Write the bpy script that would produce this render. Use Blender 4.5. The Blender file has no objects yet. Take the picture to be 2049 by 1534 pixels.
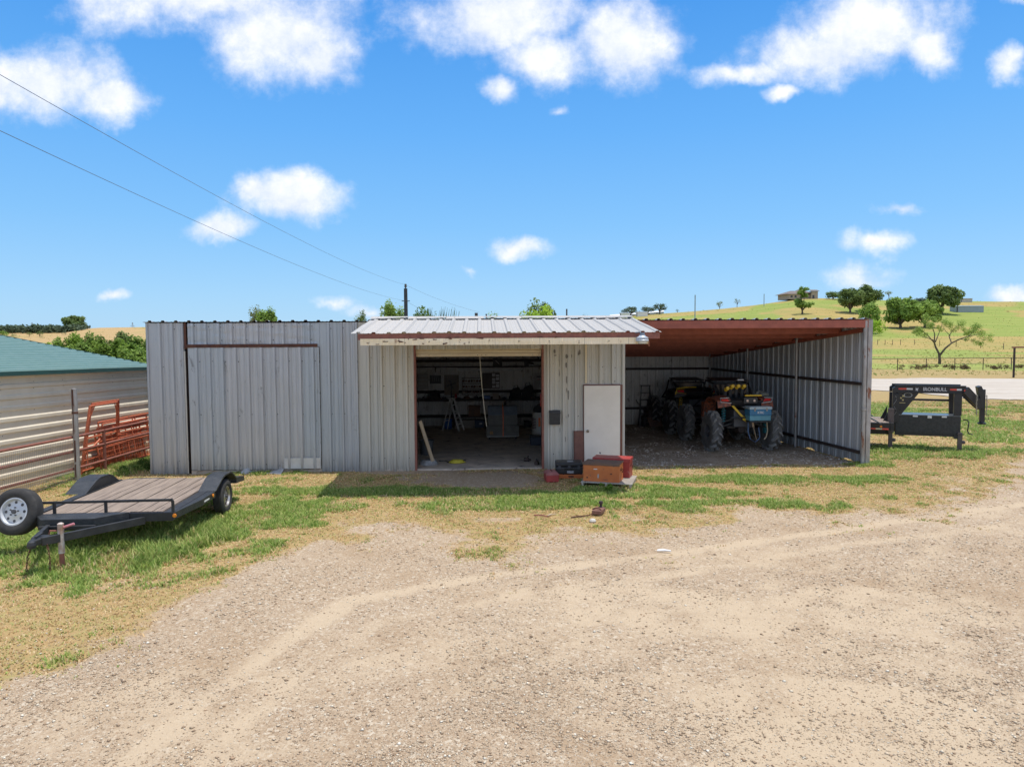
import bpy, math, random
import numpy as np
from mathutils import Vector, Matrix
D = bpy.data
SC = bpy.context.scene
COL = SC.collection
R = math.radians
random.seed(7)

# ------------------------------------------------------------------ camera
EYE = 3.1; FPX = 1400.0; CX, CY = 1024.5, 767.0
PITCH, ROLL = R(3.31), R(0.33)
Fv = Vector((0, math.cos(PITCH), -math.sin(PITCH)))
R0 = Vector((1, 0, 0)); U0 = Vector((0, math.sin(PITCH), math.cos(PITCH)))
Rv = R0*math.cos(ROLL) - U0*math.sin(ROLL)
Uv = U0*math.cos(ROLL) + R0*math.sin(ROLL)
cam = D.cameras.new('camera'); camo = D.objects.new('camera', cam); COL.objects.link(camo)
cam.sensor_width = 36; cam.lens = 36*FPX/2049; cam.clip_start = 0.1; cam.clip_end = 6000
mw = Matrix.Identity(4)
for i in range(3):
    mw[i][0] = Rv[i]; mw[i][1] = Uv[i]; mw[i][2] = -Fv[i]
mw[2][3] = EYE
camo.matrix_world = mw
SC.camera = camo

# ------------------------------------------------------------------ node helper
def nd(nt, typ, props=None, ins=None):
    n = nt.nodes.new(typ)
    for k, v in (props or {}).items(): setattr(n, k, v)
    for k, v in (ins or {}).items():
        s = n.inputs[k]
        if isinstance(v, bpy.types.NodeSocket): nt.links.new(v, s)
        else: s.default_value = v
    return n
def c4(c): return (c[0], c[1], c[2], 1.0)
def mixc(nt, f, a, b, blend='MIX'):
    if not isinstance(a, bpy.types.NodeSocket): a = c4(a)
    if not isinstance(b, bpy.types.NodeSocket): b = c4(b)
    n = nd(nt, 'ShaderNodeMix', {'data_type': 'RGBA', 'blend_type': blend}, {0: f, 6: a, 7: b})
    return n.outputs[2]
def mth(nt, op, a, b=0.0, c=0.0, clamp=False):
    return nd(nt, 'ShaderNodeMath', {'operation': op, 'use_clamp': clamp}, {0: a, 1: b, 2: c}).outputs[0]
def sstep(nt, v, lo, hi):
    return nd(nt, 'ShaderNodeMapRange', {'interpolation_type': 'SMOOTHSTEP'}, {0: v, 1: lo, 2: hi, 3: 0.0, 4: 1.0}).outputs[0]
def noise(nt, vec, scale, detail=4, rough=0.55, dist=0.0):
    return nd(nt, 'ShaderNodeTexNoise', None, {'Vector': vec, 'Scale': scale, 'Detail': detail, 'Roughness': rough, 'Distortion': dist}).outputs[0]

# ------------------------------------------------------------------ sun + sky
SUN = Vector((0.209, 0.076, 1.0)).normalized()
sl = D.lights.new('sun', 'SUN'); sl.energy = 3.7; sl.angle = R(0.53); sl.color = (1.0, 0.955, 0.88)
so = D.objects.new('sun', sl); COL.objects.link(so); so.location = (0, 0, 60)
so.rotation_euler = SUN.to_track_quat('Z', 'Y').to_euler()
W = D.worlds.new('World'); SC.world = W; W.use_nodes = True
nt = W.node_tree; nt.nodes.clear()
sky = nd(nt, 'ShaderNodeTexSky', {'sky_type': 'NISHITA', 'sun_disc': False, 'sun_elevation': math.asin(SUN.z),
      'sun_rotation': math.atan2(SUN.x, SUN.y), 'altitude': 200.0, 'air_density': 1.0, 'dust_density': 0.6, 'ozone_density': 2.2})
hs = nd(nt, 'ShaderNodeHueSaturation', None, {'Hue': 0.497, 'Saturation': 1.22, 'Value': 1.28, 'Color': sky.outputs[0]})
tc = nd(nt, 'ShaderNodeTexCoord')
sep = nd(nt, 'ShaderNodeSeparateXYZ', None, {0: tc.outputs['Generated']})
ramp = nd(nt, 'ShaderNodeValToRGB', None, {0: sep.outputs[2]}); cr = ramp.color_ramp
while len(cr.elements) < 6: cr.elements.new(.5)
for e_, (q_, c_) in zip(cr.elements, [(0, (.40, .68, .96)), (.07, (.33, .63, .97)), (.16, (.225, .55, .98)), (.28, (.135, .45, .97)), (.45, (.052, .31, .86)), (1, (.014, .12, .45))]): e_.position = q_; e_.color = (c_[0], c_[1], c_[2], 1)
rs_ = nd(nt, 'ShaderNodeVectorMath', {'operation': 'SCALE'}, {0: ramp.outputs[0], 'Scale': 9.6})
skyc = mixc(nt, .82, hs.outputs[0], rs_.outputs[0])
yy = mth(nt, 'MAXIMUM', mth(nt, 'ABSOLUTE', sep.outputs[1]), 0.05)
uu = mth(nt, 'DIVIDE', sep.outputs[0], yy); vv = mth(nt, 'DIVIDE', sep.outputs[2], yy)
cv = nd(nt, 'ShaderNodeCombineXYZ', None, {0: uu, 1: vv, 2: 0.0}).outputs[0]
def skyuv(px, py):
    d = Fv + Rv*(px-CX)/FPX + Uv*(CY-py)/FPX
    return d.x/d.y, d.z/d.y
clouds = [(90,165,160,82,1),(225,195,85,52,1),(-10,150,110,65,1),(400,-15,240,85,1),(550,60,165,108,1),(630,110,95,72,1),(1000,30,205,78,1),(1235,75,135,92,1),
  (1090,105,135,68,.9),(1000,188,40,34,.9),(1745,50,185,88,1),(1630,110,170,78,1),(1490,150,105,26,.9),(1560,195,50,22,.9),(1850,90,60,50,1),(2035,135,42,38,.9),(2045,2,40,22,.9),
  (590,402,112,54,1),(520,392,50,32,.9),(445,457,72,30,.8),(1035,503,72,22,.85),(1792,428,50,13,.6),(1760,490,72,30,.8),(1725,553,66,24,.6),
  (228,600,32,14,.7),(2040,594,60,18,.9),(680,605,36,13,.5),(740,625,42,16,.6),(935,548,18,10,.45),(1115,212,22,14,.6)]
warp = nd(nt, 'ShaderNodeTexNoise', {'noise_dimensions': '3D'}, {'Vector': cv, 'Scale': 7.0, 'Detail': 5.0, 'Roughness': 0.6})
wv = nd(nt, 'ShaderNodeVectorMath', {'operation': 'SUBTRACT'}, {0: warp.outputs[1], 1: (0.5, 0.5, 0.5)})
wv = nd(nt, 'ShaderNodeVectorMath', {'operation': 'SCALE'}, {0: wv.outputs[0], 'Scale': 0.085})
cw = nd(nt, 'ShaderNodeVectorMath', {'operation': 'ADD'}, {0: cv, 1: wv.outputs[0]}).outputs[0]
dens = None; low = None
for (px, py, rx, ry, wt) in clouds:
    cu, cvv = skyuv(px, py)
    off = nd(nt, 'ShaderNodeVectorMath', {'operation': 'SUBTRACT'}, {0: cw, 1: (cu, cvv, 0)})
    scl = nd(nt, 'ShaderNodeVectorMath', {'operation': 'MULTIPLY'}, {0: off.outputs[0], 1: (FPX/rx, FPX/ry, 0)})
    ln = nd(nt, 'ShaderNodeVectorMath', {'operation': 'LENGTH'}, {0: scl.outputs[0]}).outputs['Value']
    b = mth(nt, 'MULTIPLY', mth(nt, 'SUBTRACT', 1.12, ln), wt)
    dens = b if dens is None else mth(nt, 'MAXIMUM', dens, b)
n1 = noise(nt, cv, 7.5, 12, 0.66)
n2 = noise(nt, nd(nt, 'ShaderNodeVectorMath', {'operation': 'ADD'}, {0: cv, 1: (0.012, 0.026, 0)}).outputs[0], 7.5, 8, 0.64)
dn = mth(nt, 'ADD', dens, mth(nt, 'MULTIPLY', mth(nt, 'SUBTRACT', n1, 0.475), 2.0))
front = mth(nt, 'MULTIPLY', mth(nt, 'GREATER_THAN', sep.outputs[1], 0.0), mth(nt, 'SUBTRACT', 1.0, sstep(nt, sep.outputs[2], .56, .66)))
# unseen sky behind and overhead: bright clouds added to light shaded walls and interiors
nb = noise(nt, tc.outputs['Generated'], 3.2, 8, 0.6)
dfill = mth(nt, 'MULTIPLY', mth(nt, 'SUBTRACT', nb, 0.40), 5.0)
dn = mth(nt, 'ADD', mth(nt, 'MULTIPLY', dn, front), mth(nt, 'MULTIPLY', dfill, mth(nt, 'SUBTRACT', 1.0, front)))
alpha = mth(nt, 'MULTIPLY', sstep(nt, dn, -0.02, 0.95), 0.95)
up = mth(nt, 'GREATER_THAN', sep.outputs[2], 0.0)
alpha = mth(nt, 'MULTIPLY', alpha, up)
shade = mth(nt, 'ADD', 0.55, mth(nt, 'MULTIPLY', mth(nt, 'SUBTRACT', n1, n2), 3.0), clamp=True)
ccol = mixc(nt, shade, (6.9, 7.7, 9.4), (10.6, 10.5, 10.6))
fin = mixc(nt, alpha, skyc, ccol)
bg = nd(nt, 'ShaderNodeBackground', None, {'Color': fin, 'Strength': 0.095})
out = nd(nt, 'ShaderNodeOutputWorld', None, {0: bg.outputs[0]})
SC.view_settings.view_transform = 'Standard'; SC.view_settings.look = 'None'
SC.view_settings.exposure = 0.20; SC.view_settings.gamma = 1.0
SC.render.resolution_x = 1024; SC.render.resolution_y = 766

# ------------------------------------------------------------------ pixel -> place
def ray(px, py): return Fv + Rv*(px-CX)/FPX + Uv*(CY-py)/FPX
def G(px, py, z=0.0):
    d = ray(px, py); t = (z-EYE)/d.z
    return Vector((d.x*t, d.y*t, z))
def AT(px, py, Y):
    d = ray(px, py); t = Y/d.y
    return Vector((d.x*t, Y, EYE+d.z*t))

# ------------------------------------------------------------------ mesh builder
class MB:
    def __init__(s): s.v = []; s.f = []; s.m = []
    def add(s, vs, fs, m=0):
        o = len(s.v); s.v += [tuple(q) for q in vs]
        s.f += [tuple(i+o for i in f) for f in fs]; s.m += [m]*len(fs)
    def box(s, c, sz, rot=None, m=0):
        vs = []
        for x in (-.5, .5):
            for y in (-.5, .5):
                for z in (-.5, .5):
                    q = Vector((x*sz[0], y*sz[1], z*sz[2]))
                    if rot is not None: q = rot @ q
                    vs.append(q+Vector(c))
        s.add(vs, [(0,1,3,2),(4,6,7,5),(0,4,5,1),(2,3,7,6),(0,2,6,4),(1,5,7,3)], m)
    def bb(s, a, b, m=0):
        s.box([(a[i]+b[i])/2 for i in range(3)], [abs(b[i]-a[i]) for i in range(3)], None, m)
    def bar(s, p0, p1, w, h, m=0, up=(0,0,1)):
        p0 = Vector(p0); p1 = Vector(p1); d = p1-p0; L = d.length
        if L < 1e-6: return
        d.normalize(); up = Vector(up)
        if abs(d.dot(up)) > .98: up = Vector((0,1,0)) if abs(d.y) < .9 else Vector((1,0,0))
        x = d.cross(up).normalized(); z = x.cross(d).normalized()
        rot = Matrix((x, d, z)).transposed()
        s.box((p0+p1)/2, (w, L, h), rot, m)
    def tube(s, p0, p1, r, n=8, m=0, r2=None, caps=True):
        s.path([p0, p1], [r, r if r2 is None else r2], n, m, caps)
    def path(s, pts, r, n=8, m=0, caps=True):
        pts = [Vector(p) for p in pts]
        rr = r if isinstance(r, (list, tuple)) else [r]*len(pts)
        vs = []; ref = None
        for i, p in enumerate(pts):
            a = pts[max(i-1, 0)]; b = pts[min(i+1, len(pts)-1)]
            d = (b-a)
            if d.length < 1e-9: d = Vector((0,0,1))
            d.normalize()
            if ref is None:
                ref = Vector((0,0,1)) if abs(d.z) < .9 else Vector((1,0,0))
            x = d.cross(ref)
            if x.length < 1e-4: x = d.orthogonal()
            x.normalize(); y = d.cross(x).normalized(); ref = -y if False else ref
            for k in range(n):
                t = 2*math.pi*k/n
                vs.append(p+(x*math.cos(t)+y*math.sin(t))*rr[i])
        fs = []
        for i in range(len(pts)-1):
            for k in range(n):
                k2 = (k+1) % n
                fs.append((i*n+k, i*n+k2, (i+1)*n+k2, (i+1)*n+k))
        if caps:
            fs.append(tuple(range(n-1, -1, -1))); fs.append(tuple((len(pts)-1)*n+k for k in range(n)))
        s.add(vs, fs, m)
    def lathe(s, c, axis, prof, n=24, m=0, close=False):
        c = Vector(c); ax = Vector(axis).normalized(); x = ax.orthogonal().normalized(); y = ax.cross(x)
        vs = []
        for (r, h) in prof:
            for k in range(n):
                t = 2*math.pi*k/n
                vs.append(c+ax*h+(x*math.cos(t)+y*math.sin(t))*r)
        fs = []; P = len(prof)
        for i in range(P if close else P-1):
            j = (i+1) % P
            for k in range(n):
                k2 = (k+1) % n
                fs.append((i*n+k, i*n+k2, j*n+k2, j*n+k))
        s.add(vs, fs, m)
    def prism(s, poly, ext, m=0):
        poly = [Vector(p) for p in poly]; e = Vector(ext); n = len(poly)
        vs = poly+[p+e for p in poly]
        fs = [tuple(range(n-1, -1, -1)), tuple(range(n, 2*n))]
        fs += [(i, (i+1) % n, n+(i+1) % n, n+i) for i in range(n)]
        s.add(vs, fs, m)
    def build(s, name, mats, parent=None, smooth=False, bevel=0, loc=None):
        me = D.meshes.new(name); me.from_pydata(s.v, [], s.f)
        if not isinstance(mats, (list, tuple)): mats = [mats]
        for mm in mats: me.materials.append(mm)
        me.polygons.foreach_set('material_index', s.m)
        if smooth: me.polygons.foreach_set('use_smooth', [True]*len(s.f))
        me.update(); me.validate()
        import bmesh
        bm = bmesh.new(); bm.from_mesh(me); bmesh.ops.recalc_face_normals(bm, faces=bm.faces); bm.to_mesh(me); bm.free()
        if smooth:
            try: me.set_sharp_from_angle(angle=R(38))
            except Exception: pass
        o = D.objects.new(name, me); COL.objects.link(o)
        if parent is not None: o.parent = parent
        if loc is not None: o.location = loc
        if bevel:
            b = o.modifiers.new('bevel', 'BEVEL'); b.width = bevel; b.segments = 2; b.limit_method = 'ANGLE'; b.harden_normals = False
        return o

def tag(o, label=None, cat=None, group=None, kind=None):
    if label: o['label'] = label
    if cat: o['category'] = cat
    if group: o['group'] = group
    if kind: o['kind'] = kind
    return o
def thing(name, label, cat, loc=(0,0,0), rotz=0.0, group=None):
    o = D.objects.new(name, None); COL.objects.link(o); o.empty_display_size = 0.2
    o.location = loc; o.rotation_euler = (0, 0, rotz)
    return tag(o, label, cat, group)
def dup(root, loc, rotz, label, group=None, scale=None):
    def cp(o, par):
        c = o.copy(); COL.objects.link(c); c.parent = par
        for ch in [q for q in D.objects if q.parent == o and q != c]: cp(ch, c)
        return c
    r = cp(root, None); r.location = loc; r.rotation_euler = (0, 0, rotz)
    if scale: r.scale = scale
    r['label'] = label
    if group: r['group'] = group
    return r

# corrugated sheet: s runs across the ribs, t along them
def ribsheet(mb, P0, du, dv, n, width, length, pitch=0.305, rib=0.03, phase=0.06, minor=True, m=0, nt_=5, wob=0.003, bottom=None, seed=1, rw=0.045):
    P0 = Vector(P0); du = Vector(du).normalized(); dv = Vector(dv).normalized(); n = Vector(n).normalized()
    rg = random.Random(seed)
    pts = [(0, 0), (width, 0)]
    k = 0
    while True:
        c = phase+k*pitch; k += 1
        if c > width+pitch: break
        cand = [(c-rw, 0), (c-rw*.55, rib), (c+rw*.55, rib), (c+rw, 0)]
        if minor:
            for q in (1/3, 2/3):
                cc = c+pitch*q
                cand += [(cc-.018, 0), (cc, rib*.2), (cc+.018, 0)]
        pts += [p for p in cand if 0 < p[0] < width]
    pts.sort()
    lf = length if callable(length) else (lambda s_: length)
    bf = bottom if callable(bottom) else (lambda s_: bottom or 0.0)
    vs = []; P = len(pts); ph = rg.random()*9
    for j in range(nt_+1):
        for (s_, h) in pts:
            b = bf(s_); t = b+(lf(s_)-b)*j/nt_
            w = wob*math.sin(s_*2.3+j*1.7+ph)+wob*.7*math.sin(s_*7.1+j*2.9)
            vs.append(P0+du*s_+dv*t+n*(h+w))
    fs = [(j*P+i, j*P+i+1, (j+1)*P+i+1, (j+1)*P+i) for j in range(nt_) for i in range(P-1)]
    mb.add(vs, fs, m)
def screws(mb, P0, du, dv, n, width, rows, pitch=0.305, phase=0.06, m=1, seed=3, r=0.012, skip=.1):
    P0 = Vector(P0); du = Vector(du).normalized(); dv = Vector(dv).normalized(); n = Vector(n).normalized()
    rg = random.Random(seed)
    for row in rows:
        s_ = phase+0.07
        while s_ < width:
            if rg.random() > skip:
                c = P0+du*(s_+rg.uniform(-.015, .015))+dv*(row+rg.uniform(-.02, .02))+n*.004
                q = r*rg.uniform(.7, 1.2)
                mb.lathe(c, n, [(q, 0), (q*.8, .006), (0.001, .008)], 6, m)
            s_ += pitch

# ------------------------------------------------------------------ numpy noise
_rng = np.random.RandomState(11)
_lat = _rng.rand(256, 256)
def vnoise(x, y):
    xi = np.floor(x).astype(int); yi = np.floor(y).astype(int)
    fx = x-xi; fy = y-yi; fx = fx*fx*(3-2*fx); fy = fy*fy*(3-2*fy)
    a = _lat[xi & 255, yi & 255]; b = _lat[(xi+1) & 255, yi & 255]; c = _lat[xi & 255, (yi+1) & 255]; d = _lat[(xi+1) & 255, (yi+1) & 255]
    return (a*(1-fx)+b*fx)*(1-fy)+(c*(1-fx)+d*fx)*fy
def fbm(x, y, o=4):
    s = 0; a = .5; t = 0
    for k in range(o):
        s = s+a*vnoise(x*2**k+17.3*k, y*2**k+5.1*k); t += a; a *= .5
    return s/t
def ss(a, b, x):
    t = np.clip((x-a)/(b-a), 0, 1); return t*t*(3-2*t)

# ------------------------------------------------------------------ materials
def base_mat(name):
    m = D.materials.new(name); m.use_nodes = True; nt = m.node_tree; nt.nodes.clear()
    p = nd(nt, 'ShaderNodeBsdfPrincipled'); o = nd(nt, 'ShaderNodeOutputMaterial', None, {0: p.outputs[0]})
    return m, nt, p
def M(name, c1, c2=None, scale=6, rough=.6, metal=0.0, bump=0.0, bscale=60, stretch=(1,1,1), spots=None, sscale=9, samt=.62, spec=.5, emit=None):
    m, nt, p = base_mat(name)
    tc = nd(nt, 'ShaderNodeTexCoord').outputs['Object']
    mp = nd(nt, 'ShaderNodeMapping', None, {'Vector': tc, 'Scale': stretch}).outputs[0]
    c2 = c2 or tuple(x*.78 for x in c1)
    f = sstep(nt, noise(nt, mp, scale, 6, .6), .3, .7)
    col = mixc(nt, f, c1, c2)
    if spots:
        g = sstep(nt, noise(nt, mp, sscale, 7, .65, .4), samt, samt+.08)
        col = mixc(nt, g, col, spots)
    nt.links.new(col, p.inputs['Base Color'])
    p.inputs['Roughness'].default_value = rough; p.inputs['Metallic'].default_value = metal
    p.inputs['Specular IOR Level'].default_value = spec
    if bump:
        b = nd(nt, 'ShaderNodeBump', None, {'Strength': bump, 'Distance': .01, 'Height': noise(nt, mp, bscale, 5, .6)})
        nt.links.new(b.outputs[0], p.inputs['Normal'])
    if emit:
        p.inputs['Emission Color'].default_value = c4(emit[0]); p.inputs['Emission Strength'].default_value = emit[1]
    return m
def wall_mat(name, a, b, stain, rough=.42, metal=.35, splash=True, samt=.66):
    m, nt, p = base_mat(name)
    tc = nd(nt, 'ShaderNodeTexCoord').outputs['Object']
    sp = nd(nt, 'ShaderNodeSeparateXYZ', None, {0: tc})
    pid = mth(nt, 'FLOOR', mth(nt, 'DIVIDE', sp.outputs[0], .915))
    wn = nd(nt, 'ShaderNodeTexWhiteNoise', {'noise_dimensions': '1D'}, {'W': pid}).outputs[0]
    col = mixc(nt, wn, a, b)
    st = nd(nt, 'ShaderNodeMapping', None, {'Vector': tc, 'Scale': (16, 16, .55)}).outputs[0]
    s1 = noise(nt, st, 1.6, 6, .65)
    col = mixc(nt, mth(nt, 'MULTIPLY', sstep(nt, s1, .4, .75), .45), col, tuple(x*.75 for x in a))
    col = mixc(nt, mth(nt, 'MULTIPLY', sstep(nt, noise(nt, st, 3.3, 3, .5), .58, .7), .18), col, tuple(min(1, x*1.35) for x in b))
    bl = noise(nt, nd(nt, 'ShaderNodeMapping', None, {'Vector': tc, 'Scale': (2.2, 2.2, .9)}).outputs[0], 2.4, 8, .7, .6)
    col = mixc(nt, mth(nt, 'MULTIPLY', sstep(nt, bl, samt, samt+.1), .7), col, stain)
    lap = mth(nt, 'LESS_THAN', mth(nt, 'FRACT', mth(nt, 'DIVIDE', sp.outputs[0], .915)), .010)
    col = mixc(nt, mth(nt, 'MULTIPLY', lap, .55), col, (.08, .08, .08))
    sm = noise(nt, nd(nt, 'ShaderNodeMapping', None, {'Vector': tc, 'Scale': (3, 3, 1.6)}).outputs[0], 3.1, 9, .75, .9)
    col = mixc(nt, mth(nt, 'MULTIPLY', sstep(nt, sm, .60, .72), .5), col, tuple(x*.8 for x in stain))
    if splash:
        zz = mth(nt, 'SUBTRACT', 1.0, mth(nt, 'MULTIPLY', sp.outputs[2], 1.6), clamp=True)
        k = mth(nt, 'MULTIPLY', mth(nt, 'MULTIPLY', zz, zz), sstep(nt, noise(nt, st, 2.2, 6, .7), .32, .62))
        col = mixc(nt, mth(nt, 'MULTIPLY', k, .75), col, (.13, .12, .10))
    nt.links.new(col, p.inputs['Base Color'])
    rr = mth(nt, 'ADD', rough, mth(nt, 'MULTIPLY', s1, .25))
    nt.links.new(rr, p.inputs['Roughness']); p.inputs['Metallic'].default_value = metal
    b_ = nd(nt, 'ShaderNodeBump', None, {'Strength': .12, 'Distance': .006, 'Height': noise(nt, tc, 9, 3, .5)})
    nt.links.new(b_.outputs[0], p.inputs['Normal'])
    return m
galv = wall_mat('galvanised_sheet', (.45, .485, .515), (.52, .515, .52), (.17, .17, .175), samt=.61)
galv_in = wall_mat('galvanised_dark_sheet', (.56, .56, .55), (.62, .60, .57), (.16, .14, .12), samt=.56)
creamwall = wall_mat('cream_sheet', (.53, .53, .50), (.62, .58, .50), (.10, .09, .08), samt=.70, metal=.15)
fascia_m = wall_mat('stained_fascia_sheet', (.84, .72, .52), (.86, .74, .52), (.24, .11, .05), samt=.60, metal=.05, splash=False)
roofw = wall_mat('weathered_white_roof', (.38, .375, .36), (.46, .435, .40), (.26, .21, .17), metal=0, rough=.6, splash=False, samt=.62)
red_iron = M('red_oxide_iron', (.36, .10, .065), (.27, .075, .05), 5, .6, 0, .1, 40, spots=(.16,.06,.04), samt=.68)
rust = M('rust', (.13, .052, .032), (.07, .03, .022), 9, .85, 0, .3, 60)
darkiron = M('dark_iron', (.06, .04, .035), (.035, .025, .022), 9, .7)
pipe_galv = M('galvanised_pipe', (.42, .42, .42), (.30, .28, .26), 7, .45, .4, .1, 30, (1,1,.4), spots=(.22,.09,.05), sscale=5, samt=.56)
pipe_rust = M('rusty_pipe', (.30, .11, .075), (.20, .075, .055), 9, .65, 0, .2, 50)
gate_red = M('red_gate_paint', (.62, .17, .075), (.48, .12, .06), 12, .55, 0, .1, 60, spots=(.15,.07,.05))
roller = M('cream_roller_door', (.76, .64, .43), (.66, .55, .36), 3, .5, .05, spots=(.30,.19,.10), sscale=4, samt=.68)
door_w = M('off_white_door', (.84, .79, .72), (.78, .73, .66), 2.5, .45, 0, .05, 50, spots=(.30,.27,.24), sscale=6, samt=.72)
brown_m = M('brown_painted_metal', (.20, .085, .06), (.15, .06, .045), 6, .5)
black_m = M('black_plastic', (.02, .02, .022), (.03, .03, .032), 9, .45)
blacksteel = M('black_trailer_steel', (.018, .019, .021), (.035, .036, .038), 6, .55, 0, .2, 90, spots=(.075,.065,.055), samt=.66)
diamond = M('black_tread_plate', (.028, .032, .036), (.055, .058, .062), 9, .42, .3, 1.0, 90)
rubber = M('tyre_rubber', (.028, .028, .029), (.055, .052, .048), 7, .85, 0, .2, 80)
mud_rubber = M('dusty_tractor_rubber', (.09, .088, .086), (.15, .145, .135), 5, .9, 0, .3, 60)
rim_w = M('white_steel_rim', (.68, .70, .72), (.60, .62, .64), 5, .35, .1, spots=(.35,.27,.12), sscale=7, samt=.66)
rim_c = M('dull_chrome_rim', (.55, .53, .50), (.40, .36, .33), 12, .3, .7, spots=(.2,.11,.07), sscale=14, samt=.55)
wood_old = M('weathered_deck_wood', (.34, .265, .205), (.19, .145, .115), 3, .85, 0, .5, 30, (14, .6, 1), spots=(.10,.08,.07), sscale=2.2, samt=.60)
wood_pale = M('pale_timber', (.52, .42, .29), (.42, .32, .21), 4, .8, 0, .3, 40, (3, 3, .6))
pallet_w = M('grey_pallet_timber', (.46, .42, .36), (.34, .30, .25), 6, .85, 0, .3, 40)
orange_p = M('faded_orange_paint', (.62, .19, .05), (.52, .14, .04), 4, .55, 0, .1, 50, spots=(.18,.11,.08), sscale=6, samt=.63)
boxtop_r = M('rusted_lid', (.13, .085, .07), (.20, .11, .07), 5, .7, 0, .2, 50, spots=(.35,.17,.10))
red_p = M('red_box_paint', (.42, .055, .05), (.34, .045, .04), 4, .45, spots=(.48,.20,.17), sscale=4, samt=.62)
green_roof = M('green_roof_sheet', (.15, .25, .205), (.18, .28, .235), 3, .4, .15, spots=(.22,.33,.30), sscale=8, samt=.68)
shed_w = M('ivory_wall_sheet', (.76, .68, .54), (.70, .62, .48), 3, .4, .05, spots=(.5,.45,.38), samt=.7)
greentrim = M('dark_green_trim', (.03, .09, .075), None, 3, .4)
concrete = M('old_concrete', (.58, .50, .42), (.38, .33, .28), 2.5, .9, 0, .4, 50, spots=(.12,.10,.09), sscale=3, samt=.58)
alum = M('aluminium', (.74, .74, .73), (.64, .64, .63), 8, .4, .1)
grey_paint = M('grey_lamp_housing', (.50, .56, .62), (.42, .47, .52), 6, .4, .1)
glass_w = M('frosted_lamp_glass', (.75, .78, .80), None, 4, .2)
amber = M('amber_lens', (.95, .30, .02), None, 4, .25)
redlens = M('red_lens', (.70, .03, .03), None, 4, .2)
white_p = M('white_paint', (.75, .75, .74), (.66, .66, .65), 5, .5)
red_tape = M('red_reflector', (.75, .08, .05), None, 5, .4)
blue_drum = M('blue_plastic', (.03, .13, .42), None, 5, .4)
blue_light = M('blue_cooler_plastic', (.03, .19, .36), (.03, .16, .30), 4, .4)
cool_lid = M('pale_cooler_lid', (.42, .52, .56), None, 4, .4)
yellow = M('yellow_paint', (.80, .52, .02), (.7, .44, .02), 5, .45)
teal = M('teal_spring', (.03, .24, .28), None, 5, .4)
camo = M('orange_camo_panel', (.36, .10, .045), (.06, .035, .03), 14, .55, samt=.6)
bag_m = M('black_canvas', (.03, .03, .035), (.05, .045, .045), 8, .8, 0, .4, 50)
grey_box = M('grey_green_boxpaint', (.14, .14, .13), (.10, .10, .095), 5, .55, spots=(.2,.17,.13), samt=.66)
steel_b = M('bluish_steel', (.22, .27, .34), (.16, .20, .26), 5, .4, .3)
orange_s = M('orange_strap', (.85, .22, .08), None, 5, .6)
rope_m = M('pale_rope', (.65, .58, .45), None, 9, .8)
drum_w = M('white_drum', (.62, .58, .53), (.52, .48, .42), 4, .5)
paper = M('white_paper', (.78, .78, .80), None, 5, .7)
tan_p = M('tan_board', (.42, .36, .30), None, 5, .7)
dkgrey = M('dark_grey', (.08, .08, .085), None, 6, .6)
brick_h = M('tan_stone_wall', (.45, .37, .28), (.38, .31, .24), 2, .85)
shingle = M('grey_brown_shingles', (.16, .13, .115), (.20, .165, .15), 1.2, .9)
stucco = M('pale_wall', (.52, .50, .44), None, 2, .8)
win_dark = M('dark_window', (.03, .035, .045), None, 3, .15)
metal_far = M('blue_grey_shed_sheet', (.27, .33, .38), (.32, .37, .42), .8, .5, .1)
bark = M('bark', (.13, .10, .075), (.08, .06, .045), 8, .95, 0, .5, 30, (1,1,.4))
stone_w = M('pale_limestone', (.62, .59, .52), (.5, .47, .42), 6, .8)
# ------------------------------------------------------------------ terrain
_ec = np.array([-3000, -600, 0, 150, 165, 200, 290, 500, 720, 1000, 1180, 1300, 1450, 1606, 1700, 1800, 2049, 2600, 5000.])
_ee = np.array([20, 24, 27, 27, 32, 34, 35, 36, 38, 40, 46, 55, 67, 86, 84, 79, 76, 70, 40.])
def terrain(x, y):
    x = np.asarray(x, float); y = np.asarray(y, float)
    d = np.maximum(np.hypot(x*.35, y), 1.0)
    c = 1024+1400*x/np.maximum(y, 20.)
    e = np.interp(c, _ec, _ee)
    zr = 3.1+e/1400*400
    rd = np.interp(y, [-1e4, 95, 150, 200, 250, 300, 350, 400, 470, 4000], [0, 0, .025, .075, .20, .44, .70, 1.0, 1.10, 1.2])
    z = zr*rd
    z = z+(fbm(x*.02, y*.02, 3)-.5)*1.6*ss(90, 250, y)
    z = z+(fbm(x*.6+3, y*.6, 3)-.5)*.05*ss(3, 8, y)*(1-ss(60, 90, y))
    return z
def tz(x, y): return float(terrain(np.array([x]), np.array([y]))[0])
def hit(px, py, dmin=20., dmax=430.):
    d = ray(px, py)
    yv = np.arange(dmin, dmax, 1.0)
    xs = d.x/d.y*yv; zs = EYE+d.z/d.y*yv
    t = terrain(xs, yv); k = np.where(zs <= t)[0]
    i = k[0] if len(k) else len(yv)-1
    return Vector((xs[i], yv[i], t[i]))

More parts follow.
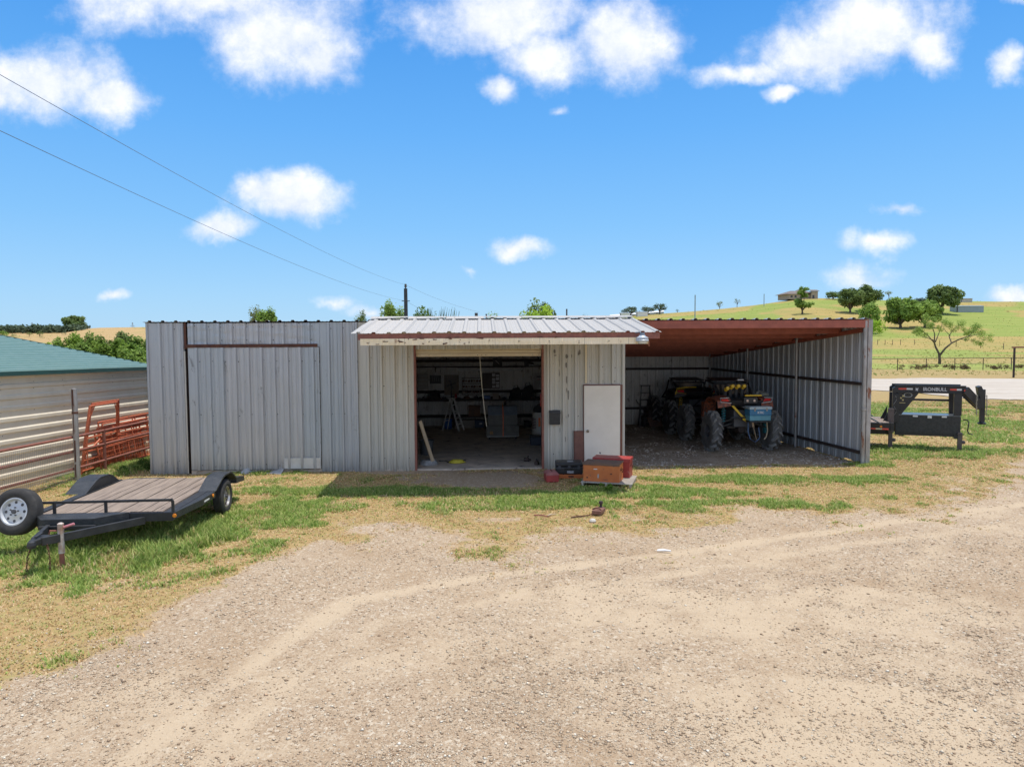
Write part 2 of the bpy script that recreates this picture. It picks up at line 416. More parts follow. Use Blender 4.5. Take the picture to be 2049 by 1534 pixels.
# key places
FL = G(304, 948); FR = G(1727, 929); BR = G(1420, 847)
UX = (FR-FL).normalized(); BW = (FR-FL).length; BANG = math.atan2(UX.y, UX.x)
BV = (BR-FR); BD = BV.length
BXl = BV.dot(UX)/BD; BYl = BV.dot(Vector((-UX.y, UX.x, 0)))/BD     # depth direction in building coordinates
def bxy(u, v):   # building plan -> world
    p = FL+UX*(u+v*BXl)+Vector((-UX.y, UX.x, 0))*(v*BYl)
    return p.x, p.y
_edge = [G(*p) for p in [(-900, 1420), (0, 1345), (120, 1290), (300, 1215), (470, 1140), (600, 1085), (850, 1045), (1100, 1050), (1300, 1052), (1480, 1008), (1750, 990), (1900, 960), (2049, 905), (2500, 890)]]
_ex = np.array([p.x for p in _edge]); _ey = np.array([p.y for p in _edge])
def seg_d(x, y, pts):
    best = np.full(np.shape(x), 1e9)
    for a, b in zip(pts[:-1], pts[1:]):
        ax, ay, bx, by = a.x, a.y, b.x, b.y
        t = np.clip(((x-ax)*(bx-ax)+(y-ay)*(by-ay))/((bx-ax)**2+(by-ay)**2), 0, 1)
        best = np.minimum(best, np.hypot(x-ax-t*(bx-ax), y-ay-t*(by-ay)))
    return best
_tr1 = [G(*p) for p in [(60, 1700), (230, 1534), (420, 1400), (560, 1290), (700, 1200), (1000, 1148), (1300, 1112), (1600, 1070), (1850, 1035), (2100, 1000)]]
_tr2 = [G(*p) for p in [(330, 1600), (420, 1500), (600, 1350), (760, 1245), (1050, 1188), (1400, 1140), (1700, 1090), (2100, 1040)]]
_tr4 = [G(*p) for p in [(700, 1330), (860, 1290), (1200, 1240), (1500, 1195), (1560, 1160), (1500, 1110)]]
_tr5 = [G(*p) for p in [(1250, 1400), (1600, 1330), (1800, 1200), (1880, 1080), (1900, 1000)]]
_tr3 = [G(*p) for p in [(600, 1230), (700, 1320), (1000, 1340), (1400, 1290)]]
def ell(x, y, cx, cy, rx, ry): return 1-np.hypot((x-cx)/rx, (y-cy)/ry)
def masks(x, y):
    """green, dry, track (0..1) over the ground"""
    n1 = fbm(x*.9, y*.9, 4); n2 = fbm(x*2.7+9, y*2.7+4, 4); n3 = fbm(x*.25+31, y*.25, 3)
    eb = np.interp(x, _ex, _ey)
    d = y-eb+.55
    grass = ss(-1.5, .9, d+(n1-.5)*5.0+(n2-.5)*2.4)
    g = ell(x, y, -5.9, 10.6, 2.9, 2.2)*1.1
    g = np.maximum(g, ell(x, y, -5.0, 12.3, 3.2, 1.0))
    for (px, py, rx, ry, k) in [(760, 985, 3.6, .8, .85), (1080, 992, 2.8, .65, .95), (1310, 985, 2.8, .9, 1.05), (1560, 960, 3.4, .75, 1.0), (1000, 1010, 4.5, .5, .6), (1400, 1010, 3.0, .6, .55), (1840, 905, 2.6, 1.5, 1.0), (1950, 905, 2.0, 1.2, .7),
                                (250, 935, 1.4, 2.4, .8), (560, 948, 2.4, .35, .5), (1740, 930, .7, .5, .7), (330, 1010, 3.0, 1.3, .6), (90, 1080, 2.6, 1.6, .9), (560, 1010, 2.2, .9, .55), (1940, 860, 4.0, 2.6, .35)]:
        p = G(px, py); g = np.maximum(g, ell(x, y, p.x, p.y, rx, ry)*k*1.5)
    green = np.clip(ss(.08, .60, g+(n2-.5)*1.5+(n1-.5)*1.1), 0, 1)*.92
    green = np.maximum(green, .55*ss(.56, .70, n2)*ss(.42, .6, n1))
    bare = np.maximum(ss(0, .4, ell(x, y, -.75, 15.9, 2.1, 1.35)+(n2-.5)*.7), ss(.60, .72, n1)*.55*(y < 30))
    bare = np.maximum(bare, ss(-.1, .3, ell(x, y, -2.6, 16.9, 1.6, .45)+(n2-.5)*.5))
    # building floor
    u = (x-FL.x)*UX.x+(y-FL.y)*UX.y; v = (-(x-FL.x)*UX.y+(y-FL.y)*UX.x)/BYl; u = u-v*BXl
    inside = ((u > 0) & (u < BW) & (v > .1) & (v < BD)).astype(float)
    near = 1-ss(26, 34, y)*(x > 4)
    dry = grass*(1-bare)
    green = green*grass*(1-bare*.8)
    # far pasture
    farm = ss(30, 60, y)
    dry = np.maximum(dry*(1-farm), farm*.97)
    n4 = fbm(x*.035, y*.05+3, 4)
    band = np.exp(-((y-140)/38.)**2)*(x > 20)
    gf = np.clip(.95*band*ss(.2, .45, n4)+.9*ss(.38, .56, n4)*ss(170, 260, y)*(x > 20)+.6*ss(.42, .58, n4)*(y < 120), 0, 1)
    gf = np.where((y > 320) & (x < 60), gf*.15, gf)
    gf = np.where((y > 60) & (y < 95), np.maximum(gf, .35), gf)
    green = green*(1-farm)+gf*farm
    side = ((x > 11) & (y > 21) & (y < 36))
    green = np.where(side, ss(.42, .60, n1*.5+n3*.5)*.8, green)
    dry = np.where(side, np.maximum(dry, .8-.6*ss(.5, .62, n1)), dry)
    green = np.where(inside > 0, green*.0, green); dry = np.where(inside > 0, .0, dry)
    t = np.exp(-(seg_d(x, y, _tr1)/.22)**2)*.95
    t = np.maximum(t, .75*np.exp(-(seg_d(x, y, _tr2)/.20)**2)); t = np.maximum(t, .5*np.exp(-(seg_d(x, y, _tr3)/.3)**2)); t = np.maximum(t, .65*np.exp(-(seg_d(x, y, _tr4)/.25)**2)); t = np.maximum(t, .6*np.exp(-(seg_d(x, y, _tr5)/.35)**2))
    t = np.maximum(t, .55*ss(.52, .62, fbm(x*.35+11, y*.6+2, 4)))
    p = G(1650, 1440); t = np.maximum(t, .9*ss(0, .5, ell(x, y, p.x, p.y, 2.2, 1.3)+(n1-.5)*1.3))
    p = G(1500, 1220); t = np.maximum(t, .75*ss(0, .5, ell(x, y, p.x, p.y, 3.6, 1.2)+(n1-.5)*1.5))
    p = G(330, 1420); t = np.maximum(t, .6*ss(0, .5, ell(x, y, p.x, p.y, 1.4, 1.0)+(n1-.5)*1.5))
    t = t*(.55+.9*(n2-.2))
    t = np.clip(t, 0, 1)*(1-ss(14, 20, y))*(1-grass*.8)
    return green, dry, t, inside

def attr_mesh(name, verts, faces_arr, mat, col=None, cname='Col'):
    """numpy mesh; faces_arr (n,k); col (nverts,3)"""
    me = D.meshes.new(name); n, k = faces_arr.shape
    me.vertices.add(len(verts)); me.vertices.foreach_set('co', np.asarray(verts, np.float32).ravel())
    me.loops.add(n*k); me.loops.foreach_set('vertex_index', faces_arr.astype(np.int32).ravel())
    me.polygons.add(n); me.polygons.foreach_set('loop_start', np.arange(0, n*k, k, dtype=np.int32))
    me.polygons.foreach_set('loop_total', np.full(n, k, np.int32))
    if mat: me.materials.append(mat)
    me.update(calc_edges=True)
    if col is not None:
        a = me.color_attributes.new(cname, 'FLOAT_COLOR', 'POINT')
        cc = np.ones((len(verts), 4), np.float32); cc[:, :3] = col
        a.data.foreach_set('color', cc.ravel())
    o = D.objects.new(name, me); COL.objects.link(o)
    return o

def ground_material():
    m, nt, p = base_mat('ground_soil_gravel_grass')
    tc = nd(nt, 'ShaderNodeTexCoord').outputs['Object']
    at = nd(nt, 'ShaderNodeAttribute', {'attribute_name': 'Gm'})
    s = nd(nt, 'ShaderNodeSeparateColor', None, {0: at.outputs['Color']})
    inside = at.outputs['Alpha']
    v1 = nd(nt, 'ShaderNodeTexVoronoi', {'feature': 'F1'}, {'Vector': tc, 'Scale': 34.0, 'Randomness': 1.0})
    v2 = nd(nt, 'ShaderNodeTexVoronoi', {'feature': 'F1'}, {'Vector': tc, 'Scale': 78.0, 'Randomness': 1.0})
    r1 = nd(nt, 'ShaderNodeSeparateColor', None, {0: v1.outputs['Color']}).outputs[0]
    r2 = nd(nt, 'ShaderNodeSeparateColor', None, {0: v2.outputs['Color']}).outputs[1]
    def ramp(fac, stops):
        n = nd(nt, 'ShaderNodeValToRGB', None, {0: fac}); cr = n.color_ramp
        while len(cr.elements) < len(stops): cr.elements.new(.5)
        for e, (q, c) in zip(cr.elements, stops): e.position = q; e.color = c4(c)
        return n.outputs[0]
    st = [(0, (0.200, 0.135, 0.091)), (.18, (0.320, 0.227, 0.147)), (.42, (0.400, 0.294, 0.195)), (.68, (0.460, 0.357, 0.247)), (.88, (0.530, 0.439, 0.320)), (1, (0.680, 0.608, 0.484))]
    ga = ramp(r1, st); gb = ramp(r2, st)
    soil = mixc(nt, noise(nt, tc, 120, 3, .6), (0.335, 0.236, 0.151), (0.430, 0.318, 0.208))
    sel = sstep(nt, noise(nt, tc, 3.0, 6, .65), .40, .60)
    grav = mixc(nt, .55, gb, soil)
    grav = mixc(nt, mth(nt, 'MULTIPLY', sstep(nt, mth(nt, 'ADD', r1, mth(nt, 'MULTIPLY', sel, .5)), .75, .95), .6), grav, ga)
    # dark gaps between stones
    gap = sstep(nt, v2.outputs['Distance'], .45, .75)
    grav = mixc(nt, mth(nt, 'MULTIPLY', gap, .2), grav, (.16, .115, .075))
    lowf = noise(nt, tc, .55, 5, .6)
    grav = mixc(nt, mth(nt, 'MULTIPLY', sstep(nt, lowf, .45, .7), .4), grav, (.31, .205, .115), 'MIX')
    trk = mixc(nt, noise(nt, tc, 60, 4, .7), (0.450, 0.343, 0.229), (0.550, 0.439, 0.303))
    ft = sstep(nt, mth(nt, 'ADD', s.outputs[2], mth(nt, 'MULTIPLY', mth(nt, 'SUBTRACT', noise(nt, tc, 5, 6, .7), .5), .7)), .25, .75)
    col = mixc(nt, mth(nt, 'MULTIPLY', ft, .85), grav, trk)
    nz = noise(nt, tc, 7, 8, .7); nf = noise(nt, tc, 45, 5, .7)
    dfac = sstep(nt, mth(nt, 'ADD', s.outputs[1], mth(nt, 'ADD', mth(nt, 'MULTIPLY', mth(nt, 'SUBTRACT', nz, .5), 1.1), mth(nt, 'MULTIPLY', mth(nt, 'SUBTRACT', nf, .5), .9))), .32, .68)
    dryc = mixc(nt, noise(nt, tc, 1.7, 5, .6), (.42, .265, .125), (.31, .235, .09))
    dryc = mixc(nt, sstep(nt, nf, .5, .8), dryc, (.47, .35, .18))
    dryc = mixc(nt, mth(nt, 'MULTIPLY', sstep(nt, noise(nt, tc, 4.5, 8, .75), .46, .62), .55), dryc, (.30, .29, .10))
    dryc = mixc(nt, mth(nt, 'MULTIPLY', sstep(nt, noise(nt, tc, 22, 6, .75), .55, .70), .6), dryc, (.22, .155, .08))
    far = nd(nt, 'ShaderNodeSeparateXYZ', None, {0: tc})
    isfar = sstep(nt, far.outputs[1], 60, 130)
    streak = noise(nt, nd(nt, 'ShaderNodeMapping', None, {'Vector': tc, 'Scale': (.03, .11, .05)}).outputs[0], 1.6, 7, .65)
    farc = mixc(nt, sstep(nt, streak, .35, .65), (.42, .30, .10), (.31, .265, .075))
    left = sstep(nt, far.outputs[0], 30, -30)
    farc = mixc(nt, mth(nt, 'MULTIPLY', left, .8), farc, (.47, .31, .15))
    farc = mixc(nt, mth(nt, 'MULTIPLY', sstep(nt, noise(nt, tc, .6, 6, .7), .52, .68), .6), farc, (.22, .19, .06))
    farc = mixc(nt, mth(nt, 'MULTIPLY', sstep(nt, noise(nt, nd(nt, 'ShaderNodeMapping', None, {'Vector': tc, 'Scale': (.05, .05, .05)}).outputs[0], 1.0, 8, .72), .5, .62), .65), farc, (.26, .265, .07))
    dryc = mixc(nt, isfar, dryc, farc)
    grc = mixc(nt, noise(nt, tc, 14, 6, .7), (.20, .29, .05), (.34, .38, .10))
    grc = mixc(nt, isfar, grc, mixc(nt, sstep(nt, streak, .35, .65), (.19, .27, .05), (.27, .315, .075)))
    gfac = sstep(nt, mth(nt, 'ADD', s.outputs[0], mth(nt, 'ADD', mth(nt, 'MULTIPLY', mth(nt, 'SUBTRACT', nz, .5), .9), mth(nt, 'MULTIPLY', mth(nt, 'SUBTRACT', nf, .5), .7))), .30, .75)
    brn = sstep(nt, mth(nt, 'ADD', mth(nt, 'MULTIPLY', s.outputs[1], .55), mth(nt, 'MULTIPLY', noise(nt, tc, 1.3, 7, .7), .8)), .50, .72)
    col = mixc(nt, mth(nt, 'MULTIPLY', brn, .45), col, (.40, .265, .125))
    col = mixc(nt, mth(nt, 'MULTIPLY', dfac, .9), col, dryc)
    col = mixc(nt, mth(nt, 'MULTIPLY', gfac, .85), col, grc)
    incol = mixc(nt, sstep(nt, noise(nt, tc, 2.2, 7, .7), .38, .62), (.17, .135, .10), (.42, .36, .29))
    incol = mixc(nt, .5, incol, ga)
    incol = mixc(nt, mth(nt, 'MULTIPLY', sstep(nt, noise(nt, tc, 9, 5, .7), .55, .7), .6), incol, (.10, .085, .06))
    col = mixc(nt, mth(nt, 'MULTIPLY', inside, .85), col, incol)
    nt.links.new(col, p.inputs['Base Color']); p.inputs['Roughness'].default_value = .95; p.inputs['Specular IOR Level'].default_value = .15
    h = mth(nt, 'ADD', mth(nt, 'MULTIPLY', v1.outputs['Distance'], -.6), mth(nt, 'MULTIPLY', nf, .8))
    b = nd(nt, 'ShaderNodeBump', None, {'Strength': .6, 'Distance': .015, 'Height': h})
    nt.links.new(b.outputs[0], p.inputs['Normal'])
    return m
GM = ground_material()
def axis(fine, step, lo, hi, grow=1.09):
    a = list(np.arange(fine[0], fine[1]+step/2, step))
    s = step; q = a[-1]
    while q < hi: s *= grow; q += s; a.append(q)
    s = step; q = a[0]; pre = []
    while q > lo: s *= grow; q -= s; pre.append(q)
    return np.array(pre[::-1]+a)
gx = axis((-12, 14), .10, -3000, 3000, 1.045); gy = axis((4.2, 22), .10, -400, 3800, 1.03)
XX, YY = np.meshgrid(gx, gy); nx, ny = len(gx), len(gy)
ZZ = terrain(XX, YY)
gr, dr, tk, ins = masks(XX, YY)
# wheel tracks press a little into the gravel
ZZ = ZZ-.018*tk
idx = np.arange(nx*ny).reshape(ny, nx)
fa = np.stack([idx[:-1, :-1], idx[:-1, 1:], idx[1:, 1:], idx[1:, :-1]], -1).reshape(-1, 4)
go = attr_mesh('ground', np.stack([XX, YY, ZZ], -1).reshape(-1, 3), fa, GM)
a = go.data.color_attributes.new('Gm', 'FLOAT_COLOR', 'POINT')
a.data.foreach_set('color', np.stack([gr, dr, tk, ins], -1).astype(np.float32).ravel())
go.data.polygons.foreach_set('use_smooth', [True]*len(go.data.polygons))
tag(go, kind='structure')

# pale gravel road crossing behind the gooseneck trailer
rm_, nt, p = base_mat('pale_road_gravel')
tc_ = nd(nt, 'ShaderNodeTexCoord').outputs['Object']
cc = mixc(nt, noise(nt, tc_, 2.5, 8, .7), (.43, .37, .30), (.55, .49, .41))
cc = mixc(nt, mth(nt, 'MULTIPLY', sstep(nt, noise(nt, nd(nt, 'ShaderNodeMapping', None, {'Vector': tc_, 'Scale': (.15, 1, 1)}).outputs[0], .9, 5, .7), .5, .62), .6), cc, (.36, .29, .21))
nt.links.new(cc, p.inputs['Base Color']); p.inputs['Roughness'].default_value = .95
ra = [G(1600, 757), G(1740, 757), G(1850, 757), G(1950, 758), G(2049, 759), G(2300, 762), G(2900, 772)]
rb = [G(1600, 788), G(1740, 780), G(1850, 788), G(1950, 800), G(2049, 801), G(2300, 800), G(2900, 815)]
vs = []; fs = []
N = 160
def interp(pl, t):
    k = t*(len(pl)-1); i = min(int(k), len(pl)-2); return pl[i].lerp(pl[i+1], k-i)
for i in range(N+1):
    A = interp(ra, i/N); B = interp(rb, i/N)
    A = A+Vector((0, (fbm(np.array([A.x*.4]), np.array([3.]))[0]-.5)*3.0, 0)); B = B+Vector((0, (fbm(np.array([B.x*.5]), np.array([8.]))[0]-.5)*3.2, 0))
    for j in range(13):
        q = B.lerp(A, j/12); vs.append((q.x, q.y, tz(q.x, q.y)+.03))
fs = np.array([(i*13+j, i*13+j+1, (i+1)*13+j+1, (i+1)*13+j) for i in range(N) for j in range(12)])
tag(attr_mesh('road', np.array(vs), fs, rm_), kind='structure')

# ------------------------------------------------------------------ loose stones and grass (uncountable)
def vcol_mat(name, rough=.9, trans=0.0, var=0.0):
    m, nt, p = base_mat(name)
    at = nd(nt, 'ShaderNodeAttribute', {'attribute_name': 'Col'})
    nt.links.new(at.outputs['Color'], p.inputs['Base Color']); p.inputs['Roughness'].default_value = rough
    p.inputs['Specular IOR Level'].default_value = .2
    if trans:
        t = nd(nt, 'ShaderNodeBsdfTranslucent', None, {'Color': at.outputs['Color']})
        mx = nd(nt, 'ShaderNodeMixShader', None, {0: trans, 1: p.outputs[0], 2: t.outputs[0]})
        o = [n for n in nt.nodes if n.type == 'OUTPUT_MATERIAL'][0]; nt.links.new(mx.outputs[0], o.inputs[0])
    return m
rs = np.random.RandomState(5)
def zat(x, y):
    g_, d_, t_, i_ = masks(x, y); return terrain(x, y)-.018*t_, g_, d_, t_, i_
# stones
n = 300000
y = 4.6/(1-rs.rand(n)*(1-4.6/15.0)); x = (rs.rand(n)*1.8-.9)*y*.92+.2
z, g_, d_, t_, i_ = zat(x, y)
keep = (rs.rand(n) < np.clip((1-d_*.9)*(1-t_*.8)*(.40+.9*ss(.40, .66, fbm(x*1.3, y*1.3, 4))), .03, 1))
x, y, z = x[keep][:125000], y[keep][:125000], z[keep][:125000]; n = len(x)
sz = np.clip(rs.lognormal(math.log(.0038), .60, n), .0018, .019)*(.8+.05*y)
oct_ = np.array([(1,0,0),(-1,0,0),(0,1,0),(0,-1,0),(0,0,1),(0,0,-.6)], float)
octf = np.array([(0,2,4),(2,1,4),(1,3,4),(3,0,4),(2,0,5),(1,2,5),(3,1,5),(0,3,5)])
V = oct_[None]*(1+(rs.rand(n, 6, 1)-.5)*.6); V[:, :, 2] *= .6
V = V+(rs.rand(n, 6, 3)-.5)*.4
an = rs.rand(n)*6.28; ca, sa = np.cos(an)[:, None], np.sin(an)[:, None]
Vx = V[:, :, 0]*ca-V[:, :, 1]*sa; Vy = V[:, :, 0]*sa+V[:, :, 1]*ca
P = np.stack([Vx*sz[:, None]+x[:, None], Vy*sz[:, None]+y[:, None], V[:, :, 2]*sz[:, None]+z[:, None]+sz[:, None]*.15], -1).reshape(-1, 3)
F = (octf[None]+(np.arange(n)*6)[:, None, None]).reshape(-1, 3)
pal = np.array([(0.480, 0.367, 0.251),(0.420, 0.314, 0.208),(0.540, 0.434, 0.311),(0.620, 0.540, 0.415),(0.360, 0.256, 0.169),(0.290, 0.203, 0.134),(0.470, 0.318, 0.203),(0.680, 0.627, 0.519)])
pw = np.array([.24,.20,.20,.10,.12,.04,.06,.04])
C = pal[rs.choice(8, n, p=pw)]*(.85+.3*rs.rand(n, 1))
stones = attr_mesh('gravel', P, F, vcol_mat('gravel_stone'), np.repeat(C, 6, 0))
tag(stones, 'loose beige and brown gravel stones strewn over the yard', 'gravel', kind='stuff')
# grass
def grass(n, region, bright=1.0, hmul=1.0, name='grass', label='', pfun=None, bl=4, wid=.006, seed=3):
    rs = np.random.RandomState(seed)
    x = region[0]+rs.rand(n)*(region[1]-region[0]); y = region[2]+rs.rand(n)*(region[3]-region[2])
    z, g_, d_, t_, i_ = zat(x, y)
    pr, hh, gg = pfun(x, y, g_, d_)
    k = rs.rand(n) < pr*(1-i_)
    x, y, z, hh, gg = x[k], y[k], z[k], hh[k], gg[k]; n = len(x)
    an = rs.rand(n, bl)*6.28; h = hh[:, None]*(.5+rs.rand(n, bl)); ln = h*(.25+.7*rs.rand(n, bl))+.02*rs.rand(n, bl)
    w = (wid*(.7+.6*rs.rand(n, bl)))*(1+.045*y[:, None])
    bx = x[:, None]+(rs.rand(n, bl)-.5)*.05; by = y[:, None]+(rs.rand(n, bl)-.5)*.05
    px_, py_ = -np.sin(an), np.cos(an)
    p0 = np.stack([bx-px_*w, by-py_*w, z[:, None]+0*h-.005], -1); p1 = np.stack([bx+px_*w, by+py_*w, z[:, None]+0*h-.005], -1)
    mx, my = bx+np.cos(an)*ln*.4, by+np.sin(an)*ln*.4
    p2 = np.stack([mx+px_*w*.7, my+py_*w*.7, z[:, None]+h*.62], -1); p3 = np.stack([mx-px_*w*.7, my-py_*w*.7, z[:, None]+h*.62], -1)
    p4 = np.stack([bx+np.cos(an)*ln, by+np.sin(an)*ln, z[:, None]+h], -1)
    P = np.stack([p0, p1, p2, p3, p4], 2).reshape(-1, 3)
    q = np.arange(n*bl)*5
    F3 = np.concatenate([np.stack([q, q+1, q+2], -1), np.stack([q, q+2, q+3], -1), np.stack([q+3, q+2, q+4], -1)])
    green = np.array([(.20,.31,.07),(.27,.38,.09),(.35,.44,.11),(.44,.46,.16)]); dry = np.array([(.66,.47,.25),(.72,.56,.33),(.58,.40,.20),(.50,.47,.19)])
    isg = rs.rand(n) < gg
    C = np.where(isg[:, None], green[rs.randint(0, 4, n)], dry[rs.randint(0, 4, n)])*(.8+.4*rs.rand(n, 1))*bright
    o = attr_mesh(name, P, F3, D.materials.get('grass_blade') or vcol_mat('grass_blade', .6, .35), np.repeat(C, 5*bl, 0))
    return tag(o, label, 'grass', kind='stuff')
def pf_near(x, y, g, d):
    tall = np.maximum(ss(.0, .5, ell(x, y, -5.9, 10.7, 1.7, 1.7)), .8*ss(.1, .6, ell(x, y, -9.6, 17.2, .9, 1.6)))
    return np.clip(.95*g+.55*d, 0, 1), .016+.044*g+.10*tall*g, np.clip(g*1.05, 0, .93)+.06
grass(400000, (-12, 15, 5.4, 20.5), name='grass', label='short green and straw coloured grass between gravel yard and sheds', pfun=pf_near, bl=3)
def pf_far(x, y, g, d): return np.clip(.9*g+.30*d, 0, 1)*(x > 9.3), .03+.07*g, np.clip(.1+g, 0, 1)
grass(110000, (9.3, 34, 16.5, 36), name='grass', label='rough green and yellow grass around the gooseneck trailer', pfun=pf_far, bl=3, seed=8, wid=.008)

# rough tufts over the far pasture
rs = np.random.RandomState(17); n = 16000
y = 62*np.exp(rs.rand(n)*math.log(400/62.)); x = y*(rs.rand(n)*.85-.02)*1.0+0.0
x = np.where(rs.rand(n) < .15, -y*(.45+.4*rs.rand(n)), x)
k = fbm(x*.06, y*.08, 4) > .40; x, y = x[k], y[k]; z = terrain(x, y); n = len(x)
h = (.06+.16*rs.rand(n)**2)*(.4+y/300.); w = h*(.8+1.0*rs.rand(n))
tp = []
for q in range(3):
    an = rs.rand(n)*3.14; dx, dy = np.cos(an)*w*.5, np.sin(an)*w*.5
    ox, oy = (rs.rand(n)-.5)*w, (rs.rand(n)-.5)*w
    tp.append(np.stack([np.stack([x+ox-dx, y+oy-dy, z-.02], -1), np.stack([x+ox+dx, y+oy+dy, z-.02], -1), np.stack([x+ox+dx*.3, y+oy+dy*.3, z+h], -1)], 1))
Pp = np.concatenate(tp, 0).reshape(-1, 3); Fp = np.arange(len(Pp)).reshape(-1, 3)
cg = np.array([(.34,.44,.11),(.42,.44,.13),(.55,.44,.17),(.34,.38,.11),(.60,.48,.2)])[rs.randint(0, 5, n)]
tag(attr_mesh('pasture_grass', Pp, Fp, D.materials['grass_blade'], np.repeat(np.concatenate([cg]*3, 0), 3, 0)), 'rough grass tufts scattered over the far pasture and hillside', 'grass', kind='stuff')
# stones and dirt lumps on the bay floor
rs = np.random.RandomState(23); n = 9000
u_ = BW*(.54+.46*rs.rand(n)); v_ = BD*rs.rand(n)**1.4*1.0-.3
pxy = np.array([bxy(a_, b_) for a_, b_ in zip(u_, v_)]); x, y = pxy[:, 0], pxy[:, 1]; z, *_r = zat(x, y)
k = fbm(x*1.1+4, y*1.1, 3) > .42; x, y, z = x[k], y[k], z[k]; n = len(x); sz = np.clip(rs.lognormal(math.log(.016), .5, n), .006, .05)
V = oct_[None]*(1+(rs.rand(n, 6, 1)-.5)*.6)+(rs.rand(n, 6, 3)-.5)*.4; V[:, :, 2] *= .5
Pp = (V*sz[:, None, None]+np.stack([x, y, z], -1)[:, None]).reshape(-1, 3); Fp = (octf[None]+(np.arange(n)*6)[:, None, None]).reshape(-1, 3)
C = np.array([(.55,.48,.40),(.40,.34,.28),(.66,.60,.52),(.25,.21,.17)])[rs.randint(0, 4, n)]
tag(attr_mesh('bay_gravel', Pp, Fp, D.materials['gravel_stone'], np.repeat(C, 6, 0)), 'loose stones and dirt lumps on the floor of the open bay', 'gravel', kind='stuff')
# ================================================================== THE METAL SHED BUILDING
BLD = thing('metal_shed_building', 'long low building of grey ribbed metal with roll-up doorway, porch roof and open red-framed bay', 'shed', (FL.x, FL.y, 0), BANG)
_nf = Vector((UX.y, -UX.x, 0))
def UZ(px, py, back=0.0):
    """photo point -> (u, z) on the front wall plane (or one standing 'back' metres in front)"""
    d = ray(px, py); P0 = FL+_nf*back
    t = (P0-Vector((0, 0, EYE))).dot(_nf)/d.dot(_nf)
    p = Vector((0, 0, EYE))+d*t
    return (p-FL).dot(UX), p.z
def P(u, v, z): return Vector((u+v*BXl, v*BYl, z))
EV = 3.62                                    # eave
def roofz(v): return EV-.092*v
X3 = Vector((1, 0, 0)); Z3 = Vector((0, 0, 1)); NF = Vector((0, -1, 0)); BL = Vector((BXl, BYl, 0)).normalized()
u_a0 = 0.0; u_gap = UZ(373, 800)[0]; u_gap2 = UZ(380, 800)[0]; u_sd = UZ(638, 800)[0]; u_t1 = UZ(715, 800)[0]; u_t2 = UZ(761, 800)[0]
u_d0 = UZ(833, 800)[0]; u_d1 = UZ(1084, 800)[0]; u_e = UZ(1247, 800)[0]; z_lint = UZ(500, 690)[1]; z_ro = UZ(960, 713)[1]
u_m0 = UZ(1168, 850)[0]; u_m1 = UZ(1240, 850)[0]; z_m = UZ(1200, 771)[1]; z_head = UZ(960, 690)[1]
scr = M('screw_heads', (.035, .033, .035), None, 5, .5)
def front_panel(name, u0, u1, z0, z1, y=0.0, mat=galv, rows=(), seed=1, phase=.10, minor=True, pitch=.305, label=None, rib=.055):
    mb = MB(); ribsheet(mb, (u0, y, z0), X3, Z3, NF, u1-u0, z1-z0, pitch, rib, phase, minor, 0, 8, seed=seed)
    if rows: screws(mb, (u0, y, z0), X3, Z3, NF, u1-u0, rows, pitch, phase-.01, 1, seed)
    o = mb.build(name, [mat, scr], BLD)
    if label: o['label'] = label
    return o
front_panel('wall', u_a0+.03, u_gap, -.02, EV, 0, galv, (.32, 1.45, 2.6, 3.5), 2, .27, pitch=.29)
front_panel('wall', u_gap2, u_sd, z_lint+.02, EV-.01, -.012, galv, (.08, .42, .50), 4, .12)
front_panel('sliding_door', u_gap2+.01, u_sd+.04, .09, z_lint-.06, -.055, galv, (.10, 1.32, 2.62), 5, .20)
front_panel('wall', u_sd+.042, u_t1, -.02, EV, 0, galv, (.30, 1.42, 2.2, 2.95, 3.5), 6, .22)
front_panel('wall', u_t1+.03, u_d0-.05, -.02, EV, 0, creamwall, (.35, 2.1, 2.8), 7, .25)
front_panel('wall', u_d1+.05, u_m0-.02, -.02, EV, 0, creamwall, (.4, 1.3, 2.6, 3.1), 9, .18, label='cream ribbed wall with scraped dark patches beside the doorway')
front_panel('wall', u_m0-.018, u_e, z_m+.05, EV, -.004, creamwall, (.06, .4), 10, .12, label='cream ribbed wall above the plain door')
front_panel('wall', u_d0-.05, u_d1+.05, z_head-.1, EV, 0, creamwall, (), 12, .12)
mb = MB()   # small patch at the foot of the sliding door
pu, pz = UZ(571, 921)[0], .14
ribsheet(mb, (pu, -.093, .10), X3, Z3, NF, u_sd+.03-pu, .26, .4, .004, .1, False, 0, 2)
mb.build('patch_plate', wall_mat('pale_patch', (.60, .62, .64), (.6, .6, .6), (.3, .3, .3), splash=False), BLD, label) if False else mb.build('patch_plate', M('pale_patch', (.62, .64, .66), (.52, .54, .56), 5, .4, .3), BLD)
# foundation kerb showing under the sliding door
mb = MB(); mb.bb((u_gap2, -.03, -.1), (u_sd+.04, .12, .075)); mb.build('foundation', concrete, BLD)
# trims
mb = MB()
def angle_trim(u, w=.05, z0=-.02, z1=EV, y=-.036): mb.bb((u-w/2, y-.022, z0), (u+w/2, y-.008, z1))
mb.bb((-.012, -.038, -.02), (.03, .07, EV)); mb.build('corner_trim', galv, BLD)
mb = MB(); angle_trim(u_t1+.005, .05); mb.build('corner_trim', galv, BLD)
mb = MB(); angle_trim(u_t2, .035, z1=EV-.02); mb.build('corner_trim', creamwall, BLD)
mb = MB(); angle_trim(UZ(1097, 800)[0], .05); mb.build('corner_trim', creamwall, BLD)
mb = MB(); mb.bb((u_e-.03, -.04, -.02), (u_e+.035, .06, EV-.02)); mb.build('corner_trim', creamwall, BLD)
mb = MB(); angle_trim(UZ(1172, 720)[0], .04, z0=z_m+.06); mb.build('corner_trim', fascia_m, BLD)
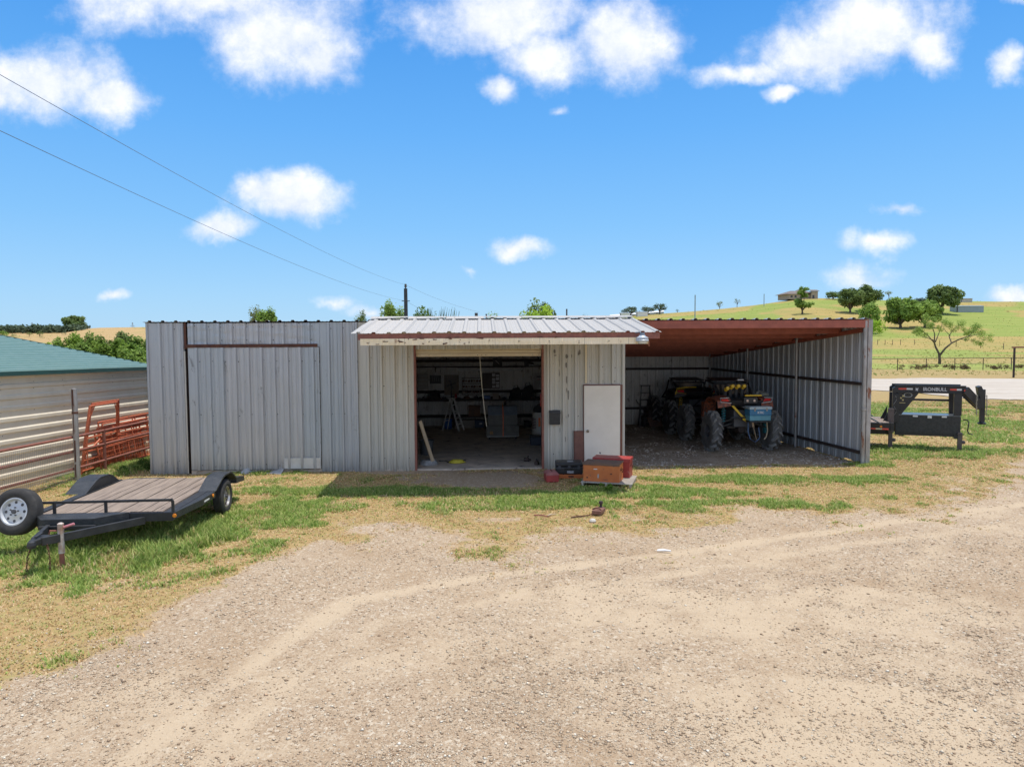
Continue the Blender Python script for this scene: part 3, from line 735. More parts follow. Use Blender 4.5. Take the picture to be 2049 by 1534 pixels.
# rusty door track and gap
mb = MB(); mb.bb((u_gap2-.03, -.075, z_lint-.06), (u_sd, -.02, z_lint+.018)); mb.build('door_track', rust, BLD)
mb = MB(); mb.bb((u_gap-.005, .06, -.02), (u_gap2+.02, .12, EV-.01)); mb.build('door_post', M('gap_shade_rust', (.06, .035, .028), (.03, .02, .018), 6, .85), BLD)  # rust colour darkened to stand for the shade inside the gap
mb = MB(); mb.bb((u_gap+.002, -.03, 3.0), (u_gap+.05, -.002, EV)); mb.build('rusty_strip', rust, BLD)
mb = MB(); mb.bb((u_gap-.012, -.034, .0), (u_gap+.018, -.0, 2.95)); mb.build('corner_trim', creamwall, BLD)
mb = MB(); mb.bb((u_sd-.02, -.02, z_lint-.05), (u_sd+.05, .05, EV-.01)); mb.build('header_jamb', galv, BLD)
# scraped patches on the wall right of the doorway
mb = MB(); rg = random.Random(4)
for (px, py, w, h) in [(1110,703,5,10),(1111,711,5,4),(1134,713,6,10),(1133,730,4,12),(1119,720,2,30),(1134,760,3,16),(1137,790,4,26),(1134,780,2,10),(1160,704,5,10),(1158,708,3,6),(1137,831,2,8),(1131,878,3,14),(1119,745,2,18),(1144,712,2,8),(1132,925,6,6),(1120,860,2,12)]:
    u, z = UZ(px, py); ww, hh = w*.0124, h*.0124
    pts = [(u+ww*.5*math.cos(t)*rg.uniform(.6, 1.1), -.0345 if abs(((u-u_d1-.05-.18) % .305)) < .02 else -.0085, z+hh*.5*math.sin(t)*rg.uniform(.7, 1.1)) for t in [i*math.pi/4 for i in range(8)]]
    mb = MB(); mb.prism([Vector(p) for p in pts], (0, -.003, 0)); mb.build('scrape_mark', M('scraped_dark_paint', (.13, .12, .11), (.25, .23, .2), 20, .7) if 'scraped_dark_paint' not in D.materials else D.materials['scraped_dark_paint'], BLD)
# doorway jambs, roller door
mb = MB(); mb.bb((u_d0-.05, -.035, 0), (u_d0, .14, z_head)); mb.build('door_jamb', pipe_rust, BLD)
mb = MB(); mb.bb((u_d1, -.035, 0), (u_d1+.05, .14, z_head)); mb.build('door_jamb', pipe_rust, BLD)
mb = MB(); h = (z_head+.08-z_ro)
k = 4; prof = []
for i in range(k):
    z0 = z_ro+.07+h*i/k; st = h/k
    prof += [(.0, z0), (-.018, z0+st*.15), (-.018, z0+st*.8), (.0, z0+st*.95)]
for (y0, z0), (y1, z1) in zip(prof[:-1], prof[1:]):
    mb.add([(u_d0, .09+y0, z0), (u_d1, .09+y0, z0), (u_d1, .09+y1, z1), (u_d0, .09+y1, z1)], [(0, 1, 2, 3)])
rd = mb.build('roller_door', roller, BLD)
mb = MB(); mb.bb((u_d0+.01, .05, z_ro), (u_d1-.01, .10, z_ro+.075)); 
for uu in (.1, .32, 1.5, 1.6, 1.7, 2.85, 3.0): mb.lathe((u_d0+uu, .049, z_ro+.035), (0, -1, 0), [(.01, 0), (.006, .006), (.001, .007)], 6, 1)
mb.build('bottom_bar', [M('cream_bar', (.72, .62, .44), (.66, .54, .36), 5, .4), scr], rd)
mb = MB(); mb.lathe((u_d0, .42, z_head+.12), (1, 0, 0), [(.001, 0), (.17, 0), (.17, u_d1-u_d0), (.001, u_d1-u_d0)], 20); mb.build('roller_drum', roller, rd, True)
# man door
mb = MB(); su_, szz = UZ(1199, 905); mb.prism([Vector((su_+a, -.0752, szz+b)) for a, b in [(-.02, .01), (.01, .025), (.03, .0), (.015, -.03), (.0, -.01)]], (0, -.0015, 0)); mb.build('scuff', dkgrey, BLD)
dr_ = MB(); dr_.bb((u_m0+.0, -.075, .04), (u_m1-.005, -.03, z_m)); door = dr_.build('door', door_w, BLD, bevel=.004)
hb = MB(); hu, hz = UZ(1173, 861); hb.lathe((hu+.02, -.075, hz), (0, -1, 0), [(.028, 0), (.028, .012), (.012, .016), (.012, .04), (.03, .05), (.034, .065), (.026, .08), (.001, .083)], 16); hb.build('handle', M('worn_brass_knob', (.25, .22, .17), None, 8, .3, .8), door, True)
mb = MB(); mb.bb((u_m1, -.07, 0), (u_e-.03, -.035, z_m+.02)); mb.bb((u_m0-.02, -.06, z_m+.005), (u_m1, -.035, z_m+.03)); mb.bb((u_m0-.02, -.06, 0), (u_m0-.003, -.035, z_m)); mb.build('door_frame', brown_m, BLD)
mb = MB(); mb.bb((u_m0-.02, .0, .0), (u_e-.002, .02, z_m+.05)); mb.build('door_backing', galv_in, BLD)
# back, side and dividing walls
mb = MB(); ribsheet(mb, P(0, BD, 0), X3, Z3, Vector((0, 1, 0)), u_e, roofz(BD), seed=21, rib=-.03); mb.build('back_wall', galv_in, BLD)
gapf = lambda s_: .05*max(0, math.sin(3.1*s_)+.6*math.sin(7.7*s_+1)-.2)
mb = MB(); ribsheet(mb, P(u_e, BD, -.02), X3, Z3, Vector((0, 1, 0)), BW-u_e+.1, roofz(BD)+.01, seed=25, rib=-.03, bottom=gapf); mb.build('back_wall', galv_in, BLD)
mb = MB(); ribsheet(mb, P(0, .05, 0), BL, Z3, Vector((-BYl, BXl, 0)), BD-.05, lambda s_: roofz(s_)-.02, seed=22); mb.build('side_wall', galv, BLD)
mb = MB(); ribsheet(mb, P(u_e, .08, 0), BL, Z3, Vector((BYl, -BXl, 0)), BD-.1, lambda s_: roofz(s_)-.02, seed=23); mb.build('dividing_wall', galv_in, BLD)
bay_m = wall_mat('bay_side_sheet', (.48, .51, .54), (.53, .53, .54), (.2, .2, .2), metal=.3)
mb = MB(); ribsheet(mb, P(BW+.07, -.03, -.01), BL, Z3, Vector((-BYl, BXl, 0)), BD+.12, lambda s_: roofz(s_)-.0, seed=24, rib=-.035, rw=.05, pitch=.305, bottom=gapf)
mb.build('side_wall', bay_m, BLD, label) if False else mb.build('side_wall', bay_m, BLD)
mb = MB(); mb.bb((BW+.03, -.05, .0), (BW+.14, -.02, EV)); mb.build('corner_trim', pipe_galv, BLD)
# girts
def girt(name, a, b, w=.05, h=.08, m=darkiron):
    q = MB(); q.bar(a, b, w, h); return q.build(name, m, BLD)
for z in (2.1, .62): girt('girt', P(u_e+.05, BD-.06, z), P(BW-.02, BD-.06, z))
for z in (2.45, 1.3): girt('girt', P(.05, BD-.06, z), P(u_e-.05, BD-.06, z), .06, .1)
girt('girt', P(BW+.02, .02, 2.02), P(BW+.02, BD-.05, 2.08), .05, .075)
girt('girt', P(BW+.02, .02, .28), P(BW+.02, BD-.05, .34), .05, .075)
# bay posts (galvanised pipe)
for i, v in enumerate((.0, BD*.335, BD*.665, BD-.08)):
    q = MB(); r = .055 if i == 0 else .042; u = BW-.02-(0 if i == 0 else .03)
    q.tube(P(u, v, -.1), P(u, v, roofz(v)-.02), r, 14)
    q.lathe(P(u, v, 1.35), (0, 0, 1), [(r, 0), (r+.012, .01), (r+.012, .07), (r, .08)], 14)
    q.build('post', pipe_galv, BLD, True)
mb = MB(); mb.bar(P(BW+.035, .03, .3), P(BW+.035, .03, EV-.12), .04, .03); mb.build('rusty_angle', rust, BLD)
for u in (u_e+.05,):
    q = MB(); q.tube(P(u, BD-.12, 0), P(u, BD-.12, roofz(BD)-.05), .04, 12); q.build('post', darkiron, BLD, True)
# bay front beam and purlins (red iron C sections)
def cpurlin(v, zt, h, name='purlin', u0=None, u1=None):
    q = MB(); u0 = u_e+.03 if u0 is None else u0; u1 = BW+.03 if u1 is None else u1; y = 0
    a0 = P(u0, v, zt); a1 = P(u1, v, zt)
    q.bar(a0-Vector((0, 0, h/2)), a1-Vector((0, 0, h/2)), .012, h)
    for zz in (zt-.006, zt-h+.006):
        q.bar(Vector((a0.x, a0.y+.035, zz)), Vector((a1.x, a1.y+.035, zz)), .07, .008)
    return q.build(name, red_iron, BLD)
cpurlin(-.04, EV+.0, .19, 'front_beam')
nP = 8
for i in range(1, nP+1):
    v = BD*i/nP-.08; cpurlin(v, roofz(v)-.03, .20)
for i in range(1, 6):
    v = BD*i/6-.1; cpurlin(v, roofz(v)-.035, .15, 'purlin', .1, u_e-.05)
# rafters
for u in (u_e+.09, BW-.02):
    q = MB(); q.bar(P(u, .1, roofz(.1)-.24), P(u, BD-.1, roofz(BD-.1)-.22), .06, .10); q.build('rafter', red_iron, BLD)
# roof
mb = MB(); sl_ = (P(0, BD+.15, roofz(BD+.15))-P(0, -.06, roofz(-.06))); 
ribsheet(mb, P(-.08, -.06, roofz(-.06)+.02), X3, sl_, sl_.cross(X3)*-1 if sl_.cross(X3).z < 0 else sl_.cross(X3), BW+.22, sl_.length, rib=.034, phase=.17, nt_=10, seed=31, rw=.05, wob=.002)
mb.build('roof', wall_mat('galvalume_roof', (.5, .52, .54), (.55, .55, .55), (.35, .3, .27), splash=False), BLD)
mb = MB(); ribsheet(mb, P(u_e+.05, .0, roofz(0)-.012), X3, sl_, Vector((0, 0, -1)), BW-u_e, sl_.length-.2, rib=.01, nt_=8, seed=32); mb.build('roof_underside', M('shade_darkened_red', (.13, .045, .035), (.09, .03, .025), 4, .7), BLD)  # red darkened below the purlins' tone, painting the shade between them
# ------------- porch
PD = 2.78; pz0 = 3.31; pz1 = 3.70
pu0 = UZ(701, 668, PD)[0]; pu1 = UZ(1324, 668, PD)[0]; pb0 = UZ(742, 636)[0]
def PP(u, s, z=0): return Vector((u, -s, z))
mb = MB(); a = Vector((pu0, -PD, pz0)); dv = Vector((0, PD+.02, pz1-pz0)); nrm = X3.cross(dv).normalized()
ribsheet(mb, a, X3, dv, nrm, pu1-pu0, dv.length, rib=.03, phase=.16, nt_=6, seed=41, rw=.05, wob=.004)
porch = mb.build('porch_roof', roofw, BLD)
mb = MB(); rg = random.Random(8)   # curled ridge flashing
u = pu0
while u < pu1-.05:
    w = min(.9, pu1-u); t1, t2 = rg.uniform(0, .045), rg.uniform(0, .045)
    mb.add([(u+.004, -.32, pz1-.02+t1), (u+w, -.32, pz1-.02+t2), (u+w, -.02, pz1+.055), (u+.004, -.02, pz1+.055), (u+.004, -.32, pz1-.024+t1), (u+w, -.32, pz1-.024+t2), (u+w, -.02, pz1+.05), (u+.004, -.02, pz1+.05)],
           [(0,1,2,3),(4,7,6,5),(0,4,5,1),(1,5,6,2),(2,6,7,3),(3,7,4,0)])
    u += w
mb.build('ridge_flashing', roofw, BLD)
ub0 = UZ(716, 675, PD-.03)[0]; ub1 = UZ(1320, 675, PD-.03)[0]
mb = MB(); mb.bb((ub0, -PD+.02, pz0-.125), (ub1, -PD+.035, pz0-.01)); mb.bb((ub0, -PD+.02, pz0-.135), (ub1, -PD+.09, pz0-.125)); mb.build('porch_beam', pipe_rust, BLD)
uf0 = UZ(721, 683, PD)[0]; uf1 = UZ(1297, 683, PD)[0]
zf1 = pz0-.11; zf0 = UZ(900, 690, PD)[1]
mb = MB(); ribsheet(mb, (uf0, -PD-.005, zf0), X3, Z3, NF, uf1-uf0, zf1-zf0, .305, .014, .1, True, 0, 2, seed=44)
screws(mb, (uf0, -PD-.008, zf0), X3, Z3, NF, uf1-uf0, (.05, zf1-zf0-.05), .61, .1, 1, 12, .01)
mb.build('porch_fascia', [fascia_m, scr], BLD)
mb = MB(); rg = random.Random(19)     # rust streaks on the fascia
for i in range(26):
    u = uf0+rg.uniform(.05, 2.6) if i < 22 else rg.uniform(uf0, uf1); z = zf0+rg.uniform(.02, .16); w = rg.uniform(.02, .13)
    pts = [(u+w*t, -PD-.013-.0, z+rg.uniform(-.008, .008)) for t in (0, .3, .6, 1)]+[(u+w*t, -PD-.013, z-.012-rg.uniform(0, .012)) for t in (.9, .5, .1)]
    mb = MB(); mb.prism([Vector(p) for p in pts], (0, -.002, 0)); mb.build('rust_mark', rust, BLD)
for u in (ub0+.15, ub0+(ub1-ub0)*.33, ub0+(ub1-ub0)*.67, ub1-.3):
    mb = MB(); mb.bar((u, -.02, pz1-.12), (u, -PD+.1, pz0-.09), .05, .10); mb.build('porch_rafter', red_iron, BLD)
# lamp under the porch corner
lu, lz = UZ(1285, 677, PD+.12)
yl = thing('yard_light', 'pale blue-grey dome yard lamp hanging from the right end of the porch fascia', 'lamp', (0, 0, 0), 0)
LW = FL+UX*lu+_nf*(PD+.12); yl.location = (LW.x, LW.y, lz)
mb = MB(); mb.lathe((0, 0, 0), (0, 0, 1), [(.001, .07), (.06, .065), (.075, .04), (.12, .02), (.125, .0), (.118, -.02), (.135, -.035), (.13, -.055), (.11, -.06), (.11, -.05), (.001, -.05)], 28); mb.build('housing', grey_paint, yl, True)
mb = MB(); mb.lathe((0, 0, -.05), (0, 0, 1), [(.1, 0), (.095, -.03), (.07, -.055), (.001, -.062)], 24); mb.build('lens', glass_w, yl, True)
mb = MB(); mb.lathe((0, 0, .05), (0, 0, 1), [(.05, 0), (.05, .06), (.045, .07), (.001, .07)], 16); mb.path([(0, 0, .1), (-.05, .03, .13), (-.12, .1, .12)], .012, 8); mb.build('bracket', blue_light if False else M('grey_cap', (.16, .2, .25), None, 5, .5), yl, True)
mb = MB(); mb.path([(.14, .06, -.03), (.15, .06, -.08), (.145, .05, -.13), (.155, .05, -.16)], .007, 6); mb.build('cord', M('frayed_orange_cord', (.45, .18, .1), None, 5, .7), yl)
# workshop slab
mb = MB(); ys = [P(u_d0-2.0, -.0, .0), P(u_e-.1, .0, 0), P(u_e-.1, BD-.1, 0), P(u_d0-2.0, BD-.1, 0)]
mb.prism([q+Vector((0, 0, -.05)) for q in ys], (0, 0, .085)); mb.build('floor_slab', concrete, BLD)
ORD = ['first', 'second', 'third', 'fourth', 'fifth', 'sixth', 'seventh', 'eighth', 'ninth', 'tenth', 'eleventh', 'twelfth', 'thirteenth', 'fourteenth', 'fifteenth', 'sixteenth']
# ================================================================== WHEELS
def wheel(parent, c, axis, rad, width, rimr, rim_mat, name='wheel', spokes=8, hub=True, tread=True):
    """tyre (rim, hub) as part and sub-parts; axis points to the outer side"""
    c = Vector(c); ax = Vector(axis).normalized(); w = width/2
    mb = MB(); r = rad
    prof = [(rimr, -w*.75), (rimr+.02, -w*.92), (rimr+(r-rimr)*.55, -w), (r-.025, -w*.86), (r-.004, -w*.72)]
    for k in range(-2, 3):
        q = k*w*.26
        prof += [(r, q-w*.10), (r-.009, q-w*.03) if tread else (r, q-.001), (r-.009, q+w*.03) if tread else (r, q+.001), (r, q+w*.10)]
    prof += [(r-.004, w*.72), (r-.025, w*.86), (rimr+(r-rimr)*.55, w), (rimr+.02, w*.92), (rimr, w*.75)]
    mb.lathe(c, ax, prof, 40, 0, True)
    ty = mb.build(name, rubber, parent, True)
    mb = MB()
    mb.lathe(c, ax, [(rimr, -w*.75), (rimr+.008, w*.80), (rimr-.012, w*.82), (rimr-.03, w*.5), (rimr*.86, w*.34), (rimr*.78, w*.42), (rimr*.45, w*.5), (rimr*.38, w*.62), (rimr*.2, w*.64), (.001, w*.64)], 32)
    x = ax.orthogonal().normalized(); y = ax.cross(x)
    for i in range(spokes):
        t = 2*math.pi*i/spokes; p = c+(x*math.cos(t)+y*math.sin(t))*rimr*.68+ax*(w*.455)
        mb.lathe(p, ax, [(.001, .004), (rimr*.10, .003), (rimr*.11, 0)], 10, 1)
    for i in range(5):
        t = 2*math.pi*i/5; p = c+(x*math.cos(t)+y*math.sin(t))*rimr*.30+ax*(w*.60)
        mb.lathe(p, ax, [(.012, 0), (.012, .02), (.001, .022)], 6, 1)
    if hub: mb.lathe(c+ax*w*.6, ax, [(rimr*.17, 0), (rimr*.16, .03), (.001, .03)], 12, 1)
    mb.build('rim', [rim_mat, dkgrey], ty, True)
    return ty

# ================================================================== FLATBED CAR TRAILER (left)
A0 = G(345, 1022, .58)          # front right corner of the deck, world
tA = R(-3.0)
TR = thing('flatbed_trailer', 'black single-axle car trailer with grey plank deck, raised fenders and spare wheel at its nose', 'trailer', (A0.x, A0.y, 0), 0)
# local: x to the left is negative, y runs back from the nose; slight yaw via shear-free rotation
TR.rotation_euler = (0, 0, R(4.8))
DW = 2.0; DL = 2.82; dz = .56
mb = MB()
def planks(x0, x1, n, y0, y1, z, th, mbx, seed=1):
    rg = random.Random(seed); w = (x1-x0)/n
    for i in range(n):
        dzp = rg.uniform(-.006, .006)
        a = x0+i*w+.006; b = x0+(i+1)*w-.006
        q = [(a, y0+rg.uniform(0, .01), z+dzp), (b, y0+rg.uniform(0, .01), z+dzp), (b, (y0+y1)/2, z+dzp+rg.uniform(-.008, .008)), (b, y1-rg.uniform(0, .02), z+dzp), (a, y1-rg.uniform(0, .02), z+dzp), (a, (y0+y1)/2, z+dzp)]
        mbx.prism([Vector(p) for p in q], (0, 0, -th))
planks(-DW+.06, -.16, 11, .05, DL-.02, dz+.012, .04, mb)
mb.build('plank_deck', wood_old, TR)
mb = MB()
mb.bb((-.14, .0, dz-.13), (0, DL, dz)); mb.bb((-DW-.14, 0, dz-.13), (-DW, DL, dz))
mb.bb((-DW, 0, dz-.13), (-.14, .045, dz)); mb.bb((-DW, DL-.05, dz-.12), (-.14, DL, dz-.002))
for y in (.6, 1.2, 1.8, 2.4): mb.bb((-DW, y, dz-.12), (-.14, y+.05, dz-.045))
mb.build('frame', blacksteel, TR, bevel=.004)
for x in (-.50, -DW-.02):
    mb = MB(); mb.prism([Vector(p) for p in [(x, DL+.002, dz-.01), (x, DL+.5, dz-.07), (x, DL+.5, dz-.16), (x, DL+.002, dz-.12)]], (.6, 0, 0)); mb.build('dovetail', diamond, TR)
for x in (-.05, -DW+.06):
    q = MB(); q.lathe((x, DL+.505, dz-.12), (0, 1, 0), [(.05, 0), (.045, .02), (.001, .02)], 12); q.build('tail_light', redlens, TR)
# fenders: stepped drive-over shape
def fender(x0, x1, y0):
    q = MB(); o = [(0, 0), (.40, .165), (.52, .19), (.84, .19), (.98, .15), (1.26, -.02)]
    i = [(1.21, -.03), (.96, .125), (.84, .162), (.54, .162), (.42, .135), (.05, -.01)]
    pts = [Vector((x0, y0+a, dz+b)) for a, b in o+i]
    q.prism(pts, (x1-x0, 0, 0))
    return q.build('fender', diamond, TR, bevel=.004)
fy = 1.52
fender(-.16, .14, fy); fender(-DW-.36, -DW-.02, fy)
q = MB(); q.prism([Vector((-.125, fy+a, dz+b)) for a, b in [(.02, -.02), (.41, .13), (.54, .158), (.84, .158), (.96, .12), (1.2, -.02)]], (.012, 0, 0)); q.build('inner_skirt', blacksteel, TR); q = MB(); q.prism([Vector((-DW-.03, fy+a, dz+b)) for a, b in [(.02, -.02), (.41, .13), (.54, .158), (.84, .158), (.96, .12), (1.2, -.02)]], (.012, 0, 0)); q.build('inner_skirt', blacksteel, TR)
wheel(TR, (.03, fy+.70, .315), (1, 0, 0), .315, .19, .185, rim_c)
wheel(TR, (-DW-.22, fy+.70, .315), (-1, 0, 0), .315, .19, .185, rim_c)
mb = MB(); mb.tube((-DW-.2, fy+.70, .31), (.0, fy+.70, .31), .035, 10); mb.build('axle', blacksteel, TR)
# side sill in front of the right fender
mb = MB(); mb.bb((-.0, .0, dz-.11), (.19, fy+.01, dz-.004)); mb.build('running_board', blacksteel, TR, bevel=.004) if False else None
sill = MB(); sill.prism([Vector(p) for p in [(.001, .0, dz-.11), (.02, 0, dz-.11), (.13, fy*.6, dz-.11), (.13, fy+.01, dz-.11), (.001, fy+.01, dz-.11)]], (0, 0, .105)); sill.build('side_plate', diamond, TR, bevel=.003)
mk = [((.03, -.0, dz-.05), (0, -1, 0)), ((.132, fy-.12, dz-.05), (1, 0, 0)), ((-DW-.1, -.0, dz-.05), (0, -1, 0))]
for p, ax in mk:
    q = MB(); q.lathe(p, ax, [(.030, 0), (.028, .012), (.001, .016)], 14); q.build('marker_light', amber, TR, True)
q = MB(); q.bb((.131, .98, dz-.075), (.1345, 1.22, dz-.05)); q.build('reflector_strip', white_p, TR)
# front rail
mb = MB(); zr = dz+.185
mb.bar((-DW+.1, .03, zr), (-.03, .03, zr), .035, .035)
mb.bar((-.03, .03, zr+.017), (-.0, .03, zr-.03), .035, .035); mb.bar((-.002, .03, zr-.02), (-.002, .03, dz), .035, .035, up=(0, 1, 0))
for x in (-.98, -1.72): mb.bar((x, .03, dz), (x, .03, zr), .035, .035, up=(0, 1, 0))
mb.build('front_rail', blacksteel, TR)
# tongue
cx = -1.34; ty_ = -1.22; tz_ = .46
mb = MB()
mb.bar((cx+.05, ty_+.12, tz_), (-.42, .02, dz-.115), .055, .11); mb.bar((cx-.05, ty_+.12, tz_), (-1.72, .02, dz-.115), .055, .11)
mb.bar((cx-.36, -.42, tz_+.015), (cx+.42, -.42, tz_+.015), .05, .05)
mb.build('tongue', blacksteel, TR, bevel=.004)
mb = MB(); mb.prism([Vector(p) for p in [(-.62, -.02, dz+.03), (-.98, -.34, dz+.02), (-1.72, -.34, dz+.02), (-1.98, -.02, dz+.03)]], (0, 0, -.17)); mb.build('tongue_box', diamond, TR, bevel=.008)
mb = MB(); mb.prism([Vector(p) for p in [(cx-.045, ty_, tz_-.03), (cx+.045, ty_, tz_-.03), (cx+.10, ty_+.28, tz_-.02), (cx-.10, ty_+.28, tz_-.02)]], (0, 0, .075))
mb.lathe((cx, ty_-.01, tz_-.05), (0, 0, 1), [(.001, 0), (.05, .0), (.055, .04), (.045, .085), (.001, .10)], 16); mb.bar((cx, ty_+.08, tz_+.07), (cx, ty_+.25, tz_+.09), .03, .02)
mb.build('coupler', steel_b if False else blacksteel, TR, bevel=.005)
jx = cx+.20; jy = -.90
mb = MB(); mb.tube((jx, jy, -.02), (jx, jy, .24), .032, 12, 0); mb.tube((jx, jy, .24), (jx, jy, .62), .04, 12, 1); mb.lathe((jx, jy, .62), (0, 0, 1), [(.04, 0), (.042, .03), (.02, .045), (.001, .045)], 12, 1)
mb.lathe((jx, jy, -.02), (0, 0, 1), [(.06, 0), (.06, .015), (.03, .02)], 12, 0)
jk = mb.build('jack', [pipe_rust, M('dirty_white_tube', (.55, .52, .48), (.35, .2, .13), 9, .6)], TR, True)
mb = MB(); mb.path([(jx-.05, jy, .55), (jx-.13, jy-.02, .56), (jx-.15, jy-.02, .50)], .012, 8); mb.path([(jx+.04, jy, .60), (jx+.17, jy+.02, .64)], .018, 8, 1); mb.build('crank', [pipe_rust, M('pink_grip', (.6, .22, .25), None, 4, .5)], jk, True)
def chain(name, pts, parent, r=.006, link=.035, mat=rust):
    mb = MB(); pts = [Vector(p) for p in pts]; k = 0
    for a, b in zip(pts[:-1], pts[1:]):
        d = b-a; n = max(1, int(d.length/link)); dn = d.normalized(); s1 = dn.orthogonal().normalized(); s2 = dn.cross(s1)
        for i in range(n):
            c = a+d*(i+.5)/n; s_ = s1 if k % 2 else s2; k += 1; L = link*.62; w_ = link*.26
            ring = [c+dn*L*math.cos(t)+s_*w_*math.sin(t) for t in [j*math.pi/4 for j in range(9)]]
            mb.path(ring, r, 5, 0, False)
    return mb.build(name, mat, parent)
for x in (-.09, .1):
    chain('safety_chain', [(cx+x, ty_+.16, .42), (cx+x*1.5, ty_+.12, .25), (cx+x*1.6, ty_+.1, .07)], TR)
# spare wheel
sw = (-DW-.20, -.05, .64)
wheel(TR, sw, Vector((-.10, -.95, .24)), .345, .21, .20, rim_w, 'spare_wheel')
mb = MB(); mb.bar((-DW-.30, .06, .62), (-DW-.02, .25, dz-.06), .05, .05); mb.bar((-DW-.02, .25, dz-.06), (-DW+.1, .2, dz-.07), .05, .05); mb.build('spare_bracket', blacksteel, TR)

# ================================================================== OUTSIDE BOXES
def rotz(a): return Matrix.Rotation(a, 3, 'Z')
def chest(name, label, cat, loc, yaw, w, d, h, body, lid, lidh=.05, group=None, handle_side=1, z=0):
    t = thing(name, label, cat, (loc[0], loc[1], z), yaw, group)
    mb = MB(); mb.bb((-w/2, -d/2, 0), (w/2, d/2, h-lidh)); mb.bb((-w/2-.004, -d/2-.004, .0), (w/2+.004, d/2+.004, .025)); mb.build('body', body, t, bevel=.006)
    mb = MB(); mb.bb((-w/2-.012, -d/2-.012, h-lidh+.002), (w/2+.012, d/2+.012, h)); mb.bb((-w/2-.012, -d/2-.014, h-lidh-.02), (w/2+.012, -d/2-.004, h-lidh+.004)); mb.build('lid', lid, t, bevel=.008)
    x = w/2*handle_side; e = handle_side
    mb = MB(); mb.path([(x, -.07, h*.62), (x+.03*e, -.06, h*.60), (x+.035*e, -.045, h*.48), (x+.035*e, .045, h*.48), (x+.03*e, .06, h*.6), (x, .07, h*.62)], .007, 6); mb.bb((x-.001, -.09, h*.56), (x+.006*e, -.05, h*.68)); mb.bb((x-.001, .05, h*.56), (x+.006*e, .09, h*.68)); mb.build('handle', rust, t)
    return t
pc = G(1222, 962, .12)
pal = thing('pallet', 'weathered grey timber pallet under the orange and red chests', 'pallet', (pc.x, pc.y+.25, 0), R(-16))
mb = MB()
for i in range(8): mb.bb((-.55, -.44+i*.127, .095), (.55, -.44+i*.127+.09, .115))
mb.build('top_boards', pallet_w, pal)
mb = MB()
for x in (-.53, -.02, .49): mb.bb((x, -.45, .0), (x+.04, .52, .094))
mb.build('stringers', pallet_w, pal)
o1 = G(1209, 962, .12)
chest('tool_chest', 'faded orange steel chest with a rusted lid, in front on the pallet', 'chest', (o1.x-.0, o1.y+.16), R(-19), .78, .48, .40, orange_p, boxtop_r, .03, 'chests on the pallet', 1, .117)
oc = [o_ for o_ in D.objects if o_.name == 'tool_chest'][0]
for k_, (a_, b_, w_, h_, m_) in enumerate([(-.12, .27, .09, .022, white_p), (-.06, .12, .035, .10, M('grey_paint_scrap', (.5, .45, .42), None, 9, .7)), (.22, .18, .05, .03, rust), (-.30, .08, .04, .03, rust), (.10, .05, .12, .012, boxtop_r)]):
    q = MB(); q.prism([Vector((a_+x_*w_, -.2465, b_+z_*h_)) for x_, z_ in [(-.5, -.3), (.1, -.5), (.5, -.1), (.35, .5), (-.4, .4)]], (0, -.002, 0)); q.build('paint_scuff', m_, oc)
chest('tool_chest', 'bright red steel chest standing behind the orange one', 'chest', (o1.x+.28, o1.y+.66), R(-19), .82, .40, .42, red_p, red_p, .07, 'chests on the pallet', 1, .117)
mb = MB()
bc = G(1140, 957); BC = thing('equipment_case', 'black hard plastic equipment case with a white latch label, on a low red box', 'case', (bc.x, bc.y+.25, .09), R(-2))
mb = MB(); mb.bb((-.31, -.22, 0), (.31, .22, .17)); mb.build('base', black_m, BC, bevel=.03)
mb = MB(); mb.bb((-.315, -.225, .175), (.315, .225, .27)); mb.build('lid', black_m, BC, bevel=.03)
for x in (-.22, .22, 0):
    q = MB(); q.bb((x-.03, -.24, .12), (x+.03, -.222, .20)); q.build('latch', dkgrey, BC, bevel=.004)
for x in (-.27, -.13, .13, .27):
    q = MB(); q.bb((x-.012, -.232, .0), (x+.012, -.218, .11)); q.build('rib', black_m, BC)
q = MB(); q.bb((-.05, -.245, .03), (.10, -.236, .085)); q.build('label_plate', M('scuffed_grey_label', (.5, .52, .55), (.2, .2, .22), 30, .6), BC); q = MB(); q.bb((-.04, -.10, .268), (.10, .04, .2735)); q.build('label_plate', D.materials['scuffed_grey_label'], BC)
q = MB(); q.path([(-.09, -.225, .15), (-.09, -.26, .15), (.09, -.26, .15), (.09, -.225, .15)], .012, 8); q.build('handle', black_m, BC)
lb = thing('low_box', 'low faded red-orange box lying under the black equipment case', 'box', (bc.x+.03, bc.y+.25, 0), 0)
q = MB(); q.bb((-.27, -.24, 0), (.29, .2, .088)); q.build('body', orange_p, lb, bevel=.006)
q = MB(); q.bb((-.06, -.248, .03), (.06, -.241, .06)); q.build('latch', rust, lb)
rb = G(1104, 964); RB = thing('toolbox', 'small dark red metal toolbox on the ground beside the black case', 'toolbox', (rb.x, rb.y+.18, 0), R(6))
q = MB(); q.bb((-.14, -.2, 0), (.14, .2, .15)); q.build('body', red_p, RB, bevel=.008)
q = MB(); q.prism([Vector(p) for p in [(-.145, -.205, .152), (.145, -.205, .152), (.145, -.205, .18), (.09, -.205, .215), (-.09, -.205, .215), (-.145, -.205, .18)]], (0, .41, 0)); q.build('lid', M('dusty_pink_lid', (.42, .17, .16), (.32, .10, .10), 6, .6), RB, bevel=.004)
q = MB(); q.path([(0, -.09, .215), (0, -.08, .24), (0, .08, .24), (0, .09, .215)], .008, 6); q.build('handle', rust, RB)
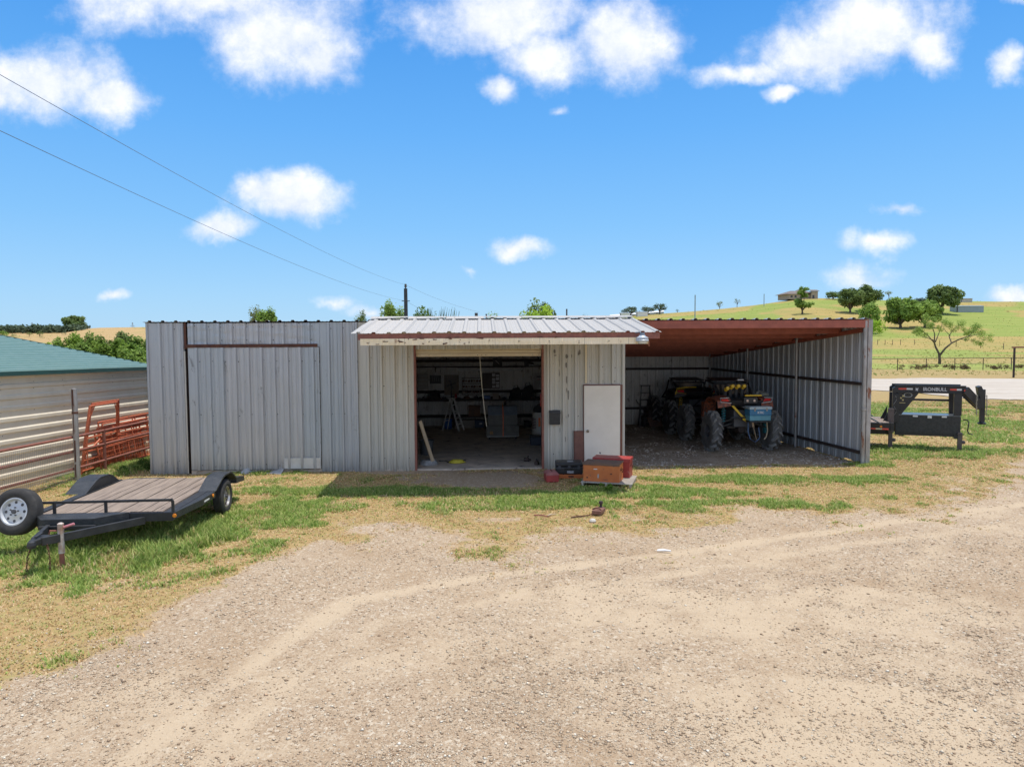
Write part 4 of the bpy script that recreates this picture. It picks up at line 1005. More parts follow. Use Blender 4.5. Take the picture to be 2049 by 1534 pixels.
# rusty sheet leaning by the door, wall box
su, sz_ = UZ(1147, 857); sp_ = FL+UX*(su+.13)+_nf*.10
SH = thing('leaning_sheet', 'narrow rusty brown metal sheet leaning on the wall left of the plain door', 'metal sheet', (sp_.x, sp_.y, 0), BANG)
q = MB(); q.prism([Vector(p) for p in [(-.13, -.02, 0), (.13, -.02, 0), (.13, .045, .94), (-.13, .045, .94)]], (0, .012, 0)); q.build('panel', brown_m, SH)
for x in (-.125, .115): q = MB(); q.prism([Vector(p) for p in [(x, -.026, 0), (x+.012, -.026, 0), (x+.012, .036, .94), (x, .036, .94)]], (0, .008, 0)); q.build('folded_edge', rust, SH)
bu, bz = UZ(1109, 834); bp = FL+UX*bu+_nf*.04
WB = thing('wall_box', 'small black letter box fixed to the wall right of the doorway', 'mailbox', (bp.x, bp.y, bz), BANG)
q = MB(); q.bb((-.13, -.13, -.17), (.13, .0, .12)); q.build('body', black_m, WB, bevel=.01)
q = MB(); q.prism([Vector(p) for p in [(-.14, -.15, .10), (-.14, .0, .16), (-.14, .0, .175), (-.14, -.155, .115)]], (.28, 0, 0)); q.build('lid', dkgrey, WB)
# hitch lying in the grass
hc = G(1198, 1022, .06); HT = thing('ball_mount', 'rusty ball hitch plate with a chain lying in the grass', 'hitch', (hc.x, hc.y, 0), R(-22))
q = MB(); q.bb((-.085, -.16, .03), (.085, .16, .10)); q.build('plate', M('worn_brown_steel', (.24, .12, .085), (.17, .08, .06), 8, .6), HT, bevel=.008)
q = MB(); q.lathe((0, .15, .10), (0, 0, 1), [(.03, 0), (.022, .02), (.022, .05), (.035, .06), (.04, .085), (.03, .11), (.001, .12)], 16); q.bar((0, .1, .06), (0, .3, .05), .05, .05); q.build('ball', darkiron, HT, True)
q = MB(); q.path([(-.10, -.06, .10), (-.04, -.07, .13), (.04, -.08, .125), (.07, -.1, .10)], .012, 8); q.build('bail', rust, HT)
chain('chain', [(-.06, -.15, .04), (-.16, -.27, .02), (-.30, -.36, .018), (-.38, -.46, .018)], HT, .007, .04)
for k, (px, py, a, L, lab) in enumerate([(1084, 1034, R(-22), .3, 'thin brown stick on the dry grass, the longer of a pair'), (1104, 1032, R(35), .2, 'short pale stick on the dry grass, right of the longer brown one')]):
    g_ = G(px, py); t = MB(); t.path([(-L/2, 0, .02), (0, .01, .03), (L/2, 0, .015)], [.012, .014, .008], 6)
    o = t.build('stick', wood_pale if k else pipe_rust, None, True, loc=(g_.x, g_.y, tz(g_.x, g_.y))); o.rotation_euler = (0, 0, a); tag(o, lab, 'stick', 'sticks on the dry grass')
g_ = G(1328, 1103); t = MB(); t.prism([Vector(p) for p in [(-.10, -.012, .01), (.02, -.02, .02), (.11, -.01, .01), (.10, .012, .015), (-.02, .02, .03), (-.09, .008, .02)]], (0, 0, .012))
o = t.build('plastic_scrap', white_p, None, loc=(g_.x, g_.y, tz(g_.x, g_.y))); o.rotation_euler = (0, 0, R(-8)); tag(o, 'torn strip of white plastic lying on the gravel', 'scrap')
g_ = G(1186, 1045); t = MB(); t.lathe((0, 0, 0), (0, 0, 1), [(.001, 0), (.05, 0), (.06, .03), (.04, .06), (.001, .07)], 9); o = t.build('stone', stone_w, None, True, loc=(g_.x, g_.y, tz(g_.x, g_.y))); tag(o, 'fist-sized pale stone beside the hitch chain', 'stone')
# crumpled sheet at the wall foot
u, z = UZ(530, 943); q_ = FL+UX*u+_nf*.16
rg = random.Random(2); t = MB(); prev = None
pts = []
for i in range(9):
    for j in range(4): pts.append((i*.12-.5+rg.uniform(-.02, .02), j*.09-.15, max(.01, .06*math.sin(i*.9+1)*(j*.5)+rg.uniform(0, .05))))
t.add(pts, [(i*4+j, (i+1)*4+j, (i+1)*4+j+1, i*4+j+1) for i in range(8) for j in range(3)])
o = t.build('crumpled_sheet', M('weathered_plastic_sheet', (.5, .52, .52), (.35, .36, .36), 8, .5), None, True, loc=(q_.x, q_.y, 0)); o.rotation_euler = (0, 0, BANG); tag(o, 'crumpled pale sheet lying at the foot of the sliding door', 'plastic sheet')

# ================================================================== WORKSHOP INTERIOR
def WI(u, v, z=0):   # inside place from building coordinates
    x, y = bxy(u, v); return Vector((x, y, z))
def inw(px, py, v):
    """photo point -> building coordinates on the plane v metres back"""
    d = ray(px, py); n = Vector((-UX.y, UX.x, 0)); P0 = FL+n*(v*BYl)
    t = (P0-Vector((0, 0, EYE))).dot(n)/d.dot(n); p = Vector((0, 0, EYE))+d*t
    return (p-FL).dot(UX)-v*BXl, p.z
FZ = .035
def ithing(name, label, cat, u, v, z=FZ, yaw=0, group=None):
    w = WI(u, v, z); return thing(name, label, cat, w, BANG+yaw, group)
u0i, zb = inw(838, 800, BD-.8); u1i = inw(1083, 800, BD-.8)[0]
bw = u1i-u0i+1.2; bcn = (u0i+u1i)/2
bench = ithing('workbench', 'long dark workbench along the back wall of the workshop, heaped with tools', 'workbench', bcn, BD-.5)
zt = zb-FZ
q = MB(); q.bb((-bw/2, -.38, zt-.05), (bw/2, .38, zt)); q.build('worktop', M('oily_dark_wood', (.07, .055, .045), (.04, .034, .03), 6, .7), bench)
for x in (-bw/2+.1, -bw/6, bw/6, bw/2-.1):
    for y in (-.33, .33):
        q = MB(); q.bb((x-.04, y-.04, 0), (x+.04, y+.04, zt-.051)); q.build('leg', darkiron, bench)
q = MB(); q.bb((-bw/2, -.36, .38), (bw/2, .36, .42)); q.build('shelf', M('dark_shelf_board', (.06, .05, .045), None, 6, .8), bench)
# wall shelf high up
uu, zz = inw(960, 733, BD-.3)
hs_ = ithing('wall_shelf', 'dark shelf high on the back wall above the strip light', 'shelf', bcn, BD-.22, zz)
q = MB(); q.bb((-bw/2+.3, -.13, -.03), (bw/2-.3, .13, 0)); q.build('board', darkiron, hs_)
for x in (-1.6, 0, 1.6):
    q = MB(); q.prism([Vector(p) for p in [(x, .13, -.03), (x, .13, -.22), (x, -.1, -.03)]], (.03, 0, 0)); q.build('bracket', darkiron, hs_)
def boxat(name, label, cat, x0, y0, x1, y1, v, dep, m, m2=None, group=None, kind='panel'):
    """box standing at depth v covering a patch of the photo"""
    a, zt_ = inw(x0, y0, v); b, zb_ = inw(x1, y1, v); w = b-a; h = zt_-zb_
    t = ithing(name, label, cat, (a+b)/2, v, zb_, 0, group)
    return t, w, h
# strip light
a, z1 = inw(913, 740, BD-.5); b, _ = inw(1046, 741, BD-.5)
t = ithing('strip_light', 'long white unlit strip light under the wall shelf', 'lamp', (a+b)/2, BD-.5, z1)
q = MB(); q.bb((-(b-a)/2, -.05, 0), ((b-a)/2, .05, .06)); q.build('housing', white_p, t)
q = MB(); q.tube((-(b-a)/2+.03, 0, -.02), ((b-a)/2-.03, 0, -.02), .018, 10); q.build('tube', glass_w, t, True)
for x in (-(b-a)/2+.25, (b-a)/2-.25): q = MB(); q.tube((x, 0, .06), (x, .0, .42), .005, 5); q.build('hanging_wire', darkiron, t)
# things on the back wall
vb = BD-.14
t, w, h = boxat('pegboard', 'pale wall cabinet with four shelves at the left end of the back wall', 'cabinet', 836, 748, 857, 778, vb, .1, 0)
q = MB(); q.bb((-w/2, -.05, 0), (w/2, .03, h)); q.build('case', tan_p, t)
for i in range(4):
    q = MB(); q.bb((-w/2+.01, -.065, h*(i+.08)/4), (w/2-.01, -.052, h*(i+.92)/4)); q.build('drawer', M('dull_white_drawer', (.5, .48, .45), None, 4, .6) if i == 0 else D.materials['dull_white_drawer'], t)
t, w, h = boxat('tool_board', 'black tool board on the back wall between the cabinet and the round fan', 'board', 860, 751, 883, 767, vb, .1, 0)
q = MB(); q.bb((-w/2, -.02, 0), (w/2, .02, h)); q.build('board', dkgrey, t)
for i, x in enumerate((-.3, -.12, .05, .22)):
    q = MB(); q.bar((w*x, -.03, h*.9), (w*x+.02, -.03, h*.25), .02, .015); q.build('hung_tool', M('tool_steel', (.2, .2, .2), None, 9, .4, .5) if i == 0 else D.materials['tool_steel'], t)
t, w, h = boxat('plywood_panel', 'brownish plywood tool panel behind the round fan', 'panel', 889, 750, 918, 790, vb+.02, .1, 0)
q = MB(); q.bb((-w/2, -.015, 0), (w/2, .015, h)); q.build('board', M('worn_plywood', (.30, .24, .19), (.2, .16, .13), 4, .8), t)
for i in range(5):
    q = MB(); x = -w*.35+i*w*.17; q.bar((x, -.025, h*(.95)), (x, -.025, h*(.60+.1*(i % 2))), .02, .015); q.build('hung_tool', D.materials['tool_steel'], t)
uf, zf = inw(903, 769, BD-.35)
t = ithing('shop_fan', 'round dark shop fan in front of the plywood panel', 'fan', uf, BD-.35, zf)
q = MB()
for r in (.19, .13, .07): q.lathe((0, -.06, 0), (0, 1, 0), [(r-.006, 0), (r+.006, 0), (r+.006, .01), (r-.006, .01)], 24, 0, True)
for i in range(14):
    an = i*math.pi/7; q.tube((math.cos(an)*.04, -.06, math.sin(an)*.04), (math.cos(an)*.19, -.04, math.sin(an)*.19), .003, 4)
q.build('guard', M('fan_grey', (.25, .24, .23), None, 5, .5, .3), t)
q = MB()
for i in range(4):
    an = i*math.pi/2; q.prism([Vector((math.cos(an+d_)*r, -.03, math.sin(an+d_)*r)) for d_, r in ((0, .03), (.1, .17), (.6, .17), (.7, .04))], (0, .006, 0))
q.lathe((0, -.045, 0), (0, 1, 0), [(.001, 0), (.05, .0), (.05, .12), (.001, .12)], 16); q.build('blades', dkgrey, t)
q = MB(); q.tube((0, .03, -.05), (0, .05, zb-zf-.0), .02, 8); q.lathe((0, .05, zb-zf), (0, 0, 1), [(.12, 0), (.11, .03), (.001, .035)], 18); q.build('stand', dkgrey, t)
t, w, h = boxat('parts_rack', 'steel rack with three rows of small round parts tins on the back wall', 'rack', 925, 756, 963, 789, vb-.05, .1, 0)
q = MB()
for z in (0, h*.33, h*.66, h): q.bb((-w/2, -.12, z-.008), (w/2, .05, z+.008))
for x in (-w/2, w/2): q.bb((x-.01, -.12, 0), (x+.01, .05, h))
q.build('frame', M('rack_brown', (.23, .19, .15), None, 6, .6), t)
for r in range(3):
    for i in range(7):
        q = MB(); q.lathe((-w/2+w*(i+.5)/7, -.12, h*(r+.5)/3-.01), (0, 1, 0), [(.001, 0), (.028, .0), (.04, .01), (.04, .14), (.001, .14)], 10); q.build('tin', tan_p if (i+r) % 3 == 0 else boxtop_r, t)
t, w, h = boxat('notice_board', 'grey notice board with rows of white paper sheets pinned on its right half', 'notice board', 965, 746, 1000, 777, vb, .1, 0)
q = MB(); q.bb((-w/2, -.02, 0), (w/2, .02, h)); q.build('board', M('grey_felt', (.17, .155, .15), None, 4, .9), t)
for i in range(2):
    for j in range(4):
        q = MB(); x = w*.06+i*w*.22; q.bb((x, -.03, h*(.06+j*.235)), (x+w*.19, -.021, h*(.06+j*.235)+h*(.14+.06*((i+j) % 2)))); q.build('paper_sheet', paper, t)
t, w, h = boxat('poster', 'white poster with dark lines at the right end of the back wall', 'poster', 1069, 746, 1084, 776, vb, .1, 0)
q = MB(); q.bb((-w/2, -.012, 0), (w/2+.25, .0, h)); q.build('sheet', M('offwhite_sheet', (.5, .48, .47), None, 4, .7), t)
q = MB(); q.bb((-w*.2, -.016, h*.72), (w*.6, -.0125, h*.79)); q.build('heading', dkgrey, t)
q = MB(); q.bb((-w*.1, -.016, h*.55), (w*.5, -.0125, h*.58)); q.build('line', M('dull_red_ink', (.4, .08, .06), None, 4, .7), t)
# shelf goods
t, w, h = boxat('dark_case', 'square dark case standing on the high wall shelf', 'case', 986, 718, 1004, 733, BD-.25, .1, 0)
q = MB(); q.bb((-w/2, -.1, .01), (w/2, .1, h)); q.build('body', dkgrey, t, bevel=.015); q = MB(); q.bar((-w*.2, -.105, h*.8), (w*.2, -.105, h*.35), .008, .015); q.build('stripe', paper, t)
t, w, h = boxat('power_tool', 'dark power tool with a pale handle on the high shelf at the right', 'power tool', 1049, 722, 1068, 734, BD-.25, .1, 0)
q = MB(); q.prism([Vector(p) for p in [(-w/2, -.05, .01), (-w*.1, -.05, .01), (-w*.05, -.05, h*.5), (w*.5, -.05, h*.4), (w*.5, -.05, h*.65), (-w*.1, -.05, h), (-w/2, -.05, h*1.1)]], (0, .1, 0)); q.build('body', black_m, t, bevel=.01)
q = MB(); q.path([(.0, -.07, .02), (w*.1, -.07, h*.35), (w*.4, -.07, h*.35), (w*.45, -.07, .02)], .015, 6); q.build('handle', white_p, t)
# bench clutter
rg = random.Random(77)
clut = [(1021, 789, 1043, 775, 'tool_bag', 'slumped dark brown canvas tool bag on the bench'), (1044, 792, 1068, 770, 'tool_bag', 'tall black open tool bag at the right end of the bench'), (860, 795, 880, 783, 'tool_bag', 'low black cloth bag at the left end of the bench')]
for (x0, y0, x1, y1, nm, lab) in clut:
    a, z0 = inw(x0, y0+5, BD-.6); b, z1 = inw(x1, y1, BD-.6); w = b-a; h = z1-zb
    t = ithing(nm, lab, 'tool bag', (a+b)/2, BD-.6, zb, rg.uniform(-.2, .2), 'bags on the bench')
    q = MB(); q.prism([Vector(p) for p in [(-w/2, -.12, 0), (w/2, -.12, 0), (w*.47, -.1, h*.7), (w*.3, -.06, h), (-w*.2, -.06, h*.9), (-w*.48, -.1, h*.6)]], (0, .25, 0)); q.build('body', bag_m, t, bevel=.02)
    q = MB(); q.path([(-w*.2, .0, h*.85), (-w*.15, .0, h*1.15), (w*.15, .0, h*1.2), (w*.2, .0, h*.9)], .012, 6); q.build('handle', bag_m, t)
for i, (px, col, lab, k) in enumerate([(975, blue_drum, 'small blue plastic tub on the bench under the notice board', 'tub'), (992, tan_p, 'tan cardboard carton on the bench under the notice board', 'carton'), (1016, drum_w, 'small white bottle on the bench beside the canvas bag', 'bottle'), (912, red_p, 'dark red can on the bench beside the fan', 'can')]):
    a, z0 = inw(px, 795, BD-.65)
    if k in ('bottle', 'can'):
        q = MB(); q.lathe((0, 0, 0), (0, 0, 1), [(.001, 0), (.045, 0), (.045, .14), (.02, .18), (.02, .21), (.001, .21)], 14)
    else:
        q = MB(); q.bb((-.11, -.08, 0), (.11, .08, .12+.08*(k == 'carton')))
    w_ = WI(a, BD-.65, zb); o = q.build(k, col, None, k in ('bottle', 'can'), .006 if k not in ('bottle', 'can') else 0, loc=w_); tag(o, lab, k)
for i in range(16):     # small parts and tools heaped along the bench
    u = u0i+(u1i-u0i)*(i+.5)/16+rg.uniform(-.08, .08); q = MB(); s1, s2, s3 = rg.uniform(.05, .14), rg.uniform(.05, .1), rg.uniform(.05, .13)
    q.prism([Vector(p) for p in [(-s1, -s2, 0), (s1, -s2, 0), (s1*.8, -s2, s3*.7), (s1*.2, -s2, s3), (-s1*.7, -s2, s3*.8)]], (0, s2*2, 0)); q.tube((0, 0, s3*.5), (rg.uniform(-.1, .1), -.02, s3*1.35), .012, 6)
    o = q.build('machine_part', [black_m, darkiron, boxtop_r, dkgrey][i % 4], None, bevel=.006, loc=WI(u, BD-.55-rg.uniform(-.12, .12), zb)); o.rotation_euler = (0, 0, rg.uniform(-1, 1))
    tag(o, ORD[i]+' from the left of the dark machine parts heaped on the bench', 'machine part', 'machine parts heaped on the bench')
# under the bench: crates
for (x0, y0, x1, y1, m, lab) in [(912, 841, 950, 858, M('grey_beige_crate', (.30, .28, .26), (.24, .22, .2), 5, .7), 'wide beige crate on the floor under the bench beside the ladder'), (951, 841, 969, 859, M('dark_blue_crate', (.04, .08, .16), None, 5, .6), 'dark blue crate with a pale label on the floor under the bench'), (938, 812, 962, 832, boxtop_r, 'brown crate on the lower bench shelf'), (1050, 850, 1062, 872, dkgrey, 'dark narrow crate on the floor beside the white drum')]:
    onf = y1 > 840; v = BD-.75; a, z1 = inw(x0, y0, v); b, z0 = inw(x1, y1, v); w = b-a; z0 = FZ if onf else FZ+.42; h = max(.2, z1-z0)
    t = ithing('crate', lab, 'crate', (a+b)/2, BD-.62, z0, 0, 'crates under the bench')
    q = MB(); q.bb((-w/2, -.2, 0), (w/2, .2, h)); q.build('body', m, t, bevel=.008)
    q = MB(); q.bb((-w/2-.01, -.21, h-.04), (w/2+.01, .21, h+.005)); q.build('rim', m, t)
    if 'pale label' in lab: q = MB(); q.bb((-.0, -.215, h*.45), (.1, -.2015, h*.7)); q.build('label_plate', paper, t)
# blue bucket
a, _ = inw(897, 858, BD-1.0)
def bucket(name, label, u, v, r, h, m, z=FZ):
    t = ithing(name, label, 'bucket', u, v, z)
    q = MB(); q.lathe((0, 0, 0), (0, 0, 1), [(.001, 0), (r*.85, 0), (r, h), (r+.015, h), (r+.015, h-.03), (r, h-.03)], 24); q.lathe((0, 0, 0), (0, 0, 1), [(r-.01, h), (r*.84, .02), (.001, .02)], 24); q.build('pail', m, t, True)
    q = MB(); q.path([(r*math.cos(k), -.02, h-.04-r*.9*math.sin(k)) for k in [i*math.pi/8 for i in range(9)]], .006, 5); q.build('handle', darkiron, t)
    return t
bucket('bucket', 'blue plastic bucket behind the aluminium stepladder', a, BD-1.0, .15, .34, blue_drum)
a, _ = inw(854, 900, 2.2); bucket('bucket', 'dark grey bucket inside the left side of the doorway', a, 2.25, .19, .4, M('grey_bucket', (.08, .09, .10), None, 6, .5))
# stepladder
def stepladder(label, px, v, H, w, m, z=FZ, yaw=0.0, steps=5, group=None, lean=.30):
    u, _ = inw(px, 850, v); t = ithing('stepladder', label, 'ladder', u, v, z, yaw, group)
    q = MB()
    for s in (-1, 1): q.bar((s*w/2, -H*lean, 0), (s*w*.32, 0, H), .03, .06)
    q.build('front_rails', m, t)
    for i in range(steps):
        k = (i+1)/(steps+1); y = -H*lean*(1-k); hw = w/2+(w*.32-w/2)*k
        q = MB(); q.box((0, y+.01, H*k), (hw*2-.01, .08, .025)); q.build('tread', m, t)
    q = MB()
    for s in (-1, 1): q.bar((s*w/2*.9, H*lean*.8, 0), (s*w*.3, .03, H*.97), .02, .035)
    for k in (.3, .65): q.bar((-w*.42, H*lean*.8*(1-k), H*k), (w*.42, H*lean*.8*(1-k), H*k), .02, .02)
    q.build('rear_rails', m, t)
    q = MB(); q.box((0, 0, H+.01), (w*.75, .16, .035)); q.build('top_cap', m, t)
    return t
stepladder('aluminium stepladder standing open in front of the workbench', 905, BD-1.45, 1.12, .42, alum, FZ, R(66), 4, 'ladders', .32)
stepladder('black stepladder standing against the back wall of the open bay', 1291, BD-.7, 1.5, .48, black_m, 0, 0, 5, 'ladders', .14)
# site box with orange strap
v = 5.1; a, z1 = inw(975, 814, v); b, _ = inw(1041, 880, v); w = b-a
t = ithing('job_box', 'big dark steel job box on wheels tied with an orange strap inside the doorway', 'job box', (a+b)/2, v+.35, FZ)
H = z1-FZ; 
q = MB(); q.bb((-w/2+.0, -.33, .10), (w/2, .33, H*.42)); q.build('lower_body', grey_box, t, bevel=.01)
q = MB(); q.bb((-w/2+.05, -.31, H*.425), (w/2-.05, .33, H*.74)); q.build('upper_body', grey_box, t, bevel=.01)
q = MB(); q.prism([Vector(p) for p in [(-w/2+.05, -.31, H*.745), (-w/2+.05, -.12, H), (-w/2+.05, .33, H), (-w/2+.05, .33, H*.745)]], (w-.1, 0, 0)); q.build('lid', steel_b, t, bevel=.01)
q = MB(); q.prism([Vector((0, y, z)) for y, z in [(-.338, .10), (-.338, H*.43), (-.325, H*.44), (-.325, H*.75), (-.13, H+.008), (.33, H+.008), (.33, H+.002), (-.12, H+.002), (-.316, H*.745), (-.318, H*.43), (-.331, H*.42), (-.331, .10)]], (.028, 0, 0)); q.build('strap', orange_s, t)
q = MB(); q.bb((-w/2+.02, -.335, .085), (w/2-.02, -.3, .1)); q.build('base_strip', alum, t)
q = MB(); q.lathe((-w/2+.16, -.333, H*.20), (0, -1, 0), [(.001, .008), (.055, .006), (.06, 0)], 18); q.build('badge', M('orange_badge', (.55, .30, .08), (.1, .07, .05), 20, .5), t)
for x in (-w/2+.1, w/2-.1):
    for y in (-.25, .25):
        q = MB(); q.lathe((x-.02, y, .045), (1, 0, 0), [(.001, 0), (.045, 0), (.045, .04), (.001, .04)], 14); q.bb((x-.03, y-.02, .05), (x+.03, y+.02, .1)); q.build('caster', black_m, t)
q = MB(); q.path([(w*.02, -.1, H), (w*.0, -.12, H+.1), (w*.1, -.08, H+.18)], .01, 6); q.build('loose_strap_end', M('tan_strap', (.45, .35, .22), None, 6, .7), t)
# white drum with stickers, lump on top
a, _ = inw(1084, 875, 5.0)
t = ithing('oil_drum', 'white oil drum with an orange sticker at the right edge of the doorway', 'drum', a+.02, 5.2, FZ)
q = MB(); q.lathe((0, 0, 0), (0, 0, 1), [(.001, 0), (.285, 0), (.29, .02), (.285, .28), (.295, .29), (.285, .30), (.285, .56), (.295, .57), (.285, .58), (.285, .84), (.29, .86), (.27, .86), (.27, .84), (.001, .84)], 32); q.build('barrel', drum_w, t, True)
q = MB()
def cyl_patch(q, r, a0, a1, z0, z1, m=0, n=6):
    vs = []; 
    for i in range(n+1):
        an = a0+(a1-a0)*i/n
        for z in (z0, z1): vs.append((r*math.cos(an), r*math.sin(an), z))
    q.add(vs, [(i*2, i*2+2, i*2+3, i*2+1) for i in range(n)], m)
cyl_patch(q, .297, R(248), R(262), .42, .70); q.build('sticker', M('orange_sticker', (.9, .2, .04), None, 5, .5), t)
q = MB(); [cyl_patch(q, .296, R(190), R(232), .35+.05*i, .375+.05*i) for i in range(7)]; q.build('print_lines', M('dark_red_print', (.15, .05, .05), None, 9, .6), t)
o = MB(); rg = random.Random(5); o.lathe((0, 0, 0), (0, 0, 1), [(.001, 0), (.24, 0), (.27, .08), (.2, .2), (.1, .26), (.001, .28)], 9); o2 = o.build('rag_heap', bag_m, None, True, loc=WI(a+.02, 5.2, FZ+.86)); tag(o2, 'dark heap of rags on top of the white drum', 'rags')
a, z = inw(1073, 895, 3.6); t = ithing('cooler_box', 'dark blue-black box on the floor in front of the white drum', 'box', a+.12, 3.9, FZ)
q = MB(); q.bb((-.25, -.17, 0), (.25, .17, .24)); q.build('body', M('navy_black_box', (.03, .04, .07), None, 5, .5), t, bevel=.015); q = MB(); q.bb((-.26, -.18, .245), (.26, .18, .29)); q.build('lid', black_m, t, bevel=.01)
a, z = inw(1081, 797, .35); t = ithing('fire_extinguisher', 'red extinguisher hanging inside the right jamb of the doorway', 'fire extinguisher', a+.06, .35, z-.2)
q = MB(); q.lathe((0, 0, 0), (0, 0, 1), [(.001, 0), (.055, 0), (.06, .02), (.06, .30), (.03, .36), (.02, .38), (.001, .38)], 18); q.build('cylinder', red_p, t, True); q = MB(); q.bb((-.03, -.01, .38), (.03, .01, .42)); q.path([(.02, 0, .4), (.08, 0, .36), (.085, 0, .15)], .008, 6); q.build('valve', black_m, t)
# leaning board
g1 = WI(*[inw(868, 928, .55)[0], .55]); a1, zt1 = inw(840, 842, .30); g2 = WI(a1, .30, zt1)
o = MB(); o.bar((0, 0, .005), g2-Vector((g1.x, g1.y, FZ)), .038, .09); o = o.build('timber_plank', wood_pale, None, bevel=.003, loc=(g1.x, g1.y, FZ)); tag(o, 'pale timber board leaning on the left jamb of the doorway', 'board')
# bag / rock, hose, bits
a, _ = inw(858, 922, .5); rg = random.Random(6)
o = MB(); o.lathe((0, 0, 0), (0, 0, 1), [(.001, 0), (.20, 0), (.22, .05), (.15, .12), (.001, .14)], 11)
o.v = [(x*1.1+rg.uniform(-.02, .02), y*.8+rg.uniform(-.02, .02), z+rg.uniform(-.01, .02)*(z > .01)) for x, y, z in o.v]
o = o.build('plastic_bag', M('dusty_clear_plastic', (.40, .42, .44), (.22, .22, .23), 14, .4), None, True, loc=WI(a, .62, FZ)); tag(o, 'crumpled grey plastic bag on the floor behind the leaning board', 'bag')
a, _ = inw(915, 920, .7)
o = MB(); pts = []
for i in range(90):
    an = i*.42; r = .17-.0012*i*.6; pts.append((r*1.25*math.cos(an), r*.9*math.sin(an), .015+.0007*i))
o.path(pts, .012, 6); t = o.build('hose_coil', M('yellow_hose', (.62, .53, .05), None, 6, .5), None, True, loc=WI(a, .8, FZ)); tag(t, 'coiled yellow hose on the concrete floor just inside the doorway', 'hose')
o = MB(); o.path([(-.5, .3, .012), (-.42, .22, .012), (-.3, .25, .012), (-.25, .1, .012), (-.1, .0, .03), (.05, .05, .05), (.0, .25, .012), (.2, .4, .012)], .011, 6); t = o.build('cable', black_m, None, True, loc=WI(a, .8, FZ)); tag(t, 'black cable trailing from the coiled yellow hose', 'cable')
for i, (px, v, lab) in enumerate([(1055, .9, 'small dark pump lying inside the doorway on the right'), (1074, .4, 'clump of dark scrap at the foot of the right jamb')]):
    a, _ = inw(px, 905, v); q = MB(); q.lathe((0, 0, .05), (1, 0, 0), [(.001, -.09), (.05, -.09), (.055, .03), (.03, .05), (.03, .1), (.001, .1)], 12); q.bb((-.06, -.05, 0), (.05, .05, .03)); q.tube((0, 0, .08), (.03, .02, .15), .015, 8)
    o = q.build('scrap_part', darkiron, None, True, loc=WI(a, v, FZ)); o.rotation_euler = (0, 0, i*1.3); tag(o, lab, 'scrap')
# pull rope
ru, rz = inw(960, 713, .12); rv, rz2 = inw(975, 852, .35)
o = MB(); A_ = WI(ru, .12, z_ro); B_ = WI(rv, .5, inw(975, 853, .5)[1]); pts = [A_.lerp(B_, k/6)+Vector((-.02*math.sin(k/6*3.14), 0, 0)) for k in range(7)]
o.path([p-A_ for p in pts], .008, 6); o = o.build('pull_rope', rope_m, None, loc=A_); tag(o, 'pale pull rope hanging from the middle of the roller door', 'rope')
# ================================================================== MUD BUGGIES IN THE BAY
lug_m = M('dusty_tyre_lugs', (.25, .245, .235), (.17, .165, .155), 9, .85)
def tractor_tyre(parent, c, rad, w, side, name='wheel', mat=None):
    c = Vector(c); mb = MB(); R1 = rad-.075
    prof = [(.19, -w*.40), (.24, -w*.46), (R1-.10, -w*.5), (R1-.03, -w*.47), (R1, -w*.36), (R1+.005, 0), (R1, w*.36), (R1-.03, w*.47), (R1-.10, w*.5), (.24, w*.46), (.19, w*.40)]
    mb.lathe(c, (1, 0, 0), prof, 40, 0, True)
    n = 13
    for i in range(n*2):
        s = 1 if i % 2 else -1; t0 = 2*math.pi*i/(n*2)
        pts = []
        # curved lug: three short bars from the centre to the shoulder, swept back
        ks = [(.03, 0), (.22, .05), (.38, .16), (.52, .27)]
        pr = []
        for (xx, da) in ks:
            rr_ = R1-.004 if xx < .45 else R1-.055
            pr.append((c.x+s*xx*w, t0+da, rr_))
        for (xa, ta, ra), (xb, tb, rb_) in zip(pr[:-1], pr[1:]):
            hw = .040/rad; top = .078
            def pt(x, t, r): return Vector((x, c.y+r*math.cos(t), c.z+r*math.sin(t)))
            vs = [pt(xa, ta-hw, ra), pt(xa, ta+hw, ra), pt(xb, tb+hw, rb_), pt(xb, tb-hw, rb_), pt(xa, ta-hw*.6, ra+top), pt(xa, ta+hw*.6, ra+top), pt(xb, tb+hw*.6, rb_+top), pt(xb, tb-hw*.6, rb_+top)]
            mb.add(vs, [(0,1,2,3),(4,7,6,5),(0,4,5,1),(1,5,6,2),(2,6,7,3),(3,7,4,0)], 1)
    ty = mb.build(name, [mat or mud_rubber, lug_m], parent, False)
    mb = MB(); mb.lathe(c, (side, 0, 0), [(.195, -w*.4), (.20, w*.40), (.17, w*.36), (.16, .04), (.06, .03), (.05, .12), (.001, .12)], 24); mb.build('rim', dkgrey, ty, True)
    return ty
def spring(parent, a, b, r, mat, coils=8):
    a = Vector(a); b = Vector(b); d = (b-a); L = d.length; d.normalize(); x = d.orthogonal().normalized(); y = d.cross(x)
    q = MB(); pts = [a+d*(L*(.12+.76*i/(coils*8)))+(x*math.cos(i*math.pi/4)+y*math.sin(i*math.pi/4))*r for i in range(coils*8+1)]
    q.path(pts, .013, 6); o = q.build('coil_spring', mat, parent, True)
    q = MB(); q.tube(a, b, .022, 8); q.build('damper', dkgrey, o, True); return o
